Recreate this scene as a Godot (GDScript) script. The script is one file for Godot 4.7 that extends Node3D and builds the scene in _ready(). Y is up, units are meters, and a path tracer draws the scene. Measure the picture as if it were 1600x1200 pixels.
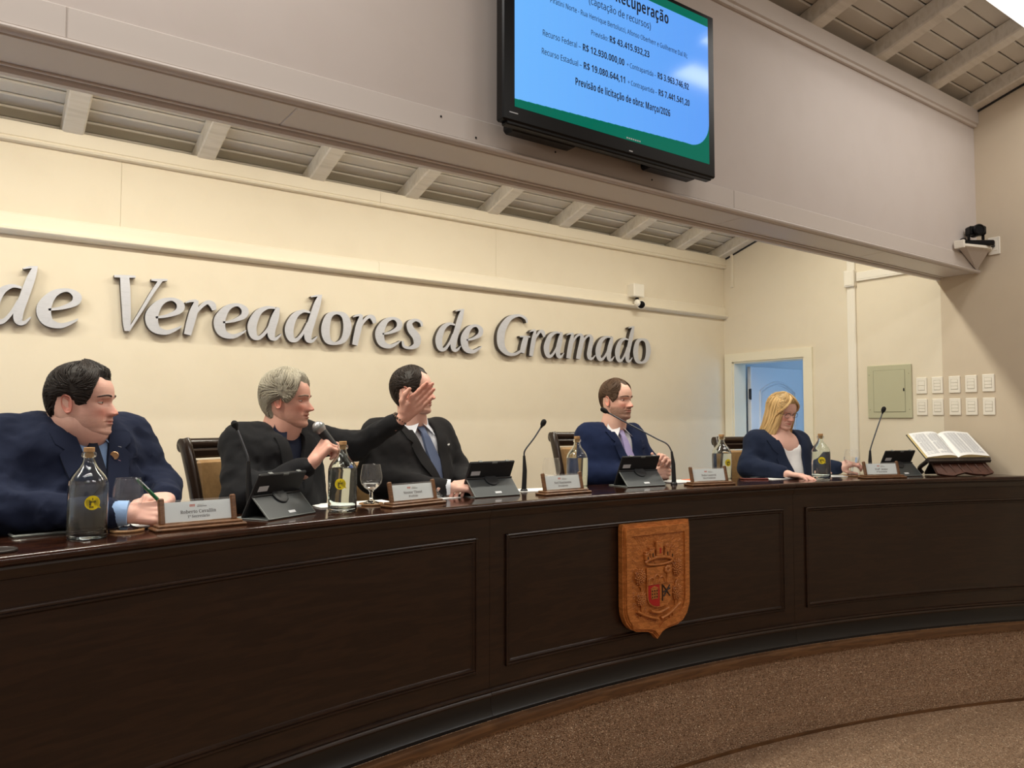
extends Node3D
# Council chamber: curved dark desk with five seated people, cream back wall with steel lettering, header beam with a screen.
const CX := 2.343
const CZ := 5.187
const RR := 7.947
const XW := 5.65
const ZW := -4.507
const TOP := 0.78
const LEDGE := -0.14
const FLOOR := -0.63
const SLOPE := 0.305

var M := {}
var used := {}
var serif: SystemFont
var serif_bold: SystemFont
var sans: SystemFont
var sans_bold: SystemFont
var fuzz := FastNoiseLite.new()

class MB:
	var v := PackedVector3Array()
	var c := PackedColorArray()
	var uv := PackedVector2Array()
	var ix := PackedInt32Array()
	var tint := Color.WHITE
	func vert(p: Vector3, t := Vector2.ZERO) -> int:
		v.append(p)
		c.append(tint)
		uv.append(t)
		return v.size() - 1
	func tri(a: int, b: int, d: int) -> void:
		ix.append(a)
		ix.append(d)
		ix.append(b)
	func quad(a: int, b: int, d: int, e: int) -> void:
		tri(a, b, d)
		tri(a, d, e)
	func face(pts: Array, ref = null) -> void:
		var n: Vector3 = (pts[1] - pts[0]).cross(pts[2] - pts[0])
		if pts.size() > 3:
			n += (pts[2] - pts[0]).cross(pts[3] - pts[0])
		if ref != null:
			var m := Vector3.ZERO
			for p in pts:
				m += p
			m /= pts.size()
			if n.dot(m - ref) < 0.0:
				pts = pts.duplicate()
				pts.reverse()
		var first := v.size()
		for p in pts:
			vert(p)
		for i in range(1, pts.size() - 1):
			tri(first, first + i, first + i + 1)
	func mesh() -> ArrayMesh:
		var n := PackedVector3Array()
		n.resize(v.size())
		var i := 0
		while i < ix.size():
			var a := ix[i]
			var b := ix[i + 2]
			var d := ix[i + 1]
			var m := (v[b] - v[a]).cross(v[d] - v[a])
			n[a] += m
			n[b] += m
			n[d] += m
			i += 3
		for k in n.size():
			n[k] = n[k].normalized() if n[k].length_squared() > 1e-30 else Vector3.UP
		var arr := []
		arr.resize(Mesh.ARRAY_MAX)
		arr[Mesh.ARRAY_VERTEX] = v
		arr[Mesh.ARRAY_NORMAL] = n
		arr[Mesh.ARRAY_COLOR] = c
		arr[Mesh.ARRAY_TEX_UV] = uv
		arr[Mesh.ARRAY_INDEX] = ix
		var am := ArrayMesh.new()
		am.add_surface_from_arrays(Mesh.PRIMITIVE_TRIANGLES, arr)
		return am

# ---------------------------------------------------------------- nodes
func numbered(called: String) -> String:
	if not used.has(called):
		used[called] = 0
		return called
	used[called] += 1
	return "%s_%03d" % [called, used[called]]

func tag(o: Node3D, label: String, category: String, group := "", kind := "") -> Node3D:
	if label: o.set_meta("label", label)
	if category: o.set_meta("category", category)
	if group: o.set_meta("group", group)
	if kind: o.set_meta("kind", kind)
	return o

func thing(called: String, label: String, category: String, at := Vector3.ZERO, turn := 0.0, group := "") -> Node3D:
	var o := Node3D.new()
	o.name = numbered(called)
	add_child(o)
	o.position = at
	o.rotation.y = turn
	return tag(o, label, category, group)

func setting(called: String) -> Node3D:
	var o := Node3D.new()
	o.name = numbered(called)
	add_child(o)
	o.set_meta("kind", "structure")
	return o

func part(parent: Node3D, called: String, mb: MB, m: Material, label := "") -> MeshInstance3D:
	return put(parent, called, mb.mesh(), m, label)

func put(parent: Node3D, called: String, mesh: Mesh, m: Material, label := "") -> MeshInstance3D:
	var o := MeshInstance3D.new()
	o.name = numbered(called) if parent == self else called
	o.mesh = mesh
	o.material_override = m
	o.cast_shadow = GeometryInstance3D.SHADOW_CASTING_SETTING_ON
	parent.add_child(o, true)
	if label: o.set_meta("label", label)
	return o

func solid(called: String, mb: MB, m: Material) -> MeshInstance3D:
	var o := part(self, called, mb, m)
	o.set_meta("kind", "structure")
	return o

# ---------------------------------------------------------------- shapes
func bbox(mb: MB, size: Vector3, bevel := 0.0, xf := Transform3D.IDENTITY) -> void:
	var h := size * 0.5
	var b: float = minf(bevel, minf(h.x, minf(h.y, h.z)) * 0.98)
	var cor := {}
	for sx in [-1, 1]:
		for sy in [-1, 1]:
			for sz in [-1, 1]:
				var s := Vector3(sx, sy, sz)
				var l := []
				for ax in 3:
					var p := Vector3(s.x * (h.x - b), s.y * (h.y - b), s.z * (h.z - b))
					p[ax] = s[ax] * h[ax]
					l.append(xf * p)
				cor[Vector3i(sx, sy, sz)] = l
	var ref := xf.origin
	for ax in 3:
		var u := (ax + 1) % 3
		var w := (ax + 2) % 3
		for s in [-1, 1]:
			var pts := []
			for q in [[-1, -1], [1, -1], [1, 1], [-1, 1]]:
				var k := Vector3i.ZERO
				k[ax] = s
				k[u] = q[0]
				k[w] = q[1]
				pts.append(cor[k][ax])
			mb.face(pts, ref)
	if b <= 0.0:
		return
	for ax in 3:
		var u := (ax + 1) % 3
		var w := (ax + 2) % 3
		for su in [-1, 1]:
			for sw in [-1, 1]:
				var k0 := Vector3i.ZERO
				k0[ax] = -1
				k0[u] = su
				k0[w] = sw
				var k1 := k0
				k1[ax] = 1
				mb.face([cor[k0][u], cor[k1][u], cor[k1][w], cor[k0][w]], ref)
	for k in cor:
		mb.face(cor[k], ref)

func bx(x0: float, x1: float, y0: float, y1: float, z0: float, z1: float, bevel := 0.0, mb: MB = null) -> MB:
	if mb == null:
		mb = MB.new()
	bbox(mb, Vector3(x1 - x0, y1 - y0, z1 - z0), bevel, Transform3D(Basis.IDENTITY, Vector3(x0 + x1, y0 + y1, z0 + z1) * 0.5))
	return mb

func creased(profile: Array, closed := false, limit := 0.6) -> Array:
	# repeats a point where the line turns sharply, so that the corner stays crisp
	var out := []
	var n := profile.size()
	for i in n:
		var p: Vector2 = profile[i]
		out.append(p)
		if (i > 0 and i < n - 1) or closed:
			var a: Vector2 = (p - profile[(i - 1 + n) % n]).normalized()
			var b: Vector2 = (profile[(i + 1) % n] - p).normalized()
			if absf(a.angle_to(b)) > limit:
				out.append(p)
	if closed:
		out.append(profile[0])
	return out

func lathe(mb: MB, profile: Array, seg := 32, xf := Transform3D.IDENTITY) -> void:
	# profile: Vector2(radius, height) from the bottom up along the outside
	var pr := creased(profile)
	var base := []
	for p in pr:
		var first := mb.v.size()
		for s in seg:
			var a := TAU * s / seg
			mb.vert(xf * Vector3(cos(a) * p.x, p.y, sin(a) * p.x))
		base.append(first)
	for i in pr.size() - 1:
		if pr[i].is_equal_approx(pr[i + 1]):
			continue
		for s in seg:
			var t := (s + 1) % seg
			mb.quad(base[i] + s, base[i + 1] + s, base[i + 1] + t, base[i] + t)

func tube(mb: MB, path: Array, radii, seg := 10, caps := true, flat := Vector2.ONE) -> void:
	var n := path.size()
	var up := Vector3.UP
	var d0: Vector3 = (path[1] - path[0]).normalized()
	if absf(d0.dot(up)) > 0.95:
		up = Vector3.RIGHT
	var rings := []
	var x := up.cross(d0).normalized()
	for i in n:
		var d: Vector3 = (path[mini(i + 1, n - 1)] - path[maxi(i - 1, 0)]).normalized()
		x = (x - d * x.dot(d)).normalized()
		var y := d.cross(x)
		var r: float = radii[i] if radii is Array else radii
		var first := mb.v.size()
		for s in seg:
			var a := TAU * s / seg
			mb.vert(path[i] + (x * cos(a) * flat.x + y * sin(a) * flat.y) * r)
		rings.append(first)
	for i in n - 1:
		for s in seg:
			var t := (s + 1) % seg
			mb.quad(rings[i] + s, rings[i] + t, rings[i + 1] + t, rings[i + 1] + s)
	if caps:
		for e in [0, n - 1]:
			var pts := []
			for s in seg:
				pts.append(mb.v[rings[e] + s])
			var ref: Vector3 = path[1] if e == 0 else path[n - 2]
			mb.face(pts, ref)

func arc(mb: MB, profile: Array, a0: float, a1: float, step := 1.0, closed := true, ends := true) -> void:
	# sweeps Vector2(distance behind the desk's front edge, height) along the desk's curve, angles in degrees
	var pr := creased(profile, closed)
	var n := maxi(1, int(ceil((a1 - a0) / step)))
	var area := 0.0
	for i in profile.size():
		var p: Vector2 = profile[i]
		var q: Vector2 = profile[(i + 1) % profile.size()]
		area += p.cross(q)
	var rows := []
	for i in n + 1:
		var a := deg_to_rad(lerpf(a0, a1, float(i) / n))
		var first := mb.v.size()
		for p in pr:
			mb.vert(around(a, p.x, p.y), Vector2(a * RR, p.y + p.x))
		rows.append(first)
	for i in n:
		for k in pr.size() - 1:
			if pr[k].is_equal_approx(pr[k + 1]):
				continue
			if area > 0.0:
				mb.quad(rows[i] + k, rows[i] + k + 1, rows[i + 1] + k + 1, rows[i + 1] + k)
			else:
				mb.quad(rows[i] + k, rows[i + 1] + k, rows[i + 1] + k + 1, rows[i] + k + 1)
	if ends:
		var flat := PackedVector2Array(profile)
		var t := Geometry2D.triangulate_polygon(flat)
		for e in 2:
			var a := deg_to_rad(a0 if e == 0 else a1)
			var ref := around(deg_to_rad((a0 + a1) * 0.5), profile[0].x, profile[0].y)
			for k in range(0, t.size(), 3):
				mb.face([around(a, flat[t[k]].x, flat[t[k]].y), around(a, flat[t[k + 1]].x, flat[t[k + 1]].y), around(a, flat[t[k + 2]].x, flat[t[k + 2]].y)], ref)

func around(a: float, dr: float, y: float) -> Vector3:
	return Vector3(minf(CX + sin(a) * (RR + dr), XW - 0.001), y, CZ - cos(a) * (RR + dr))  # the desk is cut off by the right wall

func spot(deg: float, dr: float, y := TOP) -> Vector3:
	return around(deg_to_rad(deg), dr, y)

func plate(mb: MB, outline: Array, z0: float, z1: float, xf := Transform3D.IDENTITY, limit := 0.6) -> void:
	# an outline in x, y given thickness from z0 (back) to z1 (front)
	var flat := PackedVector2Array(outline)
	if Geometry2D.is_polygon_clockwise(flat):
		flat.reverse()
	var t := Geometry2D.triangulate_polygon(flat)
	for z in [z0, z1]:
		var first := mb.v.size()
		for p in flat:
			mb.vert(xf * Vector3(p.x, p.y, z), p)
		for k in range(0, t.size(), 3):
			var a: Vector2 = flat[t[k]]
			var turn: float = (flat[t[k + 1]] - a).cross(flat[t[k + 2]] - a)
			if (turn > 0.0) == (z == z1):
				mb.tri(first + t[k], first + t[k + 1], first + t[k + 2])
			else:
				mb.tri(first + t[k], first + t[k + 2], first + t[k + 1])
	var pr := creased(Array(flat), true, limit)
	var f0 := mb.v.size()
	for p in pr:
		mb.vert(xf * Vector3(p.x, p.y, z0))
		mb.vert(xf * Vector3(p.x, p.y, z1))
	for k in pr.size() - 1:
		if not pr[k].is_equal_approx(pr[k + 1]):
			mb.quad(f0 + 2 * k, f0 + 2 * k + 2, f0 + 2 * k + 3, f0 + 2 * k + 1)

func ball(mb: MB, at: Vector3, r: Vector3, seg := 16, rows := 10, turn := Basis.IDENTITY) -> void:
	var base := []
	for i in rows + 1:
		var e := PI * (float(i) / rows - 0.5)
		var first := mb.v.size()
		for s in seg:
			var a := TAU * s / seg
			mb.vert(at + turn * (Vector3(cos(a) * cos(e), sin(e), sin(a) * cos(e)) * r))
		base.append(first)
	for i in rows:
		for s in seg:
			var t := (s + 1) % seg
			mb.quad(base[i] + s, base[i + 1] + s, base[i + 1] + t, base[i] + t)

func smooth_path(pts: Array, per := 6) -> Array:
	# Catmull-Rom through points (Vector2 or Vector3)
	var out := []
	for i in pts.size() - 1:
		var p0 = pts[maxi(i - 1, 0)]
		var p1 = pts[i]
		var p2 = pts[i + 1]
		var p3 = pts[mini(i + 2, pts.size() - 1)]
		for k in per:
			out.append(p1.cubic_interpolate(p2, p0, p3, float(k) / per))
	out.append(pts[pts.size() - 1])
	return out

func words(parent: Node3D, called: String, text: String, font: Font, size: float, m: Material, xf: Transform3D, wide := 0.0, depth := 0.0006) -> MeshInstance3D:
	# lettering as real shapes; size is the cap height to come out with, wide (if given) the width
	var t := TextMesh.new()
	t.text = text
	t.font = font
	t.font_size = 48
	t.pixel_size = size / 34.5
	t.depth = depth
	t.curve_step = 1.5
	var box := t.get_aabb()
	var o := put(parent, called, t, m)
	var s := wide / box.size.x if wide > 0.0 and box.size.x > 0.0 else 1.0
	o.transform = xf * Transform3D(Basis.from_scale(Vector3(s, 1, 1)), Vector3.ZERO)
	return o

# ---------------------------------------------------------------- materials
func mat(c: Color, rough := 0.6, metal := 0.0, spec := 0.5) -> StandardMaterial3D:
	var m := StandardMaterial3D.new()
	m.albedo_color = c
	m.roughness = rough
	m.metallic = metal
	m.metallic_specular = spec
	return m

func rgb(r: int, g: int, b: int) -> Color:
	return Color(r / 255.0, g / 255.0, b / 255.0)

func noise_tex(freq: float, ramp: Array, octaves := 4, seed_ := 1, size := 512, kind := FastNoiseLite.TYPE_SIMPLEX_SMOOTH, bump := false, strength := 4.0) -> NoiseTexture2D:
	var n := FastNoiseLite.new()
	n.noise_type = kind
	n.frequency = freq
	n.fractal_octaves = octaves
	n.seed = seed_
	var t := NoiseTexture2D.new()
	t.width = size
	t.height = size
	t.seamless = true
	t.noise = n
	if bump:
		t.as_normal_map = true
		t.bump_strength = strength
	if ramp.size():
		var g := Gradient.new()
		g.offsets = PackedFloat32Array()
		var offs := PackedFloat32Array()
		var cols := PackedColorArray()
		for i in ramp.size():
			offs.append(float(i) / maxi(1, ramp.size() - 1))
			cols.append(ramp[i])
		g.offsets = offs
		g.colors = cols
		t.color_ramp = g
	return t

func tri_map(m: StandardMaterial3D, scale: Vector3, world := true) -> StandardMaterial3D:
	m.uv1_triplanar = true
	m.uv1_world_triplanar = world
	m.uv1_scale = scale
	return m

func painted(c: Color, seed_: int) -> StandardMaterial3D:
	var m := mat(c, 0.62, 0.0, 0.4)
	m.albedo_texture = noise_tex(0.006, [Color(0.985, 0.983, 0.98), Color(1, 1, 1), Color(0.99, 0.988, 0.985)], 5, seed_)
	m.normal_enabled = true
	m.normal_texture = noise_tex(0.03, [], 4, seed_ + 1, 512, FastNoiseLite.TYPE_SIMPLEX_SMOOTH, true, 1.2)
	m.normal_scale = 0.05
	return tri_map(m, Vector3(0.7, 0.7, 0.7))

func wood(dark: Color, mid: Color, light: Color, rough: float, seed_: int, scale := Vector3(0.35, 3.0, 0.35)) -> StandardMaterial3D:
	var m := mat(Color.WHITE, rough, 0.0, 0.5)
	m.albedo_texture = noise_tex(0.012, [dark, mid, dark.lerp(mid, 0.4), light, mid, dark], 5, seed_)
	m.roughness_texture = noise_tex(0.02, [Color(0.8, 0.8, 0.8), Color(1, 1, 1)], 3, seed_ + 5)
	return tri_map(m, scale)

func speckle_tex(size: int, cols: Array, weights: Array, seed_: int, grain := 2) -> ImageTexture:
	var r := RandomNumberGenerator.new()
	r.seed = seed_
	var im := Image.create(size, size, false, Image.FORMAT_RGB8)
	im.fill(cols[0])
	for k in size * size / (grain * grain):
		var w := r.randf()
		var i := 0
		while i < weights.size() - 1 and w > weights[i]:
			w -= weights[i]
			i += 1
		var c: Color = cols[i] * r.randf_range(0.8, 1.2)
		var g := r.randi_range(1, grain + 1)
		im.fill_rect(Rect2i(r.randi_range(0, size - 1), r.randi_range(0, size - 1), g, r.randi_range(1, grain + 1)), c)
	return ImageTexture.create_from_image(im)

func cloth(c: Color, sheen := 0.35, scale := 14.0, rough := 0.9) -> StandardMaterial3D:
	var m := mat(c, rough, 0.0, 0.25)
	m.rim_enabled = true
	m.rim = sheen
	m.rim_tint = 0.6
	m.albedo_texture = noise_tex(0.05, [Color(0.82, 0.82, 0.84), Color(1, 1, 1), Color(0.9, 0.9, 0.92)], 3, 71)
	m.normal_enabled = true
	m.normal_texture = noise_tex(0.12, [], 3, 72, 256, FastNoiseLite.TYPE_SIMPLEX_SMOOTH, true, 3.0)
	m.normal_scale = 0.35
	return tri_map(m, Vector3(scale, scale, scale), false)

func materials() -> void:
	M.cream = painted(rgb(232, 221, 199), 11)
	M.greige = painted(rgb(206, 196, 189), 21)
	M.hall_paint = painted(rgb(212, 197, 174), 25)
	M.trim = mat(rgb(233, 223, 202), 0.45)
	M.header_trim = mat(rgb(208, 199, 191), 0.4)
	M.ceiling = mat(rgb(222, 215, 202), 0.5)
	M.ceiling_board = mat(rgb(210, 203, 190), 0.5)
	M.ceiling.albedo_texture = noise_tex(0.01, [Color(0.9, 0.89, 0.87), Color(1, 1, 1), Color(0.94, 0.93, 0.9)], 4, 31)
	tri_map(M.ceiling, Vector3(0.4, 1.5, 3.0))
	M.doorframe = mat(rgb(240, 232, 208), 0.4)
	M.white_paint = mat(rgb(232, 234, 236), 0.4)
	M.black = mat(rgb(14, 14, 15), 0.5)
	M.dark_gap = mat(rgb(30, 30, 32), 0.9)
	M.desk = wood(rgb(30, 18, 11), rgb(41, 25, 16), rgb(48, 30, 19), 0.34, 41)
	M.desk_top = wood(rgb(30, 16, 11), rgb(46, 25, 17), rgb(58, 33, 22), 0.13, 42, Vector3(0.5, 3.0, 2.0))
	M.desk_base = mat(rgb(16, 16, 18), 0.34)
	M.nosing = wood(rgb(70, 46, 26), rgb(96, 64, 38), rgb(112, 78, 48), 0.45, 43)
	var carpet := mat(Color.WHITE, 0.95, 0.0, 0.15)
	carpet.albedo_texture = speckle_tex(512, [rgb(176, 146, 120), rgb(136, 108, 86), rgb(204, 174, 146), rgb(226, 204, 178), rgb(152, 120, 95)], [0.2, 0.32, 0.2, 0.08, 0.2], 9, 3)
	carpet.normal_enabled = true
	carpet.normal_texture = noise_tex(0.2, [], 2, 45, 512, FastNoiseLite.TYPE_SIMPLEX, true, 8.0)
	M.carpet = tri_map(carpet, Vector3(1.1, 1.1, 1.1))
	M.chair_wood = mat(rgb(44, 32, 25), 0.22)
	M.camel = mat(rgb(176, 138, 92), 0.55)
	M.camel.albedo_texture = noise_tex(0.02, [Color(0.86, 0.85, 0.84), Color(1, 1, 1)], 4, 51)
	tri_map(M.camel, Vector3(3, 3, 3), false)
	M.steel = mat(rgb(204, 206, 213), 0.42, 0.35)
	M.steel.albedo_texture = noise_tex(0.01, [Color(0.95, 0.95, 0.95), Color(1, 1, 1), Color(0.97, 0.97, 0.975)], 3, 61)
	tri_map(M.steel, Vector3(2, 14, 2))
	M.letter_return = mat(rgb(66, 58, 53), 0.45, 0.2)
	M.plastic_white = mat(rgb(240, 234, 220), 0.35)
	M.plastic_line = mat(rgb(178, 170, 154), 0.5)
	M.panel_green = mat(rgb(190, 188, 158), 0.4)
	M.panel_line = mat(rgb(150, 148, 124), 0.6)
	M.plate_wood = wood(rgb(72, 46, 28), rgb(104, 70, 44), rgb(124, 86, 56), 0.38, 47, Vector3(2, 12, 12))
	M.paper = mat(rgb(244, 244, 242), 0.7)
	M.card = mat(rgb(226, 236, 238), 0.35)
	M.ink = mat(rgb(34, 36, 44), 0.7)
	M.ink_red = mat(rgb(206, 104, 84), 0.7)
	M.tablet_case = mat(rgb(26, 28, 31), 0.5)
	M.tablet_case2 = mat(rgb(54, 58, 60), 0.45)
	M.tablet_edge = mat(rgb(116, 120, 118), 0.5)
	M.sticker = mat(rgb(206, 208, 212), 0.5)
	M.mic = mat(rgb(30, 31, 33), 0.4)
	M.mic_metal = mat(rgb(96, 100, 106), 0.3, 0.7)
	M.foam = mat(rgb(18, 18, 19), 0.95)
	M.grille = mat(rgb(170, 170, 172), 0.35, 0.8)
	M.cork = mat(rgb(190, 150, 104), 0.85)
	M.cork.albedo_texture = noise_tex(0.06, [Color(0.7, 0.64, 0.56), Color(1, 1, 1), Color(0.85, 0.8, 0.72)], 3, 81)
	tri_map(M.cork, Vector3(12, 12, 12), false)
	M.coaster = wood(rgb(120, 84, 50), rgb(150, 110, 70), rgb(170, 130, 88), 0.5, 49, Vector3(6, 6, 6))
	M.yellow = mat(rgb(238, 214, 22), 0.45)
	M.glass = mat(Color(0.985, 1.0, 0.99, 0.0), 0.0)
	M.glass.transparency = BaseMaterial3D.TRANSPARENCY_ALPHA
	M.glass.refraction_enabled = true
	M.glass.refraction_scale = 0.05
	M.glass_green = M.glass.duplicate()
	M.glass_green.albedo_color = Color(0.975, 0.998, 0.986, 0.0)
	M.water = mat(Color(1.0, 1.0, 1.0, 0.0), 0.0)
	M.water.transparency = BaseMaterial3D.TRANSPARENCY_ALPHA
	M.water.refraction_enabled = true
	M.water.refraction_scale = 0.033
	M.thin_glass = mat(Color(1, 1, 1, 0.03), 0.02, 0.0, 0.6)
	M.thin_glass.transparency = BaseMaterial3D.TRANSPARENCY_ALPHA
	M.pane = mat(Color(1, 1, 1, 0.06), 0.03)
	M.pane.transparency = BaseMaterial3D.TRANSPARENCY_ALPHA

func glow(c: Color, energy: float) -> StandardMaterial3D:
	var m := mat(c, 0.6)
	m.emission_enabled = true
	m.emission = c
	m.emission_energy_multiplier = energy
	return m

func area_light(at: Vector3, look: Vector3, size: Vector2, c: Color, energy: float) -> void:
	var l := AreaLight3D.new()
	l.name = "lamp_light"
	l.area_size = size
	l.light_color = c
	l.light_energy = energy
	l.area_range = 12.0
	l.area_attenuation = 2.0
	l.shadow_enabled = true
	add_child(l, true)
	l.look_at_from_position(at, at + look, Vector3.UP if absf(look.y) < 0.9 else Vector3(0, 0, -1))

const E_HALL := 2.2
const E_STAGE := 3.6
const E_SCREEN := 1.0

func _ready() -> void:
	var cam := Camera3D.new()
	cam.name = "camera"
	cam.fov = rad_to_deg(2.0 * atan(600.0 / 1190.0))
	cam.near = 0.05
	cam.far = 60.0
	add_child(cam)
	cam.position = Vector3(0, 1.14, 0)
	cam.rotation = Vector3(deg_to_rad(2.74), deg_to_rad(-35.8), 0)
	cam.current = true
	var env := Environment.new()
	env.background_mode = Environment.BG_COLOR
	env.background_color = rgb(140, 186, 236)
	env.background_energy_multiplier = 4.6
	env.tonemap_mode = Environment.TONE_MAPPER_LINEAR
	env.tonemap_exposure = 1.0
	env.sdfgi_enabled = true
	env.ssao_enabled = true
	env.ssil_enabled = true
	var we := WorldEnvironment.new()
	we.name = "world"
	we.environment = env
	add_child(we)
	fuzz.frequency = 1.0
	fuzz.seed = 5
	fonts()
	materials()
	M.hall_glow = glow(Color(1.0, 0.985, 0.97), 1.3)
	M.stage_glow = glow(Color(1.0, 0.86, 0.66), 2.0)
	M.tv_black = mat(rgb(9, 10, 12), 0.3, 0.0, 0.35)
	M.slide_ink = mat(rgb(22, 34, 60), 0.8)
	M.orange = mat(rgb(232, 116, 66), 0.5)
	M.glass_case = mat(Color(0.9, 0.93, 0.9, 0.25), 0.1)
	M.glass_case.transparency = BaseMaterial3D.TRANSPARENCY_ALPHA
	M.red_case = mat(rgb(120, 42, 36), 0.35)
	M.page_edge = mat(rgb(236, 216, 160), 0.75)
	M.print_grey = mat(rgb(158, 160, 168), 0.8)
	M.stand_dark = mat(rgb(40, 32, 29), 0.4)
	M.stand_brown = wood(rgb(62, 38, 30), rgb(88, 56, 44), rgb(104, 68, 54), 0.42, 91, Vector3(3, 12, 3))
	M.shield = wood(rgb(146, 84, 38), rgb(186, 114, 56), rgb(204, 130, 70), 0.38, 92, Vector3(2.5, 8, 2.5))
	M.shield_red = mat(rgb(178, 34, 34), 0.35)
	M.shield_dark = mat(rgb(44, 28, 18), 0.5)
	M.brass = mat(rgb(176, 140, 104), 0.35, 0.7)
	M.pink_badge = mat(rgb(214, 168, 178), 0.4)
	M.green_pen = mat(rgb(16, 92, 56), 0.3)
	M.bracelet = mat(rgb(92, 78, 66), 0.4)
	M.blue_ring = mat(rgb(40, 92, 176), 0.4)
	build_lamps()
	build_room()
	build_screen()
	build_letters()
	build_wall_things()
	build_desk()
	build_table_things()
	build_people()

func fonts() -> void:
	serif = SystemFont.new()
	serif.font_names = PackedStringArray(["Droid Serif"])
	serif_bold = SystemFont.new()
	serif_bold.font_names = PackedStringArray(["Droid Serif"])
	serif_bold.font_weight = 700
	sans = SystemFont.new()
	sans.font_names = PackedStringArray(["Droid Sans"])
	sans_bold = SystemFont.new()
	sans_bold.font_names = PackedStringArray(["Droid Sans"])
	sans_bold.font_weight = 700

# ---------------------------------------------------------------- room
func roof_y(z: float) -> float:
	return 2.618 + SLOPE * (z + 4.493)

func build_room() -> void:
	# floors
	var mb := bx(-3.55, 5.8, FLOOR - 0.15, FLOOR, -3.0, 5.15)
	solid("floor_hall", mb, M.carpet)
	mb = MB.new()
	arc(mb, [Vector2(-0.012, FLOOR - 0.1), Vector2(-0.012, LEDGE), Vector2(0.09, LEDGE), Vector2(0.09, 0.0), Vector2(1.78, 0.0), Vector2(1.78, FLOOR - 0.1)], -34.0, 24.55)
	solid("floor_stage", mb, M.carpet)
	mb = MB.new()
	arc(mb, [Vector2(-0.036, LEDGE - 0.042), Vector2(-0.038, LEDGE - 0.014), Vector2(-0.032, LEDGE - 0.002), Vector2(-0.024, LEDGE + 0.002), Vector2(-0.008, LEDGE + 0.002), Vector2(-0.008, LEDGE - 0.042)], -34.0, 24.5)
	solid("trim_step_nosing", mb, M.nosing)
	mb = MB.new()
	arc(mb, [Vector2(-0.022, FLOOR), Vector2(-0.02, FLOOR + 0.016), Vector2(-0.012, FLOOR + 0.016), Vector2(-0.012, FLOOR)], -34.0, 24.5)
	solid("step_base_strip", mb, M.nosing)  # thin brown strip along the foot of the riser
	# back wall with its boarded upper band
	solid("wall_back", bx(-3.55, XW + 0.15, -0.2, 2.628, ZW - 0.15, ZW), M.cream)
	solid("added_eave_board", bx(-3.55, XW + 0.15, 2.3, 3.0, ZW - 0.22, ZW - 0.17), M.ceiling)  # added board that keeps sky light out of the gap above the wall
	var wp := setting("wall_back_panels")
	var seams := [-3.4, -1.786, 0.658, 3.102, XW]
	for i in 4:
		part(wp, "wall_panel", bx(seams[i] + 0.0004, seams[i + 1] - 0.0004, 2.17, 2.531, ZW - 0.01, ZW + 0.008, 0.0015), M.cream)
	# mouldings of the back wall, in lengths that butt together
	var lengths := [-3.4, 0.03, 2.17, XW]
	var hi := [Vector2(0, 2.632), Vector2(0.032, 2.632), Vector2(0.034, 2.628), Vector2(0.034, 2.56), Vector2(0.029, 2.557), Vector2(0.029, 2.553), Vector2(0.037, 2.55), Vector2(0.041, 2.543), Vector2(0.038, 2.535), Vector2(0.03, 2.53), Vector2(0, 2.53)]
	var lo := [Vector2(0, 2.176), Vector2(0.012, 2.176), Vector2(0.018, 2.168), Vector2(0.02, 2.16), Vector2(0.022, 2.102), Vector2(0.026, 2.099), Vector2(0.045, 2.098), Vector2(0.055, 2.09), Vector2(0.055, 2.084), Vector2(0.046, 2.074), Vector2(0.03, 2.067), Vector2(0, 2.066)]
	for row in 2:
		var t := setting("trim_cornice_back" if row == 0 else "trim_rail_back")
		for i in 3:
			part(t, "moulding", run(hi if row == 0 else lo, lengths[i] + 0.0008, lengths[i + 1] - 0.0008, ZW), M.trim)
	# right wall: cream behind the header, greige in the hall; a doorway by the back corner
	var wr := MB.new()
	bx(XW, XW + 0.16, -0.2, 3.4, ZW - 0.1, -4.413, 0, wr)
	bx(XW, XW + 0.16, 1.667, 3.4, -4.413, -3.688, 0, wr)
	bx(XW, XW + 0.16, -0.2, 3.4, -3.688, -2.595, 0, wr)
	solid("wall_right_stage", wr, M.cream)
	solid("wall_right_hall", bx(XW, XW + 0.16, FLOOR - 0.15, 4.8, -2.595, 5.15), M.hall_paint)
	solid("wall_left", bx(-3.55, -3.4, FLOOR - 0.15, 4.8, ZW - 0.15, 5.15), M.greige)
	solid("wall_rear", bx(-3.55, XW + 0.16, FLOOR - 0.15, 4.8, 5.0, 5.15), M.greige)
	# doorway casing with mitred corners
	var df := setting("trim_doorway")
	for piece in [[[-4.491, -0.2], [-4.413, -0.2], [-4.413, 1.667], [-4.491, 1.742]], [[-4.491, 1.742], [-4.413, 1.667], [-3.688, 1.667], [-3.61, 1.742]], [[-3.61, 1.742], [-3.688, 1.667], [-3.688, -0.2], [-3.61, -0.2]]]:
		var o := []
		for q in piece:
			o.append(Vector2(q[0], q[1]))
		var m2 := MB.new()
		plate(m2, o, 0.0, 0.018, Transform3D(Basis(Vector3(0, 0, 1), Vector3(0, 1, 0), Vector3(-1, 0, 0)), Vector3(XW, 0, 0)))
		part(df, "casing", m2, M.doorframe)
	var jb := MB.new()
	bx(XW - 0.004, XW + 0.164, -0.2, 1.667, -4.4135, -4.398, 0.002, jb)
	bx(XW - 0.004, XW + 0.164, -0.2, 1.667, -3.703, -3.6875, 0.002, jb)
	bx(XW - 0.004, XW + 0.164, 1.652, 1.6675, -4.4135, -3.6875, 0.002, jb)
	part(df, "lining", jb, M.doorframe)
	# the side room beyond the doorway, with an unseen window added for blue light
	var co := MB.new()
	bx(XW + 0.16, 8.1, -0.35, -0.2, -5.5, -2.0, 0, co)
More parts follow.
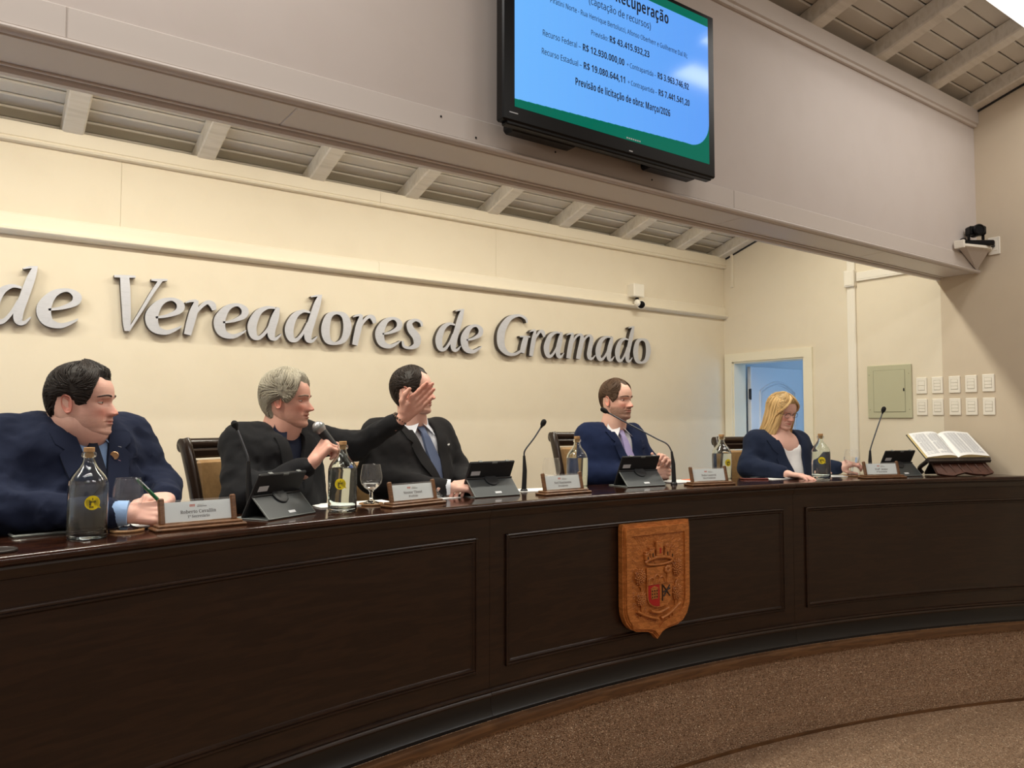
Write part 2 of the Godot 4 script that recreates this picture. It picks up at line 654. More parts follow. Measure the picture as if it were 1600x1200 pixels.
	solid("floor_corridor", co, M.carpet)
	solid("ceiling_corridor", bx(XW + 0.16, 8.1, 2.3, 2.45, -5.5, -2.0), M.white_paint)
	co = MB.new()
	bx(XW + 0.16, 8.1, -0.2, 2.3, -4.75, -4.6, 0, co)
	bx(XW + 0.16, 8.1, -0.2, 0.5, -2.15, -2.0, 0, co)
	bx(XW + 0.16, 8.1, 2.15, 2.3, -2.15, -2.0, 0, co)
	bx(XW + 0.16, 6.0, 0.5, 2.15, -2.15, -2.0, 0, co)
	bx(7.7, 8.1, 0.5, 2.15, -2.15, -2.0, 0, co)
	bx(7.95, 8.1, -0.2, 2.3, -5.35, -2.15, 0, co)
	solid("wall_corridor", co, M.white_paint)
	var wn := setting("added_window_1")
	var fr := MB.new()
	bx(6.0, 7.7, 0.5, 0.56, -2.12, -2.05, 0.004, fr)
	bx(6.0, 7.7, 2.09, 2.15, -2.12, -2.05, 0.004, fr)
	for x in [6.0, 6.82, 7.64]:
		bx(x, x + 0.06, 0.5, 2.15, -2.12, -2.05, 0.004, fr)
	part(wn, "window_frame", fr, M.white_paint)
	for x in [6.06, 6.88]:
		part(wn, "pane", bx(x, x + 0.76, 0.56, 2.09, -2.088, -2.083), M.pane)
	build_door()
	build_header()
	build_ceiling()

func run(profile: Array, x0: float, x1: float, z: float) -> MB:
	# a moulding along x: profile Vector2(distance out of the wall, height)
	var o := []
	for p in profile:
		o.append(Vector2(-p.x, p.y))
	var mb := MB.new()
	plate(mb, o, x0, x1, Transform3D(Basis(Vector3(0, 0, -1), Vector3(0, 1, 0), Vector3(1, 0, 0)), Vector3(0, 0, z)))
	return mb

func build_door() -> void:
	# white panelled leaf, open at a right angle into the side room
	var d := setting("door_1")
	d.position = Vector3(XW + 0.2, 0, -4.37)
	part(d, "leaf", bx(0, 0.8, -0.18, 1.635, -0.04, 0.0, 0.003), M.white_paint)
	for pn in [[0.95, 1.5, 0.09], [-0.02, 0.8, 0.0]]:
		var o := [Vector2(0.13, pn[0]), Vector2(0.67, pn[0])]
		for k in 9:
			var t := k / 8.0
			o.append(Vector2(lerpf(0.67, 0.13, t), pn[1] - pn[2] + pn[2] * sin(PI * t)))
		var ring := MB.new()
		var closed: Array = o + [o[0]]
		for k in closed.size() - 1:
			tube(ring, [Vector3(closed[k].x, closed[k].y, 0.002), Vector3(closed[k + 1].x, closed[k + 1].y, 0.002)], 0.012, 8, true)
		var ring2 := MB.new()
		for k in closed.size() - 1:
			var a: Vector2 = closed[k].lerp(Vector2(0.4, (pn[0] + pn[1]) * 0.5), 0.09)
			var b: Vector2 = closed[k + 1].lerp(Vector2(0.4, (pn[0] + pn[1]) * 0.5), 0.09)
			tube(ring2, [Vector3(a.x, a.y, 0.001), Vector3(b.x, b.y, 0.001)], 0.008, 8, true)
		var pm := part(d, "panel_moulding", ring, M.white_paint)
		part(pm, "inner_moulding", ring2, M.white_paint)
	for y in [0.2, 1.33]:
		var hg := MB.new()
		tube(hg, [Vector3(-0.014, y, 0.004), Vector3(-0.014, y + 0.1, 0.004)], 0.009, 10)
		bx(-0.03, 0.002, y + 0.005, y + 0.095, -0.004, 0.004, 0.001, hg)
		part(d, "hinge", hg, M.black, "black hinge")
	var lv := MB.new()
	tube(lv, [Vector3(0.74, 0.86, 0), Vector3(0.74, 0.86, 0.05), Vector3(0.64, 0.86, 0.052)], 0.009, 8)
	part(d, "door_handle", lv, M.steel, "steel lever handle")

func build_header() -> void:
	# deep header across the room: face, band, soffit with beads, cornice under the ceiling
	var h := MB.new()
	bx(-3.4, XW, 2.17, roof_y(-2.6) + 0.1, -2.6, -2.345, 0, h)
	solid("wall_header", h, M.greige)
	var t := setting("trim_header")
	var cuts := [-3.4, 0.2, 3.02, XW]
	for i in 3:
		part(t, "fascia_board", bx(cuts[i], cuts[i + 1] - 0.0005, 2.172, 2.262, -2.35, -2.338, 0.003), M.header_trim)
	part(t, "front_bead", run([Vector2(0, 2.172), Vector2(0.008, 2.172), Vector2(0.016, 2.169), Vector2(0.02, 2.162), Vector2(0.018, 2.155), Vector2(0.012, 2.15), Vector2(0, 2.148)], -3.4, XW, -2.345), M.header_trim)
	part(t, "rear_bead", run([Vector2(0.0, 2.178), Vector2(0.03, 2.178), Vector2(0.034, 2.17), Vector2(0.032, 2.15), Vector2(0.024, 2.142), Vector2(0.0, 2.142)], -3.4, XW, -2.622), M.header_trim)
	var sof := [-3.4, -1.4, 0.86, 3.15, 4.5, XW]
	for i in 5:
		part(t, "soffit_board", bx(sof[i], sof[i + 1] - 0.001, 2.158, 2.172, -2.6, -2.345, 0.003), M.header_trim)
	for z in [-2.57, -2.372]:
		part(t, "soffit_bead", bx(-3.4, XW, 2.152, 2.16, z - 0.007, z + 0.007, 0.003), M.header_trim)
	for i in 3:
		part(t, "cornice_board", run([Vector2(0, 3.17), Vector2(0.018, 3.17), Vector2(0.022, 3.176), Vector2(0.022, 3.185), Vector2(0.034, 3.19), Vector2(0.034, 3.285), Vector2(0, 3.3)], cuts[i], cuts[i + 1] - 0.001, -2.345), M.header_trim)
	# small screw holes left in the band
	for q in [[1.9, 2.215, -2.337], [2.45, 2.205, -2.337], [1.37, 2.235, -2.337], [1.52, 2.19, -2.337]]:
		var s := MB.new()
		lathe(s, [Vector2(0.0, 0.0), Vector2(0.004, 0.0), Vector2(0.004, 0.0012), Vector2(0, 0.0012)], 10, Transform3D(Basis(Vector3.RIGHT, PI / 2), Vector3(q[0], q[1], q[2])))
		part(t, "screw_hole", s, M.dark_gap)

func build_ceiling() -> void:
	# boards on rafters, both following the roof's slope from the back wall up into the hall
	var c := setting("ceiling")
	var ang := atan(SLOPE)
	var tilt := Basis(Vector3.RIGHT, -ang)
	var z0 := -4.9
	var z1 := 1.5
	var long := (z1 - z0) / cos(ang)
	for k in range(-6, 9):
		var right := minf(0.475 + 0.658 * k, XW - 0.003)
		if right < -3.3:
			continue
		var zm := (z0 + z1) * 0.5
		var mb := MB.new()
		bbox(mb, Vector3(0.1, 0.1, long), 0.008, Transform3D(tilt, Vector3(right - 0.05, roof_y(zm) + 0.05 / cos(ang), zm)))
		part(c, "rafter", mb, M.ceiling)
	var s := 0.0
	var i := 0
	while s < long:
		var mid := s + 0.05
		var z := z0 + mid * cos(ang)
		var y := roof_y(z) + 0.1 / cos(ang) + 0.008
		var mb := MB.new()
		bbox(mb, Vector3(XW + 3.4, 0.016, 0.0965), 0.005, Transform3D(Basis(Vector3.RIGHT, -ang + 0.1), Vector3((XW - 3.4) * 0.5, y, z)))
		part(c, "ceiling_board", mb, M.ceiling_board)
		s += 0.1
		i += 1
	var back := MB.new()
	var zc := (z0 + z1) * 0.5
	bbox(back, Vector3(XW + 3.6, 0.05, long), 0.0, Transform3D(tilt, Vector3((XW - 3.4) * 0.5, roof_y(zc) + 0.15, zc)))
	part(c, "roof_deck", back, M.ceiling_board)
	part(c, "ceiling_rear", bx(-3.5, XW + 0.1, roof_y(1.45) + 0.05, roof_y(1.45) + 0.2, 1.45, 5.1), M.ceiling)
	# black tube drawn for the shade in the gap between rafter and right wall
	for seg in [[-4.47, -2.66], [-2.32, -0.4]]:
		var cb := MB.new()
		var pts := []
		for k in 9:
			var z := lerpf(seg[0], seg[1], k / 8.0)
			pts.append(Vector3(XW - 0.008, roof_y(z) - 0.006 + 0.002 * sin(k * 2.1), z))
		tube(cb, pts, 0.008, 6)
		var o := part(self, "ceiling_gap_line", cb, M.black)
		tag(o, "black tube drawn for the dark gap under the sloping rafter %s the right wall" % ("over the doorway end of" if seg[0] < -4.0 else "at the hall end of"), "gap_line")

# ---------------------------------------------------------------- lamps
func build_lamps() -> void:
	# long white fittings under the hall's rafters
	var cool := Color(1.0, 0.985, 0.965)
	var n := 0
	for q in [[3.4, 5.5, -1.62, 0.45, "beside the right wall in front of the header"], [-1.1, 1.1, -1.62, 1.0, "in front of the header away from the right wall"], [3.95, 5.5, -0.9, 0.4, "by the right wall, one row back from the header"], [1.9, 4.4, 2.4, 3.3, "at the rear of the hall on the right wall side"], [-1.9, 0.6, 2.4, 3.3, "at the rear of the hall on the left wall side"]]:
		var y: float = minf(roof_y(q[2]) - 0.12, 4.36)
		var t := thing("ceiling_lamp", "long white lamp hanging " + q[4], "lamp", Vector3((q[0] + q[1]) * 0.5, y, q[2]), 0, "hall ceiling lamps")
		var l: float = q[1] - q[0]
		part(t, "housing", bx(-l / 2, l / 2, 0.0, 0.045, -0.105, 0.105, 0.006), M.white_paint)
		part(t, "diffuser", bx(-l / 2 + 0.01, l / 2 - 0.01, -0.02, 0.0, -0.098, 0.098, 0.006), M.hall_glow)
		for x in [-l * 0.35, l * 0.35]:
			var w := MB.new()
			tube(w, [Vector3(x, 0.04, 0), Vector3(x, 0.125, 0)], 0.003, 6)
			part(t, "hanger", w, M.steel)
		area_light(Vector3((q[0] + q[1]) * 0.5, y - 0.03, q[2]), Vector3.DOWN, Vector2(l - 0.04, 0.19), cool, E_HALL * q[3])
		n += 1
	# warm fittings over the stage, out of sight behind the header
	n = 0
	for x in [-1.35, 0.55, 2.45, 4.35]:
		var y := 2.92
		var t := thing("stage_lamp", "warm white lamp hidden behind the header over the %s" % ["empty left end of the stage", "man in navy with lapel pins", "man in the grey tie", "woman in the navy blazer"][n], "lamp", Vector3(x, y, -3.05), 0, "stage lamps behind the header")
		part(t, "housing", bx(-0.6, 0.6, 0.0, 0.05, -0.07, 0.07, 0.006), M.white_paint)
		var tb := MB.new()
		tube(tb, [Vector3(-0.58, -0.014, 0), Vector3(0.58, -0.014, 0)], 0.014, 10)
		part(t, "tube", tb, M.stage_glow)
		for sx in [-0.4, 0.4]:
			var w := MB.new()
			tube(w, [Vector3(sx, 0.045, 0), Vector3(sx, 0.13, 0)], 0.004, 6)
			part(t, "hanger", w, M.steel)
		area_light(Vector3(x, y - 0.035, -3.05), Vector3(0, -1, 0), Vector2(1.16, 0.1), Color(1.0, 0.985, 0.925), E_STAGE * [1.0, 1.1, 0.9, 0.6][n])
		n += 1

# ---------------------------------------------------------------- screen on the header
func build_screen() -> void:
	var t := thing("wall_television", "large black flat television showing a blue and green slide on the header", "television", Vector3(2.1305, 2.225, -2.2))
	var w := 1.168
	var h := 0.741
	part(t, "case", bx(-w / 2, w / 2, 0, h, -0.045, 0.0, 0.006), M.tv_black)
	part(t, "back_cover", bx(-w / 2 + 0.12, w / 2 - 0.14, 0.03, h - 0.1, -0.1, -0.04, 0.02), M.tv_black)
	var lip := MB.new()
	bx(-w / 2 + 0.02, w / 2 - 0.02, -0.012, 0.004, -0.04, -0.006, 0.004, lip)
	part(t, "bottom_lip", lip, M.tv_black)
	var mt := MB.new()
	bx(-0.3, 0.3, 0.05, 0.45, -0.146, -0.1, 0.004, mt)
	bx(-0.52, -0.2, -0.016, 0.05, -0.1, -0.03, 0.012, mt)
	bx(0.2, 0.5, -0.012, 0.05, -0.1, -0.03, 0.012, mt)
	part(t, "wall_mount", mt, M.tv_black)
	# glass front with the slide: a blue field with a round corner on green
	var sx0 := -0.5325
	var sx1 := 0.5415
	var sy0 := 0.056
	var sy1 := 0.72
	var im := Image.create(716, 442, false, Image.FORMAT_RGB8)
	var green := rgb(0, 104, 84)
	for py in 442:
		for px in 716:
			var x := sx0 + (px + 0.5) / 716.0 * (sx1 - sx0)
			var y := sy1 - (py + 0.5) / 442.0 * (sy1 - sy0)
			var low := 0.086 + 0.034 * clampf((x - sx0) / 0.9, 0, 1)
			var inside := y > low
			var corner := Vector2(sx1 - 0.13, low + 0.12)
			if x > corner.x and y < corner.y and Vector2((x - corner.x) / 0.13, (corner.y - y) / 0.12).length() > 1.0:
				inside = false
			if y > 0.682:
				inside = false
			im.set_pixel(px, py, rgb(96, 160, 248).lerp(rgb(112, 184, 255), clampf((sx1 - x) / 1.1, 0, 1)) if inside else green)
	var tex := ImageTexture.create_from_image(im)
	var sm := mat(Color.BLACK, 0.1, 0.0, 0.4)
	sm.emission_enabled = true
	sm.emission = Color.BLACK
	sm.emission_texture = tex
	sm.emission_energy_multiplier = E_SCREEN
	sm.texture_repeat = false
	var sc := MB.new()
	var a := sc.vert(Vector3(sx0, sy0, 0.0008), Vector2(0, 1))
	var b := sc.vert(Vector3(sx1, sy0, 0.0008), Vector2(1, 1))
	var c := sc.vert(Vector3(sx1, sy1, 0.0008), Vector2(1, 0))
	var d := sc.vert(Vector3(sx0, sy1, 0.0008), Vector2(0, 0))
	sc.quad(a, b, c, d)
	var scr := part(t, "screen", sc, sm, "lit slide, blue with green edges")
	var ox := -2.1305
	var oy := -2.225
	for l in [["de Recuperação", sans_bold, 2.03, 2.415, 2.846, 0.05], ["(captação de recursos)", sans, 1.96, 2.306, 2.787, 0.03], ["Piratini Norte - Rua Henrique Bertolucci, Afonso Oberherr e Guilherme Dal Ri;", sans, 1.765, 2.532, 2.727, 0.021], ["Previsão:", sans, 1.971, 2.062, 2.663, 0.021], ["R$ 43.415.932,23", sans_bold, 2.07, 2.296, 2.663, 0.027], ["Recurso Federal –", sans, 1.728, 1.915, 2.588, 0.023], ["R$ 12.930.000,00", sans_bold, 1.926, 2.15, 2.588, 0.027], ["+ Contrapartida –", sans, 2.165, 2.335, 2.588, 0.021], ["R$ 3.963.746,92", sans_bold, 2.345, 2.539, 2.588, 0.027], ["Recurso Estadual –", sans, 1.723, 1.92, 2.516, 0.023], ["R$ 19.080.644,11", sans_bold, 1.932, 2.155, 2.516, 0.027], ["+ Contrapartida –", sans, 2.17, 2.34, 2.516, 0.021], ["R$ 7.441.541,20", sans_bold, 2.35, 2.543, 2.516, 0.027], ["Previsão de licitação de obra: Março/2026", sans_bold, 1.888, 2.419, 2.441, 0.029]]:
		words(scr, "slide_text", l[0], l[1], l[5], M.slide_ink, Transform3D(Basis.IDENTITY, Vector3((l[2] + l[3]) * 0.5 + ox, l[4] + oy + l[5] * 0.36, 0.0014)), l[3] - l[2], 0.0004)
	var bar := MB.new()
	for k in 7:
		bx(0.03 + k * 0.012, 0.038 + k * 0.012, 0.062, 0.068, 0.001, 0.0014, 0, bar)
	part(scr, "taskbar", bar, M.sticker)
	part(t, "maker_mark", bx(-0.555, -0.517, 0.03, 0.0335, 0, 0.0008, 0), M.sticker)
	part(t, "power_light", bx(0.045, 0.065, 0.012, 0.016, 0, 0.0012, 0), M.sticker)

# ---------------------------------------------------------------- steel lettering: each glyph is a set of strokes of changing width, in units of the small-letter height
func glyph(ch: String) -> Array:
	match ch:
		"o":
			return [[1, [0.44, 0.99, 0.05], [0.2, 0.86, 0.105], [0.1, 0.45, 0.14], [0.17, 0.1, 0.11], [0.4, 0.01, 0.05], [0.66, 0.16, 0.1], [0.77, 0.55, 0.14], [0.68, 0.9, 0.11]]]
		"e":
			return [[0, [0.2, 0.42, 0.03], [0.45, 0.5, 0.05], [0.68, 0.66, 0.085], [0.7, 0.86, 0.09], [0.52, 0.97, 0.05], [0.28, 0.84, 0.09], [0.12, 0.48, 0.145], [0.18, 0.13, 0.125], [0.42, 0.03, 0.075], [0.66, 0.16, 0.035], [0.74, 0.24, 0.012]]]
		"a":
			return [[0, [0.74, 0.97, 0.03], [0.5, 0.96, 0.055], [0.26, 0.78, 0.1], [0.11, 0.4, 0.135], [0.16, 0.09, 0.11], [0.32, 0.05, 0.06], [0.52, 0.28, 0.045], [0.66, 0.6, 0.035]], [0, [0.82, 1.0, 0.05], [0.74, 0.7, 0.115], [0.64, 0.3, 0.12], [0.66, 0.08, 0.1], [0.78, 0.05, 0.05], [0.92, 0.2, 0.014]]]
		"d":
			return [[0, [0.7, 0.93, 0.03], [0.48, 0.95, 0.055], [0.25, 0.77, 0.1], [0.11, 0.4, 0.135], [0.16, 0.09, 0.11], [0.32, 0.05, 0.06], [0.5, 0.28, 0.045], [0.64, 0.6, 0.035]], [0, [0.99, 1.5, 0.055], [0.9, 1.2, 0.105], [0.76, 0.7, 0.115], [0.65, 0.3, 0.12], [0.66, 0.08, 0.1], [0.78, 0.05, 0.05], [0.92, 0.2, 0.014]], [0, [0.72, 1.42, 0.018], [0.86, 1.47, 0.03], [1.04, 1.5, 0.025]]]
		"r":
			return [[0, [0.35, 1.0, 0.045], [0.28, 0.7, 0.11], [0.2, 0.35, 0.115], [0.13, 0.0, 0.1]], [0, [0.06, 0.9, 0.012], [0.18, 0.96, 0.035], [0.34, 0.99, 0.04]], [0, [0.26, 0.5, 0.02], [0.42, 0.78, 0.05], [0.6, 0.96, 0.06], [0.74, 0.92, 0.095], [0.8, 0.76, 0.06]]]
		"s":
			return [[0, [0.72, 0.78, 0.035], [0.68, 0.92, 0.05], [0.5, 0.98, 0.05], [0.32, 0.86, 0.09], [0.36, 0.64, 0.13], [0.54, 0.4, 0.145], [0.54, 0.14, 0.11], [0.34, 0.02, 0.055], [0.14, 0.06, 0.05], [0.09, 0.24, 0.03]]]
		"m":
			return [[0, [0.3, 1.0, 0.045], [0.24, 0.7, 0.095], [0.17, 0.35, 0.1], [0.11, 0.0, 0.09]], [0, [0.04, 0.9, 0.012], [0.15, 0.96, 0.03], [0.3, 0.99, 0.04]], [0, [0.22, 0.45, 0.02], [0.4, 0.82, 0.04], [0.58, 0.97, 0.05], [0.68, 0.88, 0.085], [0.64, 0.6, 0.1], [0.56, 0.25, 0.1], [0.51, 0.0, 0.09]], [0, [0.62, 0.45, 0.02], [0.8, 0.82, 0.04], [0.98, 0.97, 0.05], [1.08, 0.86, 0.085], [1.03, 0.55, 0.1], [0.97, 0.22, 0.1], [1.01, 0.06, 0.085], [1.12, 0.06, 0.045], [1.24, 0.2, 0.014]]]
		"V":
			return [[0, [0.3, 1.5, 0.12], [0.33, 1.1, 0.125], [0.36, 0.6, 0.115], [0.38, 0.2, 0.1], [0.4, 0.0, 0.075]], [0, [1.18, 1.48, 0.055], [0.98, 1.12, 0.05], [0.7, 0.55, 0.04], [0.42, 0.0, 0.03]], [0, [0.06, 1.46, 0.035], [0.3, 1.48, 0.04], [0.56, 1.5, 0.03]], [0, [0.94, 1.46, 0.025], [1.12, 1.47, 0.04], [1.34, 1.5, 0.025]]]
		"G":
			return [[0, [1.14, 1.24, 0.03], [1.08, 1.4, 0.05], [0.82, 1.49, 0.05], [0.45, 1.32, 0.1], [0.18, 0.85, 0.15], [0.17, 0.32, 0.145], [0.4, 0.04, 0.08], [0.7, 0.04, 0.055], [0.95, 0.2, 0.05]], [0, [1.1, 0.7, 0.1], [1.02, 0.4, 0.115], [0.95, 0.1, 0.1]], [0, [0.86, 0.7, 0.025], [1.06, 0.72, 0.035], [1.26, 0.72, 0.025]]]
	return []

func build_letters() -> void:
	var spots := [["d", 0.088, 0.29], ["e", 0.292, 0.475], ["V", 0.625, 0.895], ["e", 0.79, 0.975], ["r", 0.984, 1.15], ["e", 1.145, 1.325], ["a", 1.332, 1.529], ["d", 1.552, 1.78], ["o", 1.778, 1.968], ["r", 1.98, 2.14], ["e", 2.142, 2.322], ["s", 2.327, 2.482], ["d", 2.585, 2.812], ["e", 2.786, 2.96], ["G", 3.098, 3.388], ["r", 3.376, 3.525], ["a", 3.516, 3.71], ["m", 3.73, 4.031], ["a", 4.033, 4.234], ["d", 4.243, 4.462], ["o", 4.447, 4.642]]
	var say := ["letter d beginning the first short word, cut by the picture", "letter e ending the first short word before the V", "capital letter V, the tall start of the longest word", "letter e right after the capital V", "letter r between the first two letters e of the longest word", "letter e before the first letter a", "letter a before the letter d of the longest word", "letter d before the letter o of the longest word", "letter o in the middle of the longest word", "letter r after the letter o of the longest word", "letter e just before the letter s", "letter s, the only one, ending the longest word", "letter d beginning the short word before the G", "letter e ending the short word before the G", "capital letter G of the last word", "letter r right after the capital G", "letter a before the letter m", "letter m, the only one in the line", "letter a right after the letter m", "letter d near the end of the last word", "letter o that ends the line, under the security camera"]
	var unit := 0.196
	var i := 0
	for s in spots:
		var strokes := glyph(s[0])
		# natural extent, to fit the measured one
		var lo := 9.0
		var hi := -9.0
		for st in strokes:
			for k in range(1, st.size()):
				lo = minf(lo, st[k][0] - st[k][2] * 0.75)
				hi = maxf(hi, st[k][0] + st[k][2] * 0.75)
		var fit: float = (s[2] - s[1]) / (hi - lo)
		var t := thing("wall_letter", "brushed steel italic " + say[i], "letter", Vector3(s[1], 1.615, ZW), 0, "steel letters on the back wall")
		var front := MB.new()
		var side := MB.new()
		var layer := 0
		for st in strokes:
			var pts := []
			for k in range(1, st.size()):
				pts.append(Vector3(st[k][0], st[k][1], st[k][2]))
			if st[0] == 1:
				pts.append(pts[0])
			var path: Array
			if st[0] == 1:
				path = []
				var n := pts.size() - 1
				for k in n:
					for j in 6:
						path.append(pts[k].cubic_interpolate(pts[(k + 1) % n], pts[(k - 1 + n) % n], pts[(k + 2) % n], j / 6.0))
				path.append(path[0])
			else:
				path = smooth_path(pts, 6)
			var l := []
			var r := []
			for k in path.size():
				var p := Vector2(path[k].x - lo, path[k].y)
				var pa: Vector3 = path[maxi(k - 1, 0)] if st[0] == 0 else path[(k - 1 + path.size() - 1) % (path.size() - 1)]
				var pb: Vector3 = path[mini(k + 1, path.size() - 1)] if st[0] == 0 else path[(k + 1) % (path.size() - 1)]
				var n := Vector2(pb.x - pa.x, pb.y - pa.y).normalized().orthogonal() * maxf(path[k].z * 0.9, 0.012)
				l.append(Vector2((p.x + n.x) * fit, (p.y + n.y) * unit))
				r.append(Vector2((p.x - n.x) * fit, (p.y - n.y) * unit))
			var z := 0.046 - layer * 0.0003
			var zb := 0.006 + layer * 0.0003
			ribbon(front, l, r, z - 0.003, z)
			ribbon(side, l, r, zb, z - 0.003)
			layer += 1
		part(t, "steel_face", front, M.steel, "brushed steel face")
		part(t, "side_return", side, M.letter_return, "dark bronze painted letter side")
		var pin := MB.new()
		var mid: Vector3 = Vector3(strokes[0][2][0], strokes[0][2][1], 0)
		lathe(pin, [Vector2(0, 0), Vector2(0.004, 0), Vector2(0.004, 0.009), Vector2(0, 0.009)], 8, Transform3D(Basis(Vector3.RIGHT, PI / 2), Vector3((mid.x - lo) * fit, mid.y * unit, 0)))
		part(t, "pin", pin, M.steel)
		i += 1

func ribbon(mb: MB, l: Array, r: Array, z0: float, z1: float) -> void:
	var n := l.size()
	var f := mb.v.size()
	for k in n:
		mb.vert(Vector3(l[k].x, l[k].y, z1))
		mb.vert(Vector3(r[k].x, r[k].y, z1))
	var g := mb.v.size()
	for k in n:
		mb.vert(Vector3(l[k].x, l[k].y, z0))
		mb.vert(Vector3(r[k].x, r[k].y, z0))
	var sl := mb.v.size()
	for k in n:
		mb.vert(Vector3(l[k].x, l[k].y, z1))
		mb.vert(Vector3(l[k].x, l[k].y, z0))
		mb.vert(Vector3(r[k].x, r[k].y, z1))
		mb.vert(Vector3(r[k].x, r[k].y, z0))
	for k in n - 1:
		mb.quad(f + 2 * k, f + 2 * k + 1, f + 2 * k + 3, f + 2 * k + 2)
		mb.quad(g + 2 * k, g + 2 * k + 2, g + 2 * k + 3, g + 2 * k + 1)
		mb.quad(sl + 4 * k, sl + 4 * k + 4, sl + 4 * k + 5, sl + 4 * k + 1)
		mb.quad(sl + 4 * k + 2, sl + 4 * k + 3, sl + 4 * k + 7, sl + 4 * k + 6)
	for e in [0, n - 1]:
		mb.face([Vector3(l[e].x, l[e].y, z0), Vector3(r[e].x, r[e].y, z0), Vector3(r[e].x, r[e].y, z1), Vector3(l[e].x, l[e].y, z1)])

# ---------------------------------------------------------------- things fixed to the walls
func on_right(z: float, y: float) -> Transform3D:
	# local x runs towards the hall (+z), local z out of the right wall
	return Transform3D(Basis(Vector3(0, 0, 1), Vector3(0, 1, 0), Vector3(-1, 0, 0)), Vector3(XW, y, z))

func build_wall_things() -> void:
	# electrical panel
	var t := thing("electrical_panel", "grey-green metal electrical panel cover on the right wall beside the switches", "panel")
	t.transform = on_right(-2.978, 1.3565)
	part(t, "cover", bx(-0.168, 0.168, -0.2, 0.2, 0, 0.014, 0.004), M.panel_green)
	var door := part(t, "panel_door", bx(-0.117, 0.12, -0.152, 0.158, 0.012, 0.0175, 0.002), M.panel_green)
	var gap := MB.new()
	for q in [[-0.119, 0.122, -0.155, -0.152], [-0.119, 0.122, 0.158, 0.161], [-0.12, -0.117, -0.155, 0.161], [0.12, 0.123, -0.155, 0.161]]:
		bx(q[0], q[1], q[2], q[3], 0.0125, 0.0148, 0, gap)
	part(t, "door_gap", gap, M.panel_line)
	part(door, "latch", bx(0.108, 0.118, 0.0, 0.022, 0.0165, 0.02, 0.001), M.dark_gap)
	for q in [[-0.152, 0.13], [-0.15, -0.135], [0.15, 0.13], [0.15, -0.135]]:
		var s := MB.new()
		lathe(s, [Vector2(0, 0), Vector2(0.004, 0), Vector2(0.003, 0.002), Vector2(0, 0.002)], 8, Transform3D(Basis(Vector3.RIGHT, PI / 2), Vector3(q[0], q[1], 0.014)))
		part(t, "screw", s, M.panel_line)
	# ten switch plates in two rows
	var cols := [[-2.742, 0.0], [-2.631, 0.0], [-2.515, 0.0], [-2.407, 0.001], [-2.297, 0.003]]
	var nth := ["beside the electrical panel", "second from the electrical panel", "third from the electrical panel", "fourth from the electrical panel", "farthest from the electrical panel"]
	for row in 2:
		for k in 5:
			var s := thing("switch_plate", "white switch plate in the %s row, %s" % ["upper" if row == 0 else "lower", nth[k]], "switch", Vector3.ZERO, 0, "wall switches")
			s.transform = on_right(cols[k][0], (1.392 if row == 0 else 1.236) + cols[k][1] * (1 - row))
			part(s, "plate", bx(-0.038, 0.038, -0.0595, 0.0595, 0, 0.009, 0.003), M.plastic_white)
			var rows := 2 if row == 0 and k == 0 else 3
			for j in rows:
				var y0 := -0.034 + j * 0.068 / rows
				part(s, "rocker", bx(-0.022, 0.022, y0 + 0.001, y0 + 0.068 / rows - 0.001, 0.007, 0.0115, 0.0015), M.plastic_white)
			var g := bx(-0.0235, 0.0235, -0.0355, 0.0355, 0.006, 0.0094, 0)
			part(s, "rocker_gap", g, M.plastic_line)
	# cable trunking
	t = thing("cable_trunking", "tall white cable trunking running up the right wall to a joint box", "trunking")
	t.transform = on_right(-3.26, 0)
	part(t, "channel", bx(-0.034, 0.034, 0.0, 2.2, 0, 0.022, 0.003), M.plastic_white)
	var ridge := bx(-0.008, 0.028, 0.0, 2.2, 0.02, 0.0245, 0.002)
	part(t, "channel_lid", ridge, M.plastic_white)
	part(t, "upper_channel", bx(-0.03, 0.034, 2.3, 2.95, 0, 0.022, 0.003), M.plastic_white)
	var jb := part(t, "joint_box", bx(-0.042, 0.042, 2.185, 2.315, 0, 0.05, 0.005), M.plastic_white)
	part(jb, "box_lid", bx(-0.034, 0.034, 2.195, 2.305, 0.048, 0.054, 0.003), M.plastic_white)
	t = thing("side_trunking", "white cable trunking running level from the joint box towards the header", "trunking")
	t.transform = on_right(-3.214, 2.259)
	part(t, "channel", bx(0, 0.612, -0.035, 0.035, 0, 0.022, 0.003), M.plastic_white)
	part(t, "channel_lid", bx(0.002, 0.61, -0.022, 0.03, 0.02, 0.0245, 0.002), M.plastic_white)
	t = thing("trunking_stub", "short pale trunking stub below the dark rafter gap above the doorway", "trunking")
	t.transform = on_right(-4.4, 2.35)
	part(t, "channel", bx(-0.014, 0.014, 0, 0.3, 0, 0.02, 0.003), M.trim)
	part(t, "end_cap", bx(-0.016, 0.016, -0.004, 0.022, 0, 0.0225, 0.003), M.trim)
	# security camera on the rail of the back wall
	t = thing("security_camera", "white security camera with a junction box on the back wall rail above the letters", "camera", Vector3(4.478, 2.152, ZW))
	part(t, "junction_box", bx(-0.064, 0.056, 0, 0.108, 0, 0.09, 0.006), M.plastic_white)
	var arm := MB.new()
	tube(arm, [Vector3(0.01, 0.0, 0.045), Vector3(0.012, -0.02, 0.05)], 0.014, 10)
	part(t, "arm", arm, M.dark_gap)
	var cb := MB.new()
	ball(cb, Vector3(0.0, -0.048, 0.062), Vector3(0.03, 0.032, 0.03), 18, 12)
	part(t, "swivel", cb, M.plastic_white)
	var body := MB.new()
	var aim := Transform3D(Basis(Vector3.UP, deg_to_rad(-38)) * Basis(Vector3.RIGHT, deg_to_rad(100)), Vector3(0.046, -0.054, 0.05))
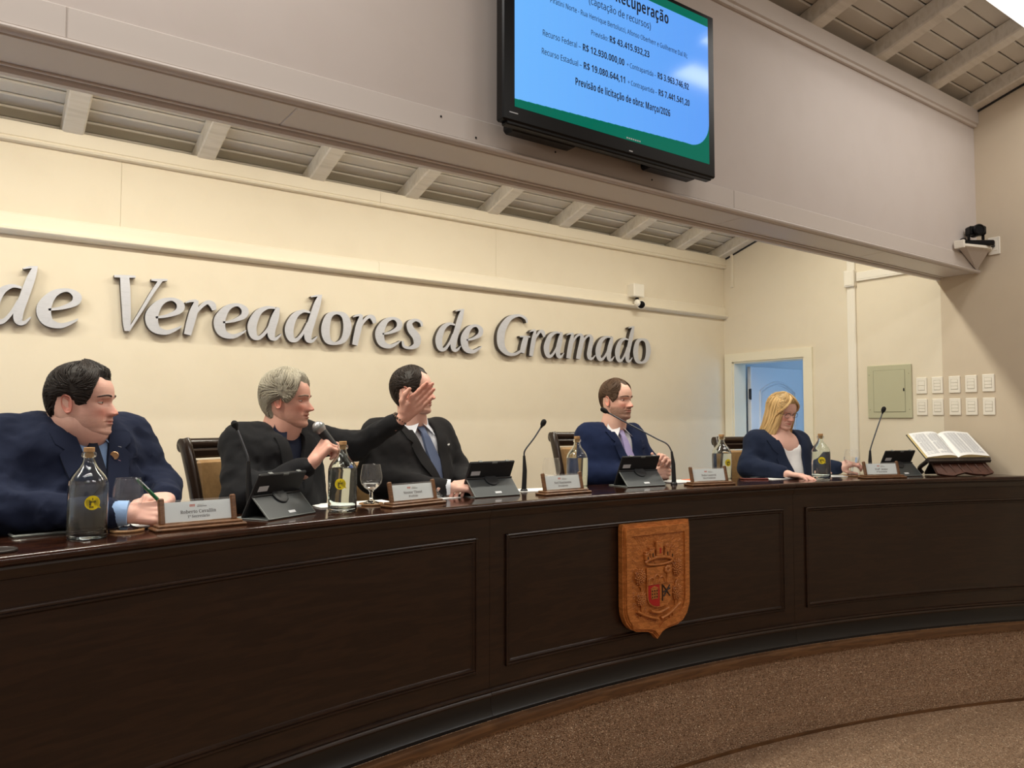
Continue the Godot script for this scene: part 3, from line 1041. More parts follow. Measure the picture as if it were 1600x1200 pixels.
	lathe(body, [Vector2(0, -0.03), Vector2(0.034, -0.03), Vector2(0.036, -0.02), Vector2(0.036, 0.05), Vector2(0.031, 0.055), Vector2(0.029, 0.048), Vector2(0, 0.048)], 20, aim)
	var bd := part(t, "camera_body", body, M.plastic_white)
	var lens := MB.new()
	lathe(lens, [Vector2(0, 0.046), Vector2(0.0305, 0.046), Vector2(0.0305, 0.054), Vector2(0.012, 0.057), Vector2(0, 0.057)], 20, aim)
	part(bd, "lens", lens, M.tv_black, "round black lens face")
	# conference camera on a corner shelf
	t = thing("corner_shelf", "small white corner shelf under the black conference camera", "shelf", Vector3(XW, 2.284, -2.345))
	var o := [Vector2(0, 0), Vector2(0, 0.1)]
	o = [Vector2(-0.36, 0.0), Vector2(-0.002, 0.0), Vector2(-0.002, 0.07), Vector2(-0.06, 0.105), Vector2(-0.11, 0.118), Vector2(-0.17, 0.115), Vector2(-0.36, 0.06)]
	var sh := MB.new()
	plate(sh, o, 0.0, 0.016, Transform3D(Basis(Vector3(1, 0, 0), Vector3(0, 0, 1), Vector3(0, -1, 0)), Vector3(0, 0.016, 0.012)))
	part(t, "shelf_board", sh, M.plastic_white)
	part(t, "shelf_upstand", bx(-0.368, -0.35, -0.012, 0.04, 0.012, 0.075, 0.003), M.plastic_white)
	var br := MB.new()
	var tip := Vector3(-0.05, -0.12, 0.014)
	var ring := [Vector3(-0.3, 0, 0.012), Vector3(-0.3, 0, 0.06), Vector3(-0.16, 0, 0.105), Vector3(-0.06, 0, 0.1), Vector3(-0.008, 0, 0.07), Vector3(-0.008, 0, 0.012)]
	for k in 6:
		br.face([ring[k], ring[(k + 1) % 6], tip])
	part(t, "bracket", br, M.header_trim)
	t = thing("conference_camera", "black conference camera with a swivelling head on the corner shelf", "camera", Vector3(XW - 0.175, 2.3005, -2.278), deg_to_rad(-38))
	t.scale = Vector3.ONE * 1.3
	part(t, "base", bx(-0.075, 0.075, 0, 0.028, -0.04, 0.04, 0.006), M.tv_black)
	for x in [-0.036, 0.036]:
		part(t, "yoke_arm", bx(x - 0.004, x + 0.004, 0.026, 0.09, -0.008, 0.008, 0.001), M.tv_black)
	var hd := MB.new()
	bbox(hd, Vector3(0.085, 0.046, 0.05), 0.006, Transform3D(Basis.IDENTITY, Vector3(0, 0.082, 0)))
	lathe(hd, [Vector2(0, -0.02), Vector2(0.03, -0.02), Vector2(0.03, 0.034), Vector2(0.024, 0.038), Vector2(0.02, 0.034), Vector2(0, 0.034)], 18, Transform3D(Basis(Vector3.RIGHT, PI / 2), Vector3(0, 0.082, 0)))
	part(t, "camera_head", hd, M.tv_black)
	var an := MB.new()
	tube(an, [Vector3(-0.085, 0.02, 0.0), Vector3(-0.09, 0.05, 0.0), Vector3(-0.088, 0.07, 0)], 0.003, 6)
	tube(an, smooth_path([Vector3(-0.07, 0.02, 0.0), Vector3(-0.085, 0.034, 0.01), Vector3(-0.06, 0.045, 0.0), Vector3(-0.03, 0.034, -0.02)], 5), 0.0028, 6)
	part(t, "camera_cable", an, M.black)
	t = thing("wall_outlet", "white outlet plate with a black plug beside the corner shelf", "outlet")
	t.transform = on_right(-2.236, 2.322)
	part(t, "plate", bx(-0.037, 0.037, -0.06, 0.06, 0, 0.01, 0.003), M.plastic_white)
	part(t, "insert", bx(-0.022, 0.022, -0.034, 0.034, 0.008, 0.0125, 0.002), M.plastic_white)
	var pl := MB.new()
	tube(pl, [Vector3(-0.002, 0.0, 0.01), Vector3(-0.002, 0.0, 0.035)], 0.011, 10)
	tube(pl, smooth_path([Vector3(-0.002, 0.0, 0.03), Vector3(-0.014, -0.004, 0.045), Vector3(-0.035, 0.0, 0.05), Vector3(-0.06, 0.012, 0.06)], 5), 0.004, 6)
	part(t, "plug", pl, M.black, "black plug and lead")

# ---------------------------------------------------------------- desk
func build_desk() -> void:
	var parts_of := [[-17.87, -3.31, -17.2, -3.84, "desk section at the end away from the right wall"], [-3.31, 11.245, -2.69, 10.69, "middle desk section that carries the carved shield"], [11.245, 24.6, 11.88, 25.0, "desk section that runs to the right wall under the open book"]]
	var n := 0
	for s in parts_of:
		var t := thing("desk_section", "curved dark wood " + s[4], "desk", Vector3.ZERO, 0, "sections of the curved desk")
		var a0: float = s[0] + 0.006
		var a1: float = s[1] - 0.006
		var mb := MB.new()
		var prof := [Vector2(0.46, TOP), Vector2(0.016, TOP)]
		for k in 9:
			var a := PI * 0.5 + PI * k / 8.0
			prof.append(Vector2(0.014 + cos(a) * 0.014, TOP - 0.0145 + sin(a) * 0.0145))
		prof += [Vector2(0.02, TOP - 0.031), Vector2(0.46, TOP - 0.031)]
		arc(mb, prof, a0, a1, 0.6)
		part(t, "desk_top", mb, M.desk_top, "glossy dark top")
		mb = MB.new()
		arc(mb, [Vector2(0.05, 0.75), Vector2(0.016, 0.75), Vector2(0.014, 0.742), Vector2(0.018, 0.736), Vector2(0.022, 0.728), Vector2(0.027, 0.72), Vector2(0.027, 0.714), Vector2(0.031, 0.711), Vector2(0.05, 0.711)], a0, a1, 0.6)
		part(t, "top_moulding", mb, M.desk)
		mb = MB.new()
		arc(mb, [Vector2(0.03, -0.04), Vector2(0.03, 0.74), Vector2(0.056, 0.74), Vector2(0.056, -0.04)], a0, a1, 0.6)
		part(t, "front_board", mb, M.desk)
		# picture-frame moulding of the panel
		var p0: float = s[2]
		var p1: float = minf(s[3], 24.55)
		var y0 := 0.062
		var y1 := 0.636
		var w := 0.026
		var hp := [Vector2(0.03, 0.0), Vector2(0.02, 0.0), Vector2(0.017, 0.004), Vector2(0.017, 0.008), Vector2(0.023, 0.011), Vector2(0.02, 0.015), Vector2(0.02, 0.019), Vector2(0.027, 0.023), Vector2(0.03, 0.026)]
		for up in 2:
			var q := []
			for v in hp:
				q.append(Vector2(v.x, y0 + v.y) if up == 0 else Vector2(v.x, y1 - v.y))
			mb = MB.new()
			arc(mb, q, p0, p1, 0.6)
			part(t, "panel_moulding", mb, M.desk)
		for side in 2:
			if (side == 0 and n == 0) or (side == 1 and n == 2):
				continue
			var ang := deg_to_rad(p0 if side == 0 else p1)
			var q := []
			for v in hp:
				q.append(Vector2((v.y if side == 0 else -v.y), -v.x + 0.03))
			mb = MB.new()
			var b := Basis(Vector3(cos(ang), 0, sin(ang)), Vector3(-sin(ang), 0, cos(ang)), Vector3(0, -1, 0))
			plate(mb, q, -y1, -y0, Transform3D(b, around(ang, 0.03, 0)))
			part(t, "panel_moulding", mb, M.desk)
		mb = MB.new()
		arc(mb, [Vector2(0.06, -0.016), Vector2(0.024, -0.016), Vector2(0.018, -0.02), Vector2(0.016, -0.027), Vector2(0.02, -0.032), Vector2(0.014, -0.036), Vector2(0.011, -0.043), Vector2(0.014, -0.05), Vector2(0.06, -0.05)], a0, a1, 0.6)
		part(t, "base_bead", mb, M.desk)
		mb = MB.new()
		arc(mb, [Vector2(0.07, -0.05), Vector2(0.021, -0.05), Vector2(0.022, -0.065), Vector2(0.021, -0.085), Vector2(0.017, -0.105), Vector2(0.009, -0.12), Vector2(0.002, -0.127), Vector2(0.001, LEDGE + 0.0005), Vector2(0.07, LEDGE + 0.0005)], a0, a1, 0.6)
		part(t, "base_cove", mb, M.desk_base, "black coved base")
		for k in 2:
			var ga := a0 + 0.05 if k == 0 else a1 - 0.35
			mb = MB.new()
			arc(mb, [Vector2(0.056, 0.0), Vector2(0.056, TOP - 0.031), Vector2(0.42, TOP - 0.031), Vector2(0.42, 0.0)], ga, ga + 0.3, 2.0)
			part(t, "gable", mb, M.desk)
		n += 1
# ---------------------------------------------------------------- things on the desk
func tang(deg: float) -> float:
	return -deg_to_rad(deg)

func bottle(deg: float, dr: float, face: float, level: float, label: String, has_tag := true) -> void:
	var t := thing("water_bottle", label, "bottle", spot(deg, dr), face, "corked water bottles")
	var out := [Vector2(0.0, 0.0), Vector2(0.05, 0.0), Vector2(0.0545, 0.003), Vector2(0.056, 0.009), Vector2(0.056, 0.155), Vector2(0.0555, 0.166), Vector2(0.0525, 0.179), Vector2(0.046, 0.192), Vector2(0.036, 0.205), Vector2(0.026, 0.217), Vector2(0.0195, 0.229), Vector2(0.017, 0.238), Vector2(0.0168, 0.246), Vector2(0.0195, 0.248), Vector2(0.0205, 0.252), Vector2(0.0205, 0.258), Vector2(0.019, 0.262), Vector2(0.0168, 0.263)]
	var inn := [Vector2(0.0135, 0.261), Vector2(0.0132, 0.238), Vector2(0.0165, 0.227), Vector2(0.0235, 0.214), Vector2(0.034, 0.201), Vector2(0.0437, 0.189), Vector2(0.0495, 0.177), Vector2(0.0522, 0.165), Vector2(0.0525, 0.155), Vector2(0.0525, 0.022), Vector2(0.049, 0.0155), Vector2(0.04, 0.013), Vector2(0.02, 0.017), Vector2(0.0, 0.019)]
	var mb := MB.new()
	lathe(mb, out + inn, 48)
	part(t, "glass_body", mb, M.glass_green, "clear glass with a thick greenish base")
	mb = MB.new()
	var wp := []
	for k in range(inn.size() - 1, -1, -1):
		var p: Vector2 = inn[k]
		if p.y < level:
			wp.append(Vector2(p.x + (0.0006 if p.x > 0.0 else 0.0), p.y - 0.0006))
		else:
			var q: Vector2 = inn[k + 1]
			var r := lerpf(q.x, p.x, (level - q.y) / (p.y - q.y)) + 0.0006
			wp.append(Vector2(r, level))
			wp.append(Vector2(0.0, level))
			break
	lathe(mb, wp, 48)
	part(t, "water", mb, M.water)
	mb = MB.new()
	lathe(mb, [Vector2(0.0, 0.245), Vector2(0.0125, 0.245), Vector2(0.0131, 0.263), Vector2(0.0155, 0.264), Vector2(0.0155, 0.276), Vector2(0.0145, 0.277), Vector2(0.0, 0.277)], 20)
	part(t, "cork", mb, M.cork)
	if not has_tag:
		return
	# yellow speech-bubble sticker wrapped on the glass
	mb = MB.new()
	var c := mb.vert(on_glass(0, 0.112))
	var ring := []
	for k in 40:
		var a := TAU * k / 40
		var r := 0.0215
		if k in [35, 36, 37]:
			r = [0.0215, 0.031, 0.0225][k - 35]
		ring.append(mb.vert(on_glass(cos(a) * r, 0.112 + sin(a) * r)))
	for k in 40:
		mb.tri(c, ring[k], ring[(k + 1) % 40])
	var st := part(t, "sticker", mb, M.yellow, "yellow speech bubble sticker")
	var rows := [["A", 0.004, 0.1235, 0.0], ["ÁGUA", 0.018, 0.1155, 0.0], ["É", 0.005, 0.1075, -0.006], ["SUA", 0.012, 0.0995, -0.003]]
	for r in rows:
		words(st, "sticker_text", r[0], sans_bold, 0.0058, M.ink, Transform3D(Basis.IDENTITY, Vector3(r[3], r[2], 0.0567)), r[1], 0.0012)

func on_glass(x: float, y: float) -> Vector3:
	var a := x / 0.056
	return Vector3(sin(a) * 0.0563, y, cos(a) * 0.0563)

func goblet(deg: float, dr: float, fill: float, label: String, lift := 0.0) -> void:
	var at := spot(deg, dr)
	at.y += lift
	var t := thing("water_goblet", label, "glass", at, 0, "stemmed water glasses")
	var inn := [Vector2(0.0372, 0.165), Vector2(0.0425, 0.14), Vector2(0.0458, 0.115), Vector2(0.0457, 0.1), Vector2(0.0402, 0.083), Vector2(0.028, 0.069), Vector2(0.0135, 0.0595), Vector2(0.0, 0.056)]
	var foot := [Vector2(0, 0.0), Vector2(0.034, 0.0), Vector2(0.0345, 0.0025), Vector2(0.028, 0.006), Vector2(0.016, 0.0105), Vector2(0.0085, 0.017), Vector2(0.0065, 0.026), Vector2(0.0085, 0.032), Vector2(0.0075, 0.038), Vector2(0.0075, 0.046), Vector2(0.013, 0.0555), Vector2(0.0, 0.0555)]
	var mb := MB.new()
	var bowl := [Vector2(0.0, 0.0556), Vector2(0.0136, 0.0559), Vector2(0.029, 0.067), Vector2(0.041, 0.082), Vector2(0.0465, 0.1), Vector2(0.0465, 0.115), Vector2(0.043, 0.14), Vector2(0.0375, 0.165)]
	lathe(mb, bowl, 40)
	part(t, "bowl", mb, M.thin_glass, "clear thin bowl")
	mb = MB.new()
	var rim := []
	for k in 33:
		rim.append(Vector3(cos(TAU * k / 32) * 0.0375, 0.165, sin(TAU * k / 32) * 0.0375))
	tube(mb, rim, 0.0008, 6, false)
	part(t, "rim", mb, M.thin_glass)
	mb = MB.new()
	lathe(mb, foot, 40)
	part(t, "stem", mb, M.glass, "clear solid stem and foot")
	if fill > 0.0:
		var wp := []
		for k in range(inn.size() - 1, -1, -1):
			var p: Vector2 = inn[k]
			if p.y < fill:
				wp.append(Vector2(maxf(p.x - 0.0004, 0.0), p.y + 0.0004))
			else:
				var q: Vector2 = inn[k + 1]
				wp.append(Vector2(lerpf(q.x, p.x, (fill - q.y) / (p.y - q.y)) - 0.0004, fill))
				wp.append(Vector2(0.0, fill))
				break
		mb = MB.new()
		lathe(mb, wp, 40)
		part(t, "water", mb, M.water)

func coaster(deg: float, dr: float, label: String, m: Material = null) -> void:
	var t := thing("drink_coaster", label, "coaster", spot(deg, dr, TOP), 0, "round wooden coasters")
	var mb := MB.new()
	lathe(mb, [Vector2(0, 0.0), Vector2(0.05, 0.0), Vector2(0.052, 0.002), Vector2(0.052, 0.006), Vector2(0.05, 0.008), Vector2(0.045, 0.008), Vector2(0.043, 0.0062), Vector2(0, 0.0062)], 36)
	part(t, "disc", mb, m if m else M.coaster)

func name_plate(deg: float, dr: float, line1: String, w1: float, line2: String, w2: float, label: String, turn := 0.0) -> void:
	var t := thing("name_plate", label, "name plate", spot(deg, dr), tang(deg) + turn, "name plates on the desk")
	var mb := MB.new()
	bx(-0.15, 0.15, 0.0, 0.011, -0.042, 0.042, 0.004, mb)
	part(t, "lower_base", mb, M.plate_wood)
	mb = MB.new()
	bx(-0.138, 0.138, 0.010, 0.02, -0.032, 0.032, 0.003, mb)
	part(t, "upper_base", mb, M.plate_wood)
	var lean := Basis(Vector3.RIGHT, deg_to_rad(-14))
	for s in [-1, 1]:
		mb = MB.new()
		bbox(mb, Vector3(0.019, 0.088, 0.016), 0.004, Transform3D(lean, Vector3(s * 0.119, 0.06, -0.01)))
		part(t, "post", mb, M.plate_wood)
	mb = MB.new()
	bbox(mb, Vector3(0.222, 0.066, 0.0012), 0.0, Transform3D(lean, Vector3(0, 0.056, -0.009)))
	var card := part(t, "card", mb, M.card, "white printed card")
	mb = MB.new()
	bbox(mb, Vector3(0.226, 0.074, 0.003), 0.0006, Transform3D(lean, Vector3(0, 0.059, -0.0065)))
	part(t, "cover_glass", mb, M.pane, "clear cover")
	var o := Vector3(0, 0.056, -0.009)
	words(card, "card_text", line1, serif_bold, 0.0112, M.ink, Transform3D(lean, o + lean * Vector3(0, -0.002, 0.0008)), w1, 0.0003)
	words(card, "card_text", line2, serif_bold, 0.009, M.ink, Transform3D(lean, o + lean * Vector3(0, -0.018, 0.0008)), w2, 0.0003)
	# small crest mark with two words beside it
	mb = MB.new()
	for k in 4:
		var x := -0.026 + k * 0.0045
		bbox(mb, Vector3(0.0032, 0.006 + 0.002 * (k % 2), 0.0003), 0.0, Transform3D(lean, o + lean * Vector3(x, 0.0175 + 0.001 * (k % 2), 0.0008)))
	bbox(mb, Vector3(0.018, 0.0018, 0.0003), 0.0, Transform3D(lean, o + lean * Vector3(-0.019, 0.0215, 0.0008)))
	part(card, "red_mark", mb, M.ink_red)
	words(card, "card_text", "CÂMARA DE", sans, 0.0028, M.plastic_line, Transform3D(lean, o + lean * Vector3(0.008, 0.0195, 0.0008)), 0.022, 0.0003)
	words(card, "card_text", "GRAMADO", sans_bold, 0.0034, M.ink, Transform3D(lean, o + lean * Vector3(0.0125, 0.0145, 0.0008)), 0.032, 0.0003)

func tablet(at: Vector3, turn: float, label: String) -> void:
	var t := thing("tablet_computer", label, "tablet", at, turn, "tablets in folding cases")
	var lean := Transform3D(Basis(Vector3.RIGHT, deg_to_rad(27)), Vector3(0, 0.003, -0.075))
	var mb := MB.new()
	bbox(mb, Vector3(0.258, 0.182, 0.012), 0.004, lean * Transform3D(Basis.IDENTITY, Vector3(0, 0.091, 0)))
	var sl := part(t, "tablet_shell", mb, M.tablet_case, "black tablet shell")
	mb = MB.new()
	bbox(mb, Vector3(0.235, 0.158, 0.001), 0.0, lean * Transform3D(Basis.IDENTITY, Vector3(0, 0.091, -0.0065)))
	part(sl, "tablet_glass", mb, M.tv_black)
	mb = MB.new()
	bbox(mb, Vector3(0.05, 0.022, 0.0006), 0.0, lean * Transform3D(Basis.IDENTITY, Vector3(-0.084, 0.122, 0.0064)))
	part(sl, "asset_label", mb, M.sticker, "small white sticker")
	mb = MB.new()
	bbox(mb, Vector3(0.03, 0.009, 0.003), 0.001, lean * Transform3D(Basis.IDENTITY, Vector3(0.01, 0.177, 0.006)))
	part(sl, "camera_bump", mb, M.tablet_edge)
	for x in [-0.07, 0.085]:
		mb = MB.new()
		bbox(mb, Vector3(0.02, 0.004, 0.013), 0.001, lean * Transform3D(Basis.IDENTITY, Vector3(x, 0.1825, 0)))
		part(sl, "clip", mb, M.tablet_edge)
	# folded flap that props it up
	var top := Vector3(0, 0.083, -0.026)
	var foot := Vector3(0, 0.003, 0.055)
	var dir := (top - foot).normalized()
	var fb := Basis(Vector3.RIGHT, dir, Vector3.RIGHT.cross(dir))
	mb = MB.new()
	bbox(mb, Vector3(0.26, top.distance_to(foot), 0.005), 0.002, Transform3D(fb, (top + foot) * 0.5))
	var fl := part(t, "prop_flap", mb, M.tablet_case2, "dark grey prop flap")
	mb = MB.new()
	for q in [[-0.128, 0.0, 0.004, top.distance_to(foot)], [0.128, 0.0, 0.004, top.distance_to(foot)], [0.0, -top.distance_to(foot) * 0.5 + 0.002, 0.258, 0.004]]:
		bbox(mb, Vector3(q[2], q[3], 0.006), 0.001, Transform3D(fb, (top + foot) * 0.5 + fb * Vector3(q[0], q[1], 0)))
	part(fl, "flap_edge", mb, M.tablet_edge)
	mb = MB.new()
	bbox(mb, Vector3(0.036, 0.011, 0.0008), 0.0, Transform3D(fb, (top + foot) * 0.5 + fb * Vector3(0.01, -0.035, 0.0028)))
	part(fl, "asset_label", mb, M.sticker, "small white sticker")
	mb = MB.new()
	lathe(mb, [Vector2(0, -0.004), Vector2(0.036, -0.004), Vector2(0.036, 0.006), Vector2(0.03, 0.0085), Vector2(0.012, 0.0065), Vector2(0, 0.0065)], 32, Transform3D(fb * Basis(Vector3.RIGHT, PI / 2), top + fb * Vector3(0.005, -0.012, 0.002)))
	part(t, "swivel_disc", mb, M.tablet_case, "round black swivel disc")
	mb = MB.new()
	tube(mb, [top + Vector3(-0.13, 0, 0.004), top + Vector3(0.13, 0, 0.004)], 0.005, 8)
	part(t, "hinge", mb, M.tablet_case)
	part(t, "base_flap", bx(-0.13, 0.13, 0.0, 0.004, -0.12, 0.05, 0.0015), M.tablet_edge, "grey flap flat on the desk")

func microphone(at: Vector3, pts: Array, label: String) -> void:
	var t := thing("gooseneck_microphone", label, "microphone", at, 0, "gooseneck microphones")
	var mb := MB.new()
	lathe(mb, [Vector2(0, 0), Vector2(0.019, 0), Vector2(0.019, 0.006), Vector2(0.016, 0.012), Vector2(0.013, 0.014), Vector2(0.013, 0.024), Vector2(0.0, 0.024)], 20)
	part(t, "socket", mb, M.mic)
	mb = MB.new()
	tube(mb, [Vector3(0, 0.02, 0), pts[0], pts[1]], [0.0125, 0.0115, 0.0062], 14)
	part(t, "sleeve", mb, M.mic)
	mb = MB.new()
	var path := smooth_path(pts.slice(1, pts.size() - 1), 6)
	tube(mb, path, 0.0042, 10)
	part(t, "gooseneck", mb, M.mic_metal)
	var a: Vector3 = pts[pts.size() - 2]
	var b: Vector3 = pts[pts.size() - 1]
	var d := (b - a).normalized()
	mb = MB.new()
	tube(mb, [a - d * 0.012, a - d * 0.003, a + d * 0.004, a + d * 0.014, b, b + d * 0.008, b + d * 0.0125], [0.005, 0.006, 0.0115, 0.0138, 0.0138, 0.0105, 0.003], 16)
	part(t, "foam_cap", mb, M.foam, "black foam windscreen")

func sheet(called: String, label: String, at: Vector3, turn: float, size: Vector2, m: Material, thick: float, category: String, group := "") -> Node3D:
	var t := thing(called, label, category, at, turn, group)
	part(t, "body", bx(-size.x / 2, size.x / 2, 0, thick, -size.y / 2, size.y / 2, minf(0.0015, thick * 0.3)), m)
	return t

func phone(at: Vector3, turn: float, label: String, case_mat: Material) -> void:
	var t := thing("mobile_phone", label, "phone", at, turn)
	part(t, "case", bx(-0.038, 0.038, 0, 0.009, -0.078, 0.078, 0.004), case_mat)
	part(t, "screen", bx(-0.034, 0.034, 0.0085, 0.0096, -0.073, 0.073, 0.0004), M.tv_black)

func build_table_things() -> void:
	bottle(-14.44, 0.165, deg_to_rad(6), 0.176, "corked water bottle with yellow sticker in front of the heavy man in navy")
	bottle(-7.85, 0.178, deg_to_rad(-32), 0.172, "corked water bottle with yellow sticker beside the tablet of the grey-haired man")
	bottle(1.96, 0.3, deg_to_rad(140), 0.165, "corked water bottle half hidden behind the third name plate", false)
	bottle(9.23, 0.3, deg_to_rad(-10), 0.165, "corked water bottle behind the fourth name plate beside the woman's chair")
	bottle(14.35, 0.25, deg_to_rad(-52), 0.165, "corked water bottle with yellow sticker in front of the woman")
	goblet(-13.43, 0.222, 0.0, "empty stemmed glass on a coaster beside the heavy man's hands", 0.0065)
	goblet(-6.37, 0.3, 0.084, "stemmed glass with a little water behind the second name plate", 0.0065)
	goblet(0.95, 0.33, 0.075, "stemmed glass behind the third name plate beside a bottle")
	goblet(6.05, 0.31, 0.0, "stemmed glass mostly hidden behind the third tablet by clasped hands")
	goblet(16.4, 0.3, 0.118, "stemmed glass of water held by the woman", 0.0065)
	coaster(-13.43, 0.222, "round wooden coaster beside the heavy man's hands")
	coaster(-6.37, 0.3, "round wooden coaster behind the second name plate")
	coaster(16.4, 0.3, "round wooden coaster under the glass of the woman")
	coaster(-16.3, 0.1, "dark round coaster with no glass beside the bottle of the heavy man", M.stand_dark)
	name_plate(-12.05, 0.13, "Roberto Cavallin", 0.118, "1º Secretário", 0.073, "wooden name plate in front of the heavy man in navy", deg_to_rad(-6))
	name_plate(-5.45, 0.17, "Nestor Tissot", 0.102, "Prefeito", 0.05, "wooden name plate in front of the man in the blue-grey tie", deg_to_rad(6))
	name_plate(0.5, 0.15, "Neri Nascimento", 0.108, "Presidente", 0.062, "wooden name plate in front of the empty stretch of wall and chair", deg_to_rad(1))
	name_plate(7.5, 0.13, "Pedro Lazaretti", 0.1, "Vice-Presidente", 0.088, "wooden name plate in front of the man in the lilac tie", deg_to_rad(-4))
	name_plate(16.9, 0.12, "Profª. Denise", 0.09, "2ª Secretária", 0.076, "wooden name plate beside the carved book stand", deg_to_rad(-6))
	tablet(spot(-9.6, 0.2), deg_to_rad(30), "black tablet propped askew beside the hand microphone speaker")
	tablet(spot(-1.95, 0.27), tang(-1.9) - deg_to_rad(2), "black tablet propped beside the second name plate, by clasped hands")
	tablet(spot(4.85, 0.27), tang(4.85) - deg_to_rad(3), "black tablet propped in front of the man in the lilac tie")
	tablet(spot(18.6, 0.22), tang(18.6) + deg_to_rad(4), "black tablet propped between the last name plate and the open book")
	microphone(Vector3(0.903, TOP, -2.97), [Vector3(-0.005, 0.108, 0.003), Vector3(-0.01, 0.205, 0.006), Vector3(-0.014, 0.228, 0.004), Vector3(-0.038, 0.299, -0.01), Vector3(-0.051, 0.333, -0.017), Vector3(-0.057, 0.348, -0.021)], "grey gooseneck microphone between the first name plate and the askew tablet")
	microphone(spot(-0.15, 0.354), [Vector3(0, 0.107, 0.006), Vector3(-0.005, 0.182, 0.007), Vector3(-0.001, 0.211, 0.012), Vector3(0.034, 0.272, 0.041), Vector3(0.064, 0.333, 0.066), Vector3(0.072, 0.354, 0.073)], "black gooseneck microphone standing alone against the bare wall")
	microphone(spot(6.42, 0.253), [Vector3(-0.006, 0.115, 0.002), Vector3(-0.015, 0.185, -0.001), Vector3(-0.038, 0.227, -0.014), Vector3(-0.089, 0.259, -0.049), Vector3(-0.208, 0.335, -0.13), Vector3(-0.316, 0.406, -0.204), Vector3(-0.338, 0.422, -0.219)], "long gooseneck microphone slanting across the man in the lilac tie")
	microphone(spot(17.4, 0.29), [Vector3(-0.006, 0.096, 0.001), Vector3(-0.008, 0.165, 0.004), Vector3(0.001, 0.212, 0.014), Vector3(0.025, 0.31, 0.037), Vector3(0.052, 0.415, 0.062), Vector3(0.058, 0.438, 0.067)], "tall gooseneck microphone beside the last name plate")
	# papers and small things
	sheet("paper_sheet", "loose white papers under the heavy man's hands", spot(-12.3, 0.36), tang(-12) + 0.1, Vector2(0.3, 0.2), M.paper, 0.003, "paper", "papers on the desk")
	sheet("paper_sheet", "white papers behind the bottle beside the grey-haired man", spot(-6.7, 0.37), tang(-7) - 0.15, Vector2(0.34, 0.15), M.paper, 0.004, "paper", "papers on the desk")
	sheet("paper_sheet", "white papers between the second name plate and the second tablet", spot(-3.9, 0.36), tang(-4) + 0.1, Vector2(0.22, 0.16), M.paper, 0.003, "paper", "papers on the desk")
	sheet("paper_sheet", "white papers beside the lone microphone", spot(0.55, 0.38), tang(0.5) - 0.2, Vector2(0.24, 0.15), M.paper, 0.003, "paper", "papers on the desk")
	sheet("paper_sheet", "white papers beside the third microphone under the orange folder", spot(7.4, 0.37), tang(7) + 0.12, Vector2(0.22, 0.15), M.paper, 0.006, "paper", "papers on the desk")
	sheet("paper_sheet", "white papers under the woman's resting hand", spot(12.6, 0.35), tang(12) + 0.05, Vector2(0.3, 0.19), M.paper, 0.003, "paper", "papers on the desk")
	sheet("paper_sheet", "white papers between the woman's bottle and glass", spot(15.4, 0.37), tang(15) - 0.1, Vector2(0.26, 0.16), M.paper, 0.003, "paper", "papers on the desk")
	sheet("document_folder", "flat orange folder beside the third gooseneck microphone", spot(8.5, 0.38, TOP), tang(8) + 0.1, Vector2(0.16, 0.14), M.orange, 0.008, "folder")
	phone(spot(-14.9, 0.36), tang(-15) + 1.45, "clear-cased phone lying behind the bottle of the heavy man", M.glass_case)
	phone(spot(11.15, 0.33), tang(11) + 1.2, "red-cased phone lying in front of the woman's sleeve", M.red_case)
	phone(spot(5.9, 0.4), tang(6) + 1.3, "grey phone lying beside the third tablet", M.tablet_edge)
	var pn := thing("ballpoint_pen", "dark pen lying under the woman's fingers", "pen", spot(14.0, 0.32), tang(14))
	var mb := MB.new()
	tube(mb, [Vector3(-0.065, 0.005, 0), Vector3(-0.055, 0.005, 0), Vector3(0.05, 0.005, 0), Vector3(0.068, 0.005, 0)], [0.003, 0.0045, 0.0045, 0.0012], 10)
	part(pn, "barrel", mb, M.mic)
	var fs := thing("folded_spectacles", "pale folded spectacles on papers beside the second name plate", "glasses", spot(-3.55, 0.33, TOP + 0.0035), tang(-3.5))
	mb = MB.new()
	for s in [-1, 1]:
		var ring := []
		for k in 21:
			var a := TAU * k / 20
			ring.append(Vector3(s * 0.031 + cos(a) * 0.023, 0.02 + sin(a) * 0.017, 0))
		tube(mb, ring, 0.0018, 6, false)
		tube(mb, [Vector3(s * 0.054, 0.024, 0), Vector3(s * 0.054, 0.02, -0.01), Vector3(-s * 0.04, 0.012, -0.016)], 0.0018, 6)
	part(fs, "frame", mb, M.tablet_edge)
	for s in [-1, 1]:
		mb = MB.new()
		lathe(mb, [Vector2(0, -0.0006), Vector2(0.0225, -0.0006), Vector2(0.0225, 0.0006), Vector2(0, 0.0006)], 18, Transform3D(Basis(Vector3.RIGHT, PI / 2), Vector3(s * 0.031, 0.02, 0)))
		part(fs, "lens", mb, M.pane)
	build_book()
	build_shield()
	build_chairs()

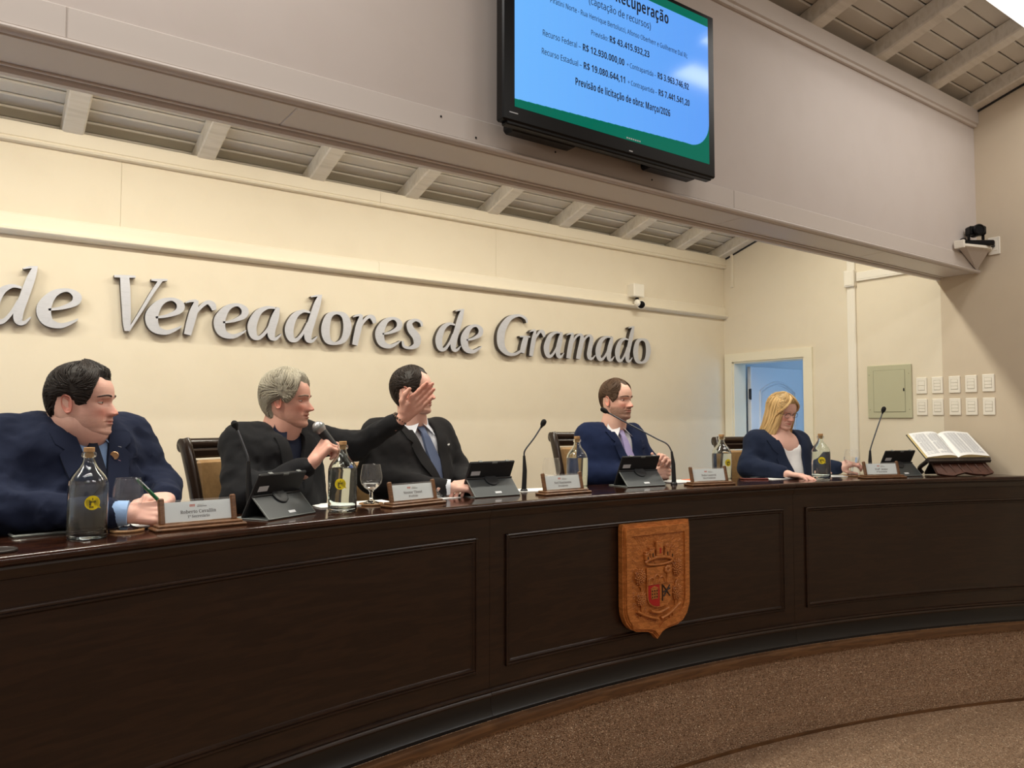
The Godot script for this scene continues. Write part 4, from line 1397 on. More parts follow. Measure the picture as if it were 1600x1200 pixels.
func build_book() -> void:
	# open book with its face to the hall, on a carved folding stand
	var ux := Vector3(0.337, 0.008, 0.244).normalized()   # along the book's foot
	var at := Vector3(5.283, 0.907, -2.313) + Vector3(-0.012, 0.004, -0.02)
	var back := Vector3(0, 1, 0).cross(ux).normalized() * -1.0
	if back.z > 0.0:
		back = -back
	var uy := (back * 0.86 + Vector3.UP * 0.54).normalized()   # up the page
	var un := ux.cross(uy).normalized()
	var b := Basis(ux, uy, un)
	var t := thing("open_book", "large open book with cream page edges on the carved stand", "book", at)
	t.basis = b
	var cv := MB.new()
	bx(-0.212, 0.212, -0.004, 0.288, -0.026, -0.021, 0.001, cv)
	part(t, "cover", cv, M.mic, "dark cover")
	for s in [-1, 1]:
		var mb := MB.new()
		var n := 12
		var rows := []
		for k in n + 1:
			var u := float(k) / n
			var h := -0.002 + 0.012 * sin(pow(u, 0.6) * PI) - 0.006 * u - 0.012 * pow(1.0 - u, 6.0)
			rows.append([Vector3(s * u * 0.202, 0, h), Vector3(s * u * 0.202, 0.28, h), Vector3(s * (u * 0.206), 0, -0.021), Vector3(s * (u * 0.206), 0.28, -0.021)])
		for k in n:
			var p = rows[k]
			var q = rows[k + 1]
			var ref := Vector3(s * 0.1, 0.14, -0.012)
			mb.face([p[0], q[0], q[1], p[1]], ref)
			mb.face([p[2], q[2], q[3], p[3]], ref)
			mb.face([p[0], q[0], q[2], p[2]], ref)
			mb.face([p[1], q[1], q[3], p[3]], ref)
		mb.face([rows[n][0], rows[n][1], rows[n][3], rows[n][2]], Vector3(s * 0.1, 0.14, -0.012))
		var blk := part(t, "page_block", mb, M.page_edge, "cream-edged page block")
		var pg := MB.new()
		for k in n:
			var p = rows[k]
			var q = rows[k + 1]
			var up := Vector3(0, 0, 0.0006)
			pg.face([p[0] + up, q[0] + up, q[1] + up, p[1] + up], Vector3(s * 0.1, 0.14, -0.3))
		part(blk, "top_page", pg, M.paper, "white open page")
		# print in two columns of lines
		var ink := MB.new()
		var r := RandomNumberGenerator.new()
		r.seed = 77 + s
		for col in 2:
			for line in 30:
				var y := 0.255 - line * 0.0078
				var u0 := 0.12 + col * 0.43
				var u1 := u0 + 0.385
				if r.randf() < 0.15:
					u1 -= r.randf() * 0.25
				for seg in 4:
					var a := lerpf(u0, u1, seg / 4.0)
					var c := lerpf(u0, u1, (seg + 1) / 4.0) - r.randf_range(0.006, 0.02)
					var ha := page_h(a) + 0.0011
					var hc := page_h(c) + 0.0011
					ink.face([Vector3(s * a * 0.202, y, ha), Vector3(s * c * 0.202, y, hc), Vector3(s * c * 0.202, y + 0.0032, hc), Vector3(s * a * 0.202, y + 0.0032, ha)], Vector3(0, 0.14, -0.3))
		part(blk, "printed_lines", ink, M.print_grey)
	# stand
	var st := thing("book_stand", "carved dark wooden folding stand under the open book", "stand", at)
	st.basis = Basis(ux, Vector3.UP, ux.cross(Vector3.UP).normalized())
	var fwd := 0.86
	var tilt := Basis(Vector3.RIGHT, -acos(0.54))
	var shelf := MB.new()
	var wavy := [Vector2(-0.205, 0.0)]
	for k in 25:
		var u := k / 24.0
		wavy.append(Vector2(lerpf(-0.21, 0.2, u), 0.03 + 0.008 * sin(u * TAU * 2.0 + 0.6) + 0.022 * exp(-pow((u - 0.62) / 0.1, 2.0))))
	wavy.append(Vector2(0.195, 0.0))
	plate(shelf, wavy, -0.014, 0.004, Transform3D(Basis(Vector3.RIGHT, -1.0), Vector3(0.0, -0.035, 0.022)))
	part(st, "front_lip", shelf, M.stand_dark, "wavy dark lip that holds the book")
	var bk := MB.new()
	bbox(bk, Vector3(0.36, 0.26, 0.014), 0.004, Transform3D(tilt, Vector3(0, 0.045, -0.11)))
	part(st, "rest_board", bk, M.stand_dark)
	# carved leg board leaning towards the hall, with scalloped foot
	var lg := MB.new()
	var foot := []
	for k in 25:
		var u := k / 24.0
		foot.append(Vector2(lerpf(-0.16, 0.2, u), -0.045 - 0.018 * absf(sin(u * PI * 2.0)) - (0.006 if u < 0.3 or u > 0.8 else 0.0)))
	foot.append(Vector2(0.175, 0.03))
	foot.append(Vector2(0.165, 0.055))
	foot.append(Vector2(-0.17, 0.055))
	plate(lg, foot, -0.01, 0.01, Transform3D(Basis(Vector3.RIGHT, deg_to_rad(-38)), Vector3(0.0, -0.075, 0.0)))
	var leg := part(st, "front_leg", lg, M.stand_brown, "carved brown leg board")
	for k in 6:
		var cv2 := MB.new()
		var x := -0.13 + k * 0.055
		tube(cv2, smooth_path([Vector3(x, 0.045, 0.01), Vector3(x + 0.012, 0.01, 0.013), Vector3(x + 0.03, -0.05, 0.011)], 4), [0.002, 0.004, 0.0045, 0.005, 0.005, 0.005, 0.004, 0.003, 0.002], 6)
		for j in cv2.v.size():
			cv2.v[j] = Basis(Vector3.RIGHT, deg_to_rad(-38)) * cv2.v[j] + Vector3(0, -0.075, 0)
		part(leg, "carving", cv2, M.stand_brown)
	var rl := MB.new()
	var scroll := []
	for k in 19:
		var u := k / 18.0
		scroll.append(Vector3(-0.175 - 0.03 * sin(u * PI), lerpf(-0.012, -0.118, u), lerpf(-0.03, -0.12, u) + 0.02 * sin(u * PI * 2.0)))
	tube(rl, scroll, 0.014, 10)
	part(st, "scroll_leg", rl, M.stand_dark)
	var rb := MB.new()
	bbox(rb, Vector3(0.34, 0.15, 0.016), 0.004, Transform3D(Basis(Vector3.RIGHT, deg_to_rad(42)), Vector3(0, -0.066, -0.06)))
	part(st, "rear_leg", rb, M.stand_dark)

func page_h(u: float) -> float:
	return -0.002 + 0.012 * sin(pow(u, 0.6) * PI) - 0.006 * u - 0.012 * pow(1.0 - u, 6.0)

func build_shield() -> void:
	# carved coat of arms; local x along the desk, y up, z towards the hall, origin at the top centre
	var ang := 3.82
	var t := thing("carved_shield", "carved wooden coat of arms with a red quarter on the desk front", "shield", around(deg_to_rad(ang), 0.016, 0.626), tang(ang))
	var half := [Vector2(0.0, 0.0), Vector2(0.222, 0.0), Vector2(0.226, -0.02), Vector2(0.226, -0.4), Vector2(0.222, -0.44), Vector2(0.206, -0.48), Vector2(0.178, -0.512), Vector2(0.14, -0.53), Vector2(0.1, -0.536), Vector2(0.06, -0.542), Vector2(0.03, -0.555), Vector2(0.0, -0.585)]
	var sil := func(k: float, dy: float) -> Array:
		var o := []
		for p in half:
			o.append(Vector2(p.x * k, (p.y + 0.29) * k - 0.29 + dy))
		for i in range(half.size() - 2, 0, -1):
			o.append(Vector2(-half[i].x * k, (half[i].y + 0.29) * k - 0.29 + dy))
		return o
	var mb := MB.new()
	plate(mb, sil.call(1.0, 0.0), 0.0, 0.03, Transform3D.IDENTITY, 0.5)
	part(t, "back_board", mb, M.shield)
	mb = MB.new()
	plate(mb, sil.call(0.965, 0.0), 0.03, 0.037, Transform3D.IDENTITY, 0.5)
	part(t, "middle_board", mb, M.shield)
	# rim around a sunken field
	mb = MB.new()
	var outer: Array = sil.call(0.935, 0.0)
	var inner: Array = sil.call(0.8, 0.0)
	var cnt := outer.size()
	for k in cnt:
		var j := (k + 1) % cnt
		var quad := [outer[k], outer[j], inner[j], inner[k]]
		var f := []
		for q in quad:
			f.append(Vector3(q.x, q.y, 0.046))
		mb.face(f, Vector3(quad[0].x, quad[0].y, -1))
		mb.face([Vector3(outer[k].x, outer[k].y, 0.037), Vector3(outer[j].x, outer[j].y, 0.037), f[1], f[0]], Vector3(0, -0.29, 0.04))
		mb.face([Vector3(inner[k].x, inner[k].y, 0.034), Vector3(inner[j].x, inner[j].y, 0.034), f[2], f[3]])
	part(t, "rim", mb, M.shield)
	# tooled background of small gouge cuts
	mb = MB.new()
	var r := RandomNumberGenerator.new()
	r.seed = 31
	var poly := PackedVector2Array(sil.call(0.79, 0.0))
	for k in 420:
		var p := Vector2(r.randf_range(-0.175, 0.175), r.randf_range(-0.52, -0.06))
		if not Geometry2D.is_point_in_polygon(p, poly):
			continue
		var d := (p - Vector2(0, -0.27)).normalized()
		ball(mb, Vector3(p.x, p.y, 0.0365), Vector3(r.randf_range(0.008, 0.015), r.randf_range(0.0028, 0.0045), 0.0028), 6, 4, Basis(Vector3(0, 0, 1), atan2(d.y, d.x) + r.randf_range(-0.3, 0.3)))
	var tool := part(t, "gouge_marks", mb, M.shield)
	tool.set_meta("kind", "stuff")
	# mural crown
	mb = MB.new()
	var arcp := []
	for k in 13:
		var a := PI * k / 12.0
		arcp.append(Vector3(-cos(a) * 0.088, -0.195 + sin(a) * 0.022, 0.048))
	tube(mb, arcp, 0.009, 8)
	arcp = []
	for k in 13:
		var a := PI * k / 12.0
		arcp.append(Vector3(-cos(a) * 0.088, -0.195 - sin(a) * 0.016, 0.048))
	tube(mb, arcp, 0.006, 8)
	var cr := part(t, "crown_band", mb, M.shield)
	for tw in [[-0.082, -0.152, 0.018, 0.035], [-0.05, -0.14, 0.021, 0.045], [0.0, -0.122, 0.03, 0.07], [0.05, -0.14, 0.021, 0.045], [0.082, -0.152, 0.018, 0.035]]:
		mb = MB.new()
		bbox(mb, Vector3(tw[2] * 1.5, tw[3], 0.022), 0.004, Transform3D(Basis(Vector3(0, 0, 1), -tw[0] * 2.6), Vector3(tw[0], tw[1] - 0.012, 0.046)))
		for k in 3:
			bbox(mb, Vector3(tw[2] * 0.36, 0.01, 0.022), 0.001, Transform3D(Basis(Vector3(0, 0, 1), -tw[0] * 2.6), Vector3(tw[0] + (k - 1) * tw[2] * 0.55, tw[1] + tw[3] * 0.5 - 0.01, 0.046)))
		var tower := part(t, "crown_tower", mb, M.shield)
		mb = MB.new()
		bbox(mb, Vector3(tw[2] * 0.3, tw[3] * 0.4, 0.004), 0.0, Transform3D(Basis.IDENTITY, Vector3(tw[0], tw[1] - 0.018, 0.0565)))
		part(tower, "crown_window", mb, M.shield_red if tw[0] == 0.0 else M.shield_dark)
	# inner escutcheon
	var esc := []
	for k in 21:
		var u := k / 20.0
		esc.append(Vector2(-0.083 * cos(PI * u), -0.36 - 0.062 * pow(sin(PI * u), 0.8)))
	esc.append(Vector2(0.085, -0.22))
	esc.append(Vector2(-0.085, -0.22))
	mb = MB.new()
	plate(mb, esc, 0.034, 0.05)
	part(t, "escutcheon", mb, M.shield)
	var red := []
	for k in 11:
		var u := k / 20.0
		red.append(Vector2(-0.077 * cos(PI * u), -0.36 - 0.057 * pow(sin(PI * u), 0.8)))
	red.append(Vector2(0.0, -0.307))
	red.append(Vector2(-0.077, -0.307))
	mb = MB.new()
	plate(mb, red, 0.05, 0.0515)
	part(t, "red_quarter", mb, M.shield_red, "red painted quarter")
	mb = MB.new()
	plate(mb, [Vector2(-0.066, -0.325), Vector2(-0.038, -0.313), Vector2(-0.01, -0.325)], 0.0515, 0.055)
	bbox(mb, Vector3(0.044, 0.05, 0.003), 0.0, Transform3D(Basis.IDENTITY, Vector3(-0.038, -0.352, 0.0525)))
	var fort := part(t, "fort_relief", mb, M.shield)
	mb = MB.new()
	for i in 3:
		for j in 3:
			bbox(mb, Vector3(0.006, 0.008, 0.002), 0.0, Transform3D(Basis.IDENTITY, Vector3(-0.053 + i * 0.015, -0.337 - j * 0.015, 0.0545)))
	part(fort, "fort_windows", mb, M.shield_dark)
	mb = MB.new()
	for q in [[Vector3(0.022, -0.318, 0.052), Vector3(0.066, -0.372, 0.052)], [Vector3(0.066, -0.318, 0.052), Vector3(0.024, -0.372, 0.052)], [Vector3(0.016, -0.312, 0.052), Vector3(0.016, -0.392, 0.052)], [Vector3(0.02, -0.35, 0.052), Vector3(0.068, -0.335, 0.052)]]:
		tube(mb, q, 0.0035, 6)
	part(t, "tool_relief", mb, M.shield_dark, "dark crossed tools")
	mb = MB.new()
	tube(mb, [Vector3(-0.082, -0.305, 0.051), Vector3(0.082, -0.305, 0.051)], 0.003, 6)
	tube(mb, [Vector3(0.0, -0.305, 0.051), Vector3(0.0, -0.42, 0.051)], 0.003, 6)
	part(t, "quarter_ribs", mb, M.shield)
	mb = MB.new()
	for q in [[-0.055, 0.03], [-0.02, 0.042], [0.012, 0.03]]:
		var hill := []
		for k in 9:
			var a := PI * k / 8.0
			hill.append(Vector3(q[0] - cos(a) * 0.022, -0.3 + sin(a) * q[1], 0.052))
		tube(mb, hill, 0.0045, 6)
	part(t, "hill_relief", mb, M.shield)
	mb = MB.new()
	tube(mb, [Vector3(0.047, -0.302, 0.052), Vector3(0.05, -0.245, 0.054)], 0.005, 6)
	for k in 7:
		ball(mb, Vector3(0.05 + 0.014 * cos(k * 0.9), -0.238 + 0.012 * sin(k * 0.9), 0.056), Vector3(0.01, 0.01, 0.008), 8, 6)
	part(t, "flower_relief", mb, M.shield)
	# flower heads at both sides, made of many petals
	for q in [[-0.125, -0.262, 0.036, 0.042], [-0.12, -0.37, 0.032, 0.036], [0.122, -0.235, 0.034, 0.045], [0.12, -0.36, 0.032, 0.042]]:
		mb = MB.new()
		ball(mb, Vector3(q[0], q[1], 0.038), Vector3(q[2] * 0.9, q[3] * 0.9, 0.018), 14, 8)
		for k in 46:
			var a := k * 2.399
			var rr := sqrt(k / 46.0)
			ball(mb, Vector3(q[0] + cos(a) * rr * q[2] * 0.95, q[1] + sin(a) * rr * q[3] * 0.95, 0.039 + 0.019 * sqrt(1.0 - rr * rr * 0.95)), Vector3(0.0062, 0.0048, 0.005), 6, 4, Basis(Vector3(0, 0, 1), a))
		part(t, "flower_head", mb, M.shield)
	mb = MB.new()
	for s in [-1, 1]:
		tube(mb, smooth_path([Vector3(s * 0.13, -0.3, 0.04), Vector3(s * 0.112, -0.33, 0.042), Vector3(s * 0.115, -0.42, 0.042), Vector3(s * 0.1, -0.45, 0.04)], 4), 0.006, 6)
	part(t, "flower_stems", mb, M.shield)
	# ribbon and leaves
	for q in [[[-0.15, -0.425], [-0.09, -0.455], [-0.01, -0.48]], [[0.01, -0.48], [0.07, -0.46], [0.14, -0.415]], [[-0.06, -0.435], [0.0, -0.448], [0.06, -0.432]]]:
		mb = MB.new()
		var pts := []
		for p in q:
			pts.append(Vector3(p[0], p[1], 0.044))
		tube(mb, smooth_path(pts, 5), 0.013, 8, true, Vector2(1.0, 0.6))
		part(t, "ribbon", mb, M.shield)
	for q in [[-0.125, -0.475, 0.5], [-0.155, -0.485, 1.2], [0.115, -0.47, -0.6], [0.09, -0.5, -1.0]]:
		mb = MB.new()
		var lf := []
		for k in 17:
			var u := k / 16.0
			var w := sin(PI * u) * 0.02 * (1.0 + 0.25 * sin(u * 26.0))
			lf.append(Vector2(lerpf(-0.032, 0.032, u), w))
		for k in range(15, 0, -1):
			var u := k / 16.0
			lf.append(Vector2(lerpf(-0.032, 0.032, u), -sin(PI * u) * 0.02 * (1.0 + 0.25 * sin(u * 26.0))))
		plate(mb, lf, 0.034, 0.044, Transform3D(Basis(Vector3(0, 0, 1), q[2]), Vector3(q[0], q[1], 0)))
		part(t, "leaf", mb, M.shield)

func build_chairs() -> void:
	# high-backed chairs: [origin, heading, half width, top height, label]
	for q in [[Vector3(0.318, 0, -3.117), 13.7, 0.25, 0.97, "dark wood and camel chair behind the heavy man in navy"], [Vector3(1.098, 0, -3.269), 25.0, 0.285, 1.066, "dark wood and camel chair behind the grey-haired man"], [Vector3(1.811, 0, -3.384), 4.0, 0.27, 1.02, "dark wood and camel chair behind the man in the blue-grey tie"], [Vector3(3.14, 0, -3.343), -5.0, 0.275, 1.07, "dark wood and camel chair behind the man in the lilac tie"], [Vector3(4.373, 0, -3.064), -13.5, 0.33, 1.03, "dark wood and camel chair behind the woman"]]:
		var t := thing("armchair", q[4], "chair", q[0], deg_to_rad(q[1]), "chairs behind the desk")
		var w: float = q[2]
		var h: float = q[3]
		var zb := -0.17
		part(t, "seat", bx(-0.25, 0.25, 0.38, 0.455, -0.2, 0.26, 0.02), M.camel)
		part(t, "seat_frame", bx(-0.26, 0.26, 0.33, 0.385, -0.21, 0.26, 0.008), M.chair_wood)
		for s in [-1, 1]:
			var mb := MB.new()
			var pts := smooth_path([Vector3(s * (w - 0.05), 0.4, zb + 0.05), Vector3(s * (w - 0.04), 0.65, zb + 0.02), Vector3(s * (w - 0.03), 0.85, zb - 0.015), Vector3(s * (w - 0.024), h - 0.06, zb - 0.06), Vector3(s * (w - 0.024), h - 0.015, zb - 0.085)], 5)
			tube(mb, pts, 0.026, 12, true, Vector2(1.25, 0.85))
			part(t, "back_post", mb, M.chair_wood)
			for z in [-0.17, 0.22]:
				mb = MB.new()
				tube(mb, [Vector3(s * 0.22, 0.0, z), Vector3(s * 0.225, 0.35, z)], [0.018, 0.025], 10)
				part(t, "leg", mb, M.chair_wood)
			mb = MB.new()
			tube(mb, smooth_path([Vector3(s * 0.285, 0.36, 0.2), Vector3(s * 0.29, 0.5, 0.2), Vector3(s * 0.29, 0.62, 0.17), Vector3(s * 0.285, 0.64, 0.0), Vector3(s * (w - 0.03), 0.66, zb)], 5), 0.02, 10)
			part(t, "arm", mb, M.chair_wood)
		var rail := MB.new()
		tube(rail, [Vector3(-w + 0.008, h - 0.03, zb - 0.085), Vector3(w - 0.008, h - 0.03, zb - 0.085)], 0.028, 14, true, Vector2(0.85, 1.05))
		bx(-w + 0.04, w - 0.04, h - 0.085, h - 0.045, zb - 0.085, zb - 0.055, 0.008, rail)
		part(t, "top_rail", rail, M.chair_wood)
		var pad := MB.new()
		bbox(pad, Vector3(w * 2 - 0.12, h - 0.09 - 0.45, 0.05), 0.015, Transform3D(Basis(Vector3.RIGHT, deg_to_rad(-9.5)), Vector3(0, (h - 0.09 + 0.45) * 0.5, zb - 0.022)))
		part(t, "back_pad", pad, M.camel, "camel upholstered back")

# ---------------------------------------------------------------- bodies: smooth unions of tapered bones, meshed as surface nets
class Field:
	var a := PackedVector3Array()
	var ba := PackedVector3Array()
	var inv := PackedFloat32Array()
	var ra := PackedFloat32Array()
	var dr := PackedFloat32Array()
	var k := 0.05
	var amp := 0.0
	var amp2 := 0.0
	var freq := 9.0
	var noise: FastNoiseLite
	var swell := 0.0
	var cut := []          # V opening: [y top, y bottom, half width at top, centre x at top, centre x at bottom, z from, z to]
	var scoop := []        # removes what is above a curve: [y at centre, rise]
	func bone(p: Vector3, q: Vector3, r0: float, r1: float) -> void:
		a.append(p)
		ba.append(q - p)
		inv.append(1.0 / maxf((q - p).length_squared(), 1e-9))
		ra.append(r0)
		dr.append(r1 - r0)
	func one(i: int, p: Vector3) -> float:
		var d := p - a[i]
		var t := clampf(d.dot(ba[i]) * inv[i], 0.0, 1.0)
		return (d - ba[i] * t).length() - ra[i] - dr[i] * t
	func some(p: Vector3, list: PackedInt32Array) -> float:
		var m := 1e9
		for i in list:
			var d := p - a[i]
			var t := clampf(d.dot(ba[i]) * inv[i], 0.0, 1.0)
			var e := (d - ba[i] * t).length() - ra[i] - dr[i] * t
			var h := k - absf(m - e)
			m = minf(m, e)
			if h > 0.0:
				m -= h * h / k * 0.25
		m -= swell
		if amp > 0.0:
			m += amp * absf(noise.get_noise_3d(p.x * freq * 0.8 + p.y * freq * 0.5, p.y * freq * 0.9 - p.x * freq * 0.3, p.z * freq)) + amp2 * noise.get_noise_3d(p.x * freq * 2.4 + 9.0, p.y * freq * 1.6, p.z * freq * 2.4) - amp * 0.3
		if cut.size():
			if p.y > cut[1]:
				var u: float = (p.y - cut[1]) / (cut[0] - cut[1])
				var w: float = cut[2] * u
				var v: float = maxf(absf(p.x - lerpf(cut[4], cut[3], u)) - w, maxf(cut[5] - p.z, p.z - cut[6]))
				m = maxf(m, -v)
		if scoop.size():
			m = maxf(m, (p.y - scoop[0] - scoop[1] * p.x * p.x) * 0.8)
		return m
	func all() -> PackedInt32Array:
		return PackedInt32Array(range(a.size()))

func nets(mb: MB, f: Field, cell: float) -> void:
	var lo := Vector3.INF
	var hi := -Vector3.INF
	for i in f.a.size():
		var r: float = maxf(f.ra[i], f.ra[i] + f.dr[i]) + f.swell + 0.02
		for p in [f.a[i], f.a[i] + f.ba[i]]:
			lo = lo.min(p - Vector3.ONE * r)
			hi = hi.max(p + Vector3.ONE * r)
	var bs := cell * 4.0
	var nb := Vector3i(((hi - lo) / bs).ceil())
	var half := bs * 0.867
	var index := {}
	var edges := []
	var vals := PackedFloat32Array()
	vals.resize(125)
	var n := f.a.size()
	var ds := PackedFloat32Array()
	ds.resize(n)
	var has_cut := f.cut.size() > 0 or f.scoop.size() > 0
	var margin := f.amp + f.amp2 + f.k * 0.5 + absf(f.swell)
	for bz in nb.z:
		for by in nb.y:
			for bx_ in nb.x:
				var o := lo + Vector3(bx_, by, bz) * bs
				var c := o + Vector3.ONE * bs * 0.5
				var dm := 1e9
				for i in n:
					var e := f.one(i, c)
					ds[i] = e
					dm = minf(dm, e)
				if dm > half + margin or (not has_cut and dm < -half - margin):
					continue
				var list := PackedInt32Array()
				for i in n:
					if ds[i] < dm + half * 2.0 + f.k:
						list.append(i)
				var q := 0
				var pos := 0
				var neg := 0
				for z in 5:
					for y in 5:
						for x in 5:
							var v := f.some(o + Vector3(x, y, z) * cell, list)
							vals[q] = v
							q += 1
							if v > 0.0:
								pos += 1
							else:
								neg += 1
				if pos == 0 or neg == 0:
					continue
				for z in 4:
					for y in 4:
						for x in 4:
							var b := x + y * 5 + z * 25
							var v0 := vals[b]
							var v1 := vals[b + 1]
							var v2 := vals[b + 5]
							var v3 := vals[b + 6]
							var v4 := vals[b + 25]
							var v5 := vals[b + 26]
							var v6 := vals[b + 30]
							var v7 := vals[b + 31]
							var m := int(v0 > 0.0) + int(v1 > 0.0) + int(v2 > 0.0) + int(v3 > 0.0) + int(v4 > 0.0) + int(v5 > 0.0) + int(v6 > 0.0) + int(v7 > 0.0)
							if m == 0 or m == 8:
								continue
							var s := Vector3.ZERO
							var k := 0
							if (v0 > 0.0) != (v1 > 0.0):
								s += Vector3(v0 / (v0 - v1), 0, 0)
								k += 1
							if (v2 > 0.0) != (v3 > 0.0):
								s += Vector3(v2 / (v2 - v3), 1, 0)
								k += 1
							if (v4 > 0.0) != (v5 > 0.0):
								s += Vector3(v4 / (v4 - v5), 0, 1)
								k += 1
							if (v6 > 0.0) != (v7 > 0.0):
								s += Vector3(v6 / (v6 - v7), 1, 1)
								k += 1
							if (v0 > 0.0) != (v2 > 0.0):
								s += Vector3(0, v0 / (v0 - v2), 0)
								k += 1
							if (v1 > 0.0) != (v3 > 0.0):
								s += Vector3(1, v1 / (v1 - v3), 0)
								k += 1
							if (v4 > 0.0) != (v6 > 0.0):
								s += Vector3(0, v4 / (v4 - v6), 1)
								k += 1
							if (v5 > 0.0) != (v7 > 0.0):
								s += Vector3(1, v5 / (v5 - v7), 1)
								k += 1
							if (v0 > 0.0) != (v4 > 0.0):
								s += Vector3(0, 0, v0 / (v0 - v4))
								k += 1
							if (v1 > 0.0) != (v5 > 0.0):
								s += Vector3(1, 0, v1 / (v1 - v5))
								k += 1
							if (v2 > 0.0) != (v6 > 0.0):
								s += Vector3(0, 1, v2 / (v2 - v6))
								k += 1
							if (v3 > 0.0) != (v7 > 0.0):
								s += Vector3(1, 1, v3 / (v3 - v7))
								k += 1
							var key := ((bx_ * 4 + x) * 4096 + by * 4 + y) * 4096 + bz * 4 + z
							index[key] = mb.vert(o + (Vector3(x, y, z) + s / k) * cell)
							if (v0 > 0.0) != (v1 > 0.0):
								edges.append([key, 4096, 1, v0 > 0.0])
							if (v0 > 0.0) != (v2 > 0.0):
								edges.append([key, 1, 4096 * 4096, v0 > 0.0])
							if (v0 > 0.0) != (v4 > 0.0):
								edges.append([key, 4096 * 4096, 4096, v0 > 0.0])
	for e in edges:
		var k0: int = e[0]
		var i0: int = index.get(k0, -1)
		var i1: int = index.get(k0 - e[1], -1)
		var i2: int = index.get(k0 - e[1] - e[2], -1)
		var i3: int = index.get(k0 - e[2], -1)
		if i1 < 0 or i2 < 0 or i3 < 0:
			continue
		if e[3]:
			mb.quad(i0, i3, i2, i1)
		else:
			mb.quad(i0, i1, i2, i3)

func front_z(f: Field, list: PackedInt32Array, x: float, y: float) -> float:
	var z := 0.4
	while z > -0.3 and f.some(Vector3(x, y, z), list) > 0.0:
		z -= 0.012
	var a := z
	var b := z + 0.012
	for k in 6:
		var m := (a + b) * 0.5
		if f.some(Vector3(x, y, m), list) > 0.0:
			b = m
		else:
			a = m
	return b

func drape(f: Field, rows: Array, off: float, thick: float) -> MB:
	# lays a strip on the front of a field; rows of [y, x left, x right]
	var mb := MB.new()
	var list := f.all()
	var cols := 6
	var top := []
	for r in rows:
		var line := []
		for c in cols:
			var x: float = lerpf(r[1], r[2], c / float(cols - 1))
			var y: float = r[0] + (r[3] * (c / float(cols - 1)) if r.size() > 3 else 0.0)
			line.append(Vector3(x, y, front_z(f, list, x, y) + off + thick))
		top.append(line)
	var n := rows.size()
	var id := []
	for i in n:
		for c in cols:
			id.append(mb.vert(top[i][c]))
	for i in n - 1:
		for c in cols - 1:
			mb.quad(id[i * cols + c], id[(i + 1) * cols + c], id[(i + 1) * cols + c + 1], id[i * cols + c + 1])
	var rim := []
	for c in cols:
		rim.append(top[0][c])
	for i in range(1, n):
		rim.append(top[i][cols - 1])
	for c in range(cols - 2, -1, -1):
		rim.append(top[n - 1][c])
	for i in range(n - 2, 0, -1):
		rim.append(top[i][0])
	var back := Vector3(0, 0, -thick - 0.012)
	for i in rim.size():
		var p: Vector3 = rim[i]
		var q: Vector3 = rim[(i + 1) % rim.size()]
		mb.face([p, q, q + back, p + back])
	return mb

# ---------------------------------------------------------------- heads
func crv(keys: Array, x: float) -> float:
	var n := keys.size()
	if x <= keys[0][0]:
		return keys[0][1]
	for i in n - 1:
		if x <= keys[i + 1][0]:
			var x0: float = keys[i][0]
			var x1: float = keys[i + 1][0]
			var y0: float = keys[i][1]
			var y1: float = keys[i + 1][1]
			var m0: float = (y1 - keys[i - 1][1]) / (x1 - keys[i - 1][0]) if i > 0 else (y1 - y0) / (x1 - x0)
			var m1: float = (keys[i + 2][1] - y0) / (keys[i + 2][0] - x0) if i < n - 2 else (y1 - y0) / (x1 - x0)
			var h := x1 - x0
			var t := (x - x0) / h
			var t2 := t * t
			var t3 := t2 * t
			return (2 * t3 - 3 * t2 + 1) * y0 + (t3 - 2 * t2 + t) * h * m0 + (-2 * t3 + 3 * t2) * y1 + (t3 - t2) * h * m1
	return keys[n - 1][1]

const FRONT := [[0.0, 0.27], [0.02, 0.345], [0.05, 0.385], [0.09, 0.4], [0.14, 0.382], [0.2, 0.392], [0.26, 0.397], [0.31, 0.392], [0.38, 0.385], [0.45, 0.375], [0.5, 0.368], [0.55, 0.39], [0.6, 0.402], [0.68, 0.395], [0.76, 0.37], [0.84, 0.315], [0.91, 0.225], [0.96, 0.12], [0.99, 0.03], [1.0, -0.04]]
const BACK := [[0.0, 0.02], [0.06, -0.06], [0.12, -0.14], [0.2, -0.24], [0.3, -0.34], [0.4, -0.405], [0.5, -0.44], [0.6, -0.455], [0.7, -0.445], [0.8, -0.4], [0.88, -0.325], [0.94, -0.235], [0.98, -0.13], [1.0, -0.05]]
const WIDE := [[0.0, 0.1], [0.03, 0.165], [0.07, 0.205], [0.12, 0.235], [0.2, 0.265], [0.28, 0.285], [0.36, 0.298], [0.44, 0.305], [0.52, 0.312], [0.6, 0.318], [0.68, 0.314], [0.76, 0.295], [0.84, 0.255], [0.91, 0.195], [0.96, 0.125], [0.99, 0.06], [1.0, 0.0]]
const NOSE := [[0.3, 0.0], [0.312, 0.03], [0.326, 0.072], [0.345, 0.098], [0.372, 0.1], [0.41, 0.08], [0.45, 0.056], [0.49, 0.036], [0.53, 0.018], [0.57, 0.0]]

func tables(P: Dictionary) -> void:
	# samples the outline curves once per head
	P.tab = []
	for i in 257:
		var y := i / 256.0
		var jaw: float = P.get("jaw", 0.0) * exp(-pow((y - 0.14) / 0.13, 2.0)) + P.get("cheek", 0.0) * exp(-pow((y - 0.3) / 0.14, 2.0))
		var fat: float = P.get("fat", 0.0) * exp(-pow((y - 0.06) / 0.09, 2.0))
		P.tab.append([crv(WIDE, y) * P.get("wide", 1.0) + jaw, crv(FRONT, y) + P.get("chin", 0.0) * exp(-pow((y - 0.08) / 0.06, 2.0)), crv(BACK, y) - fat, (crv(NOSE, y) * P.get("nose", 1.0)) if y > 0.3 and y < 0.57 else 0.0])

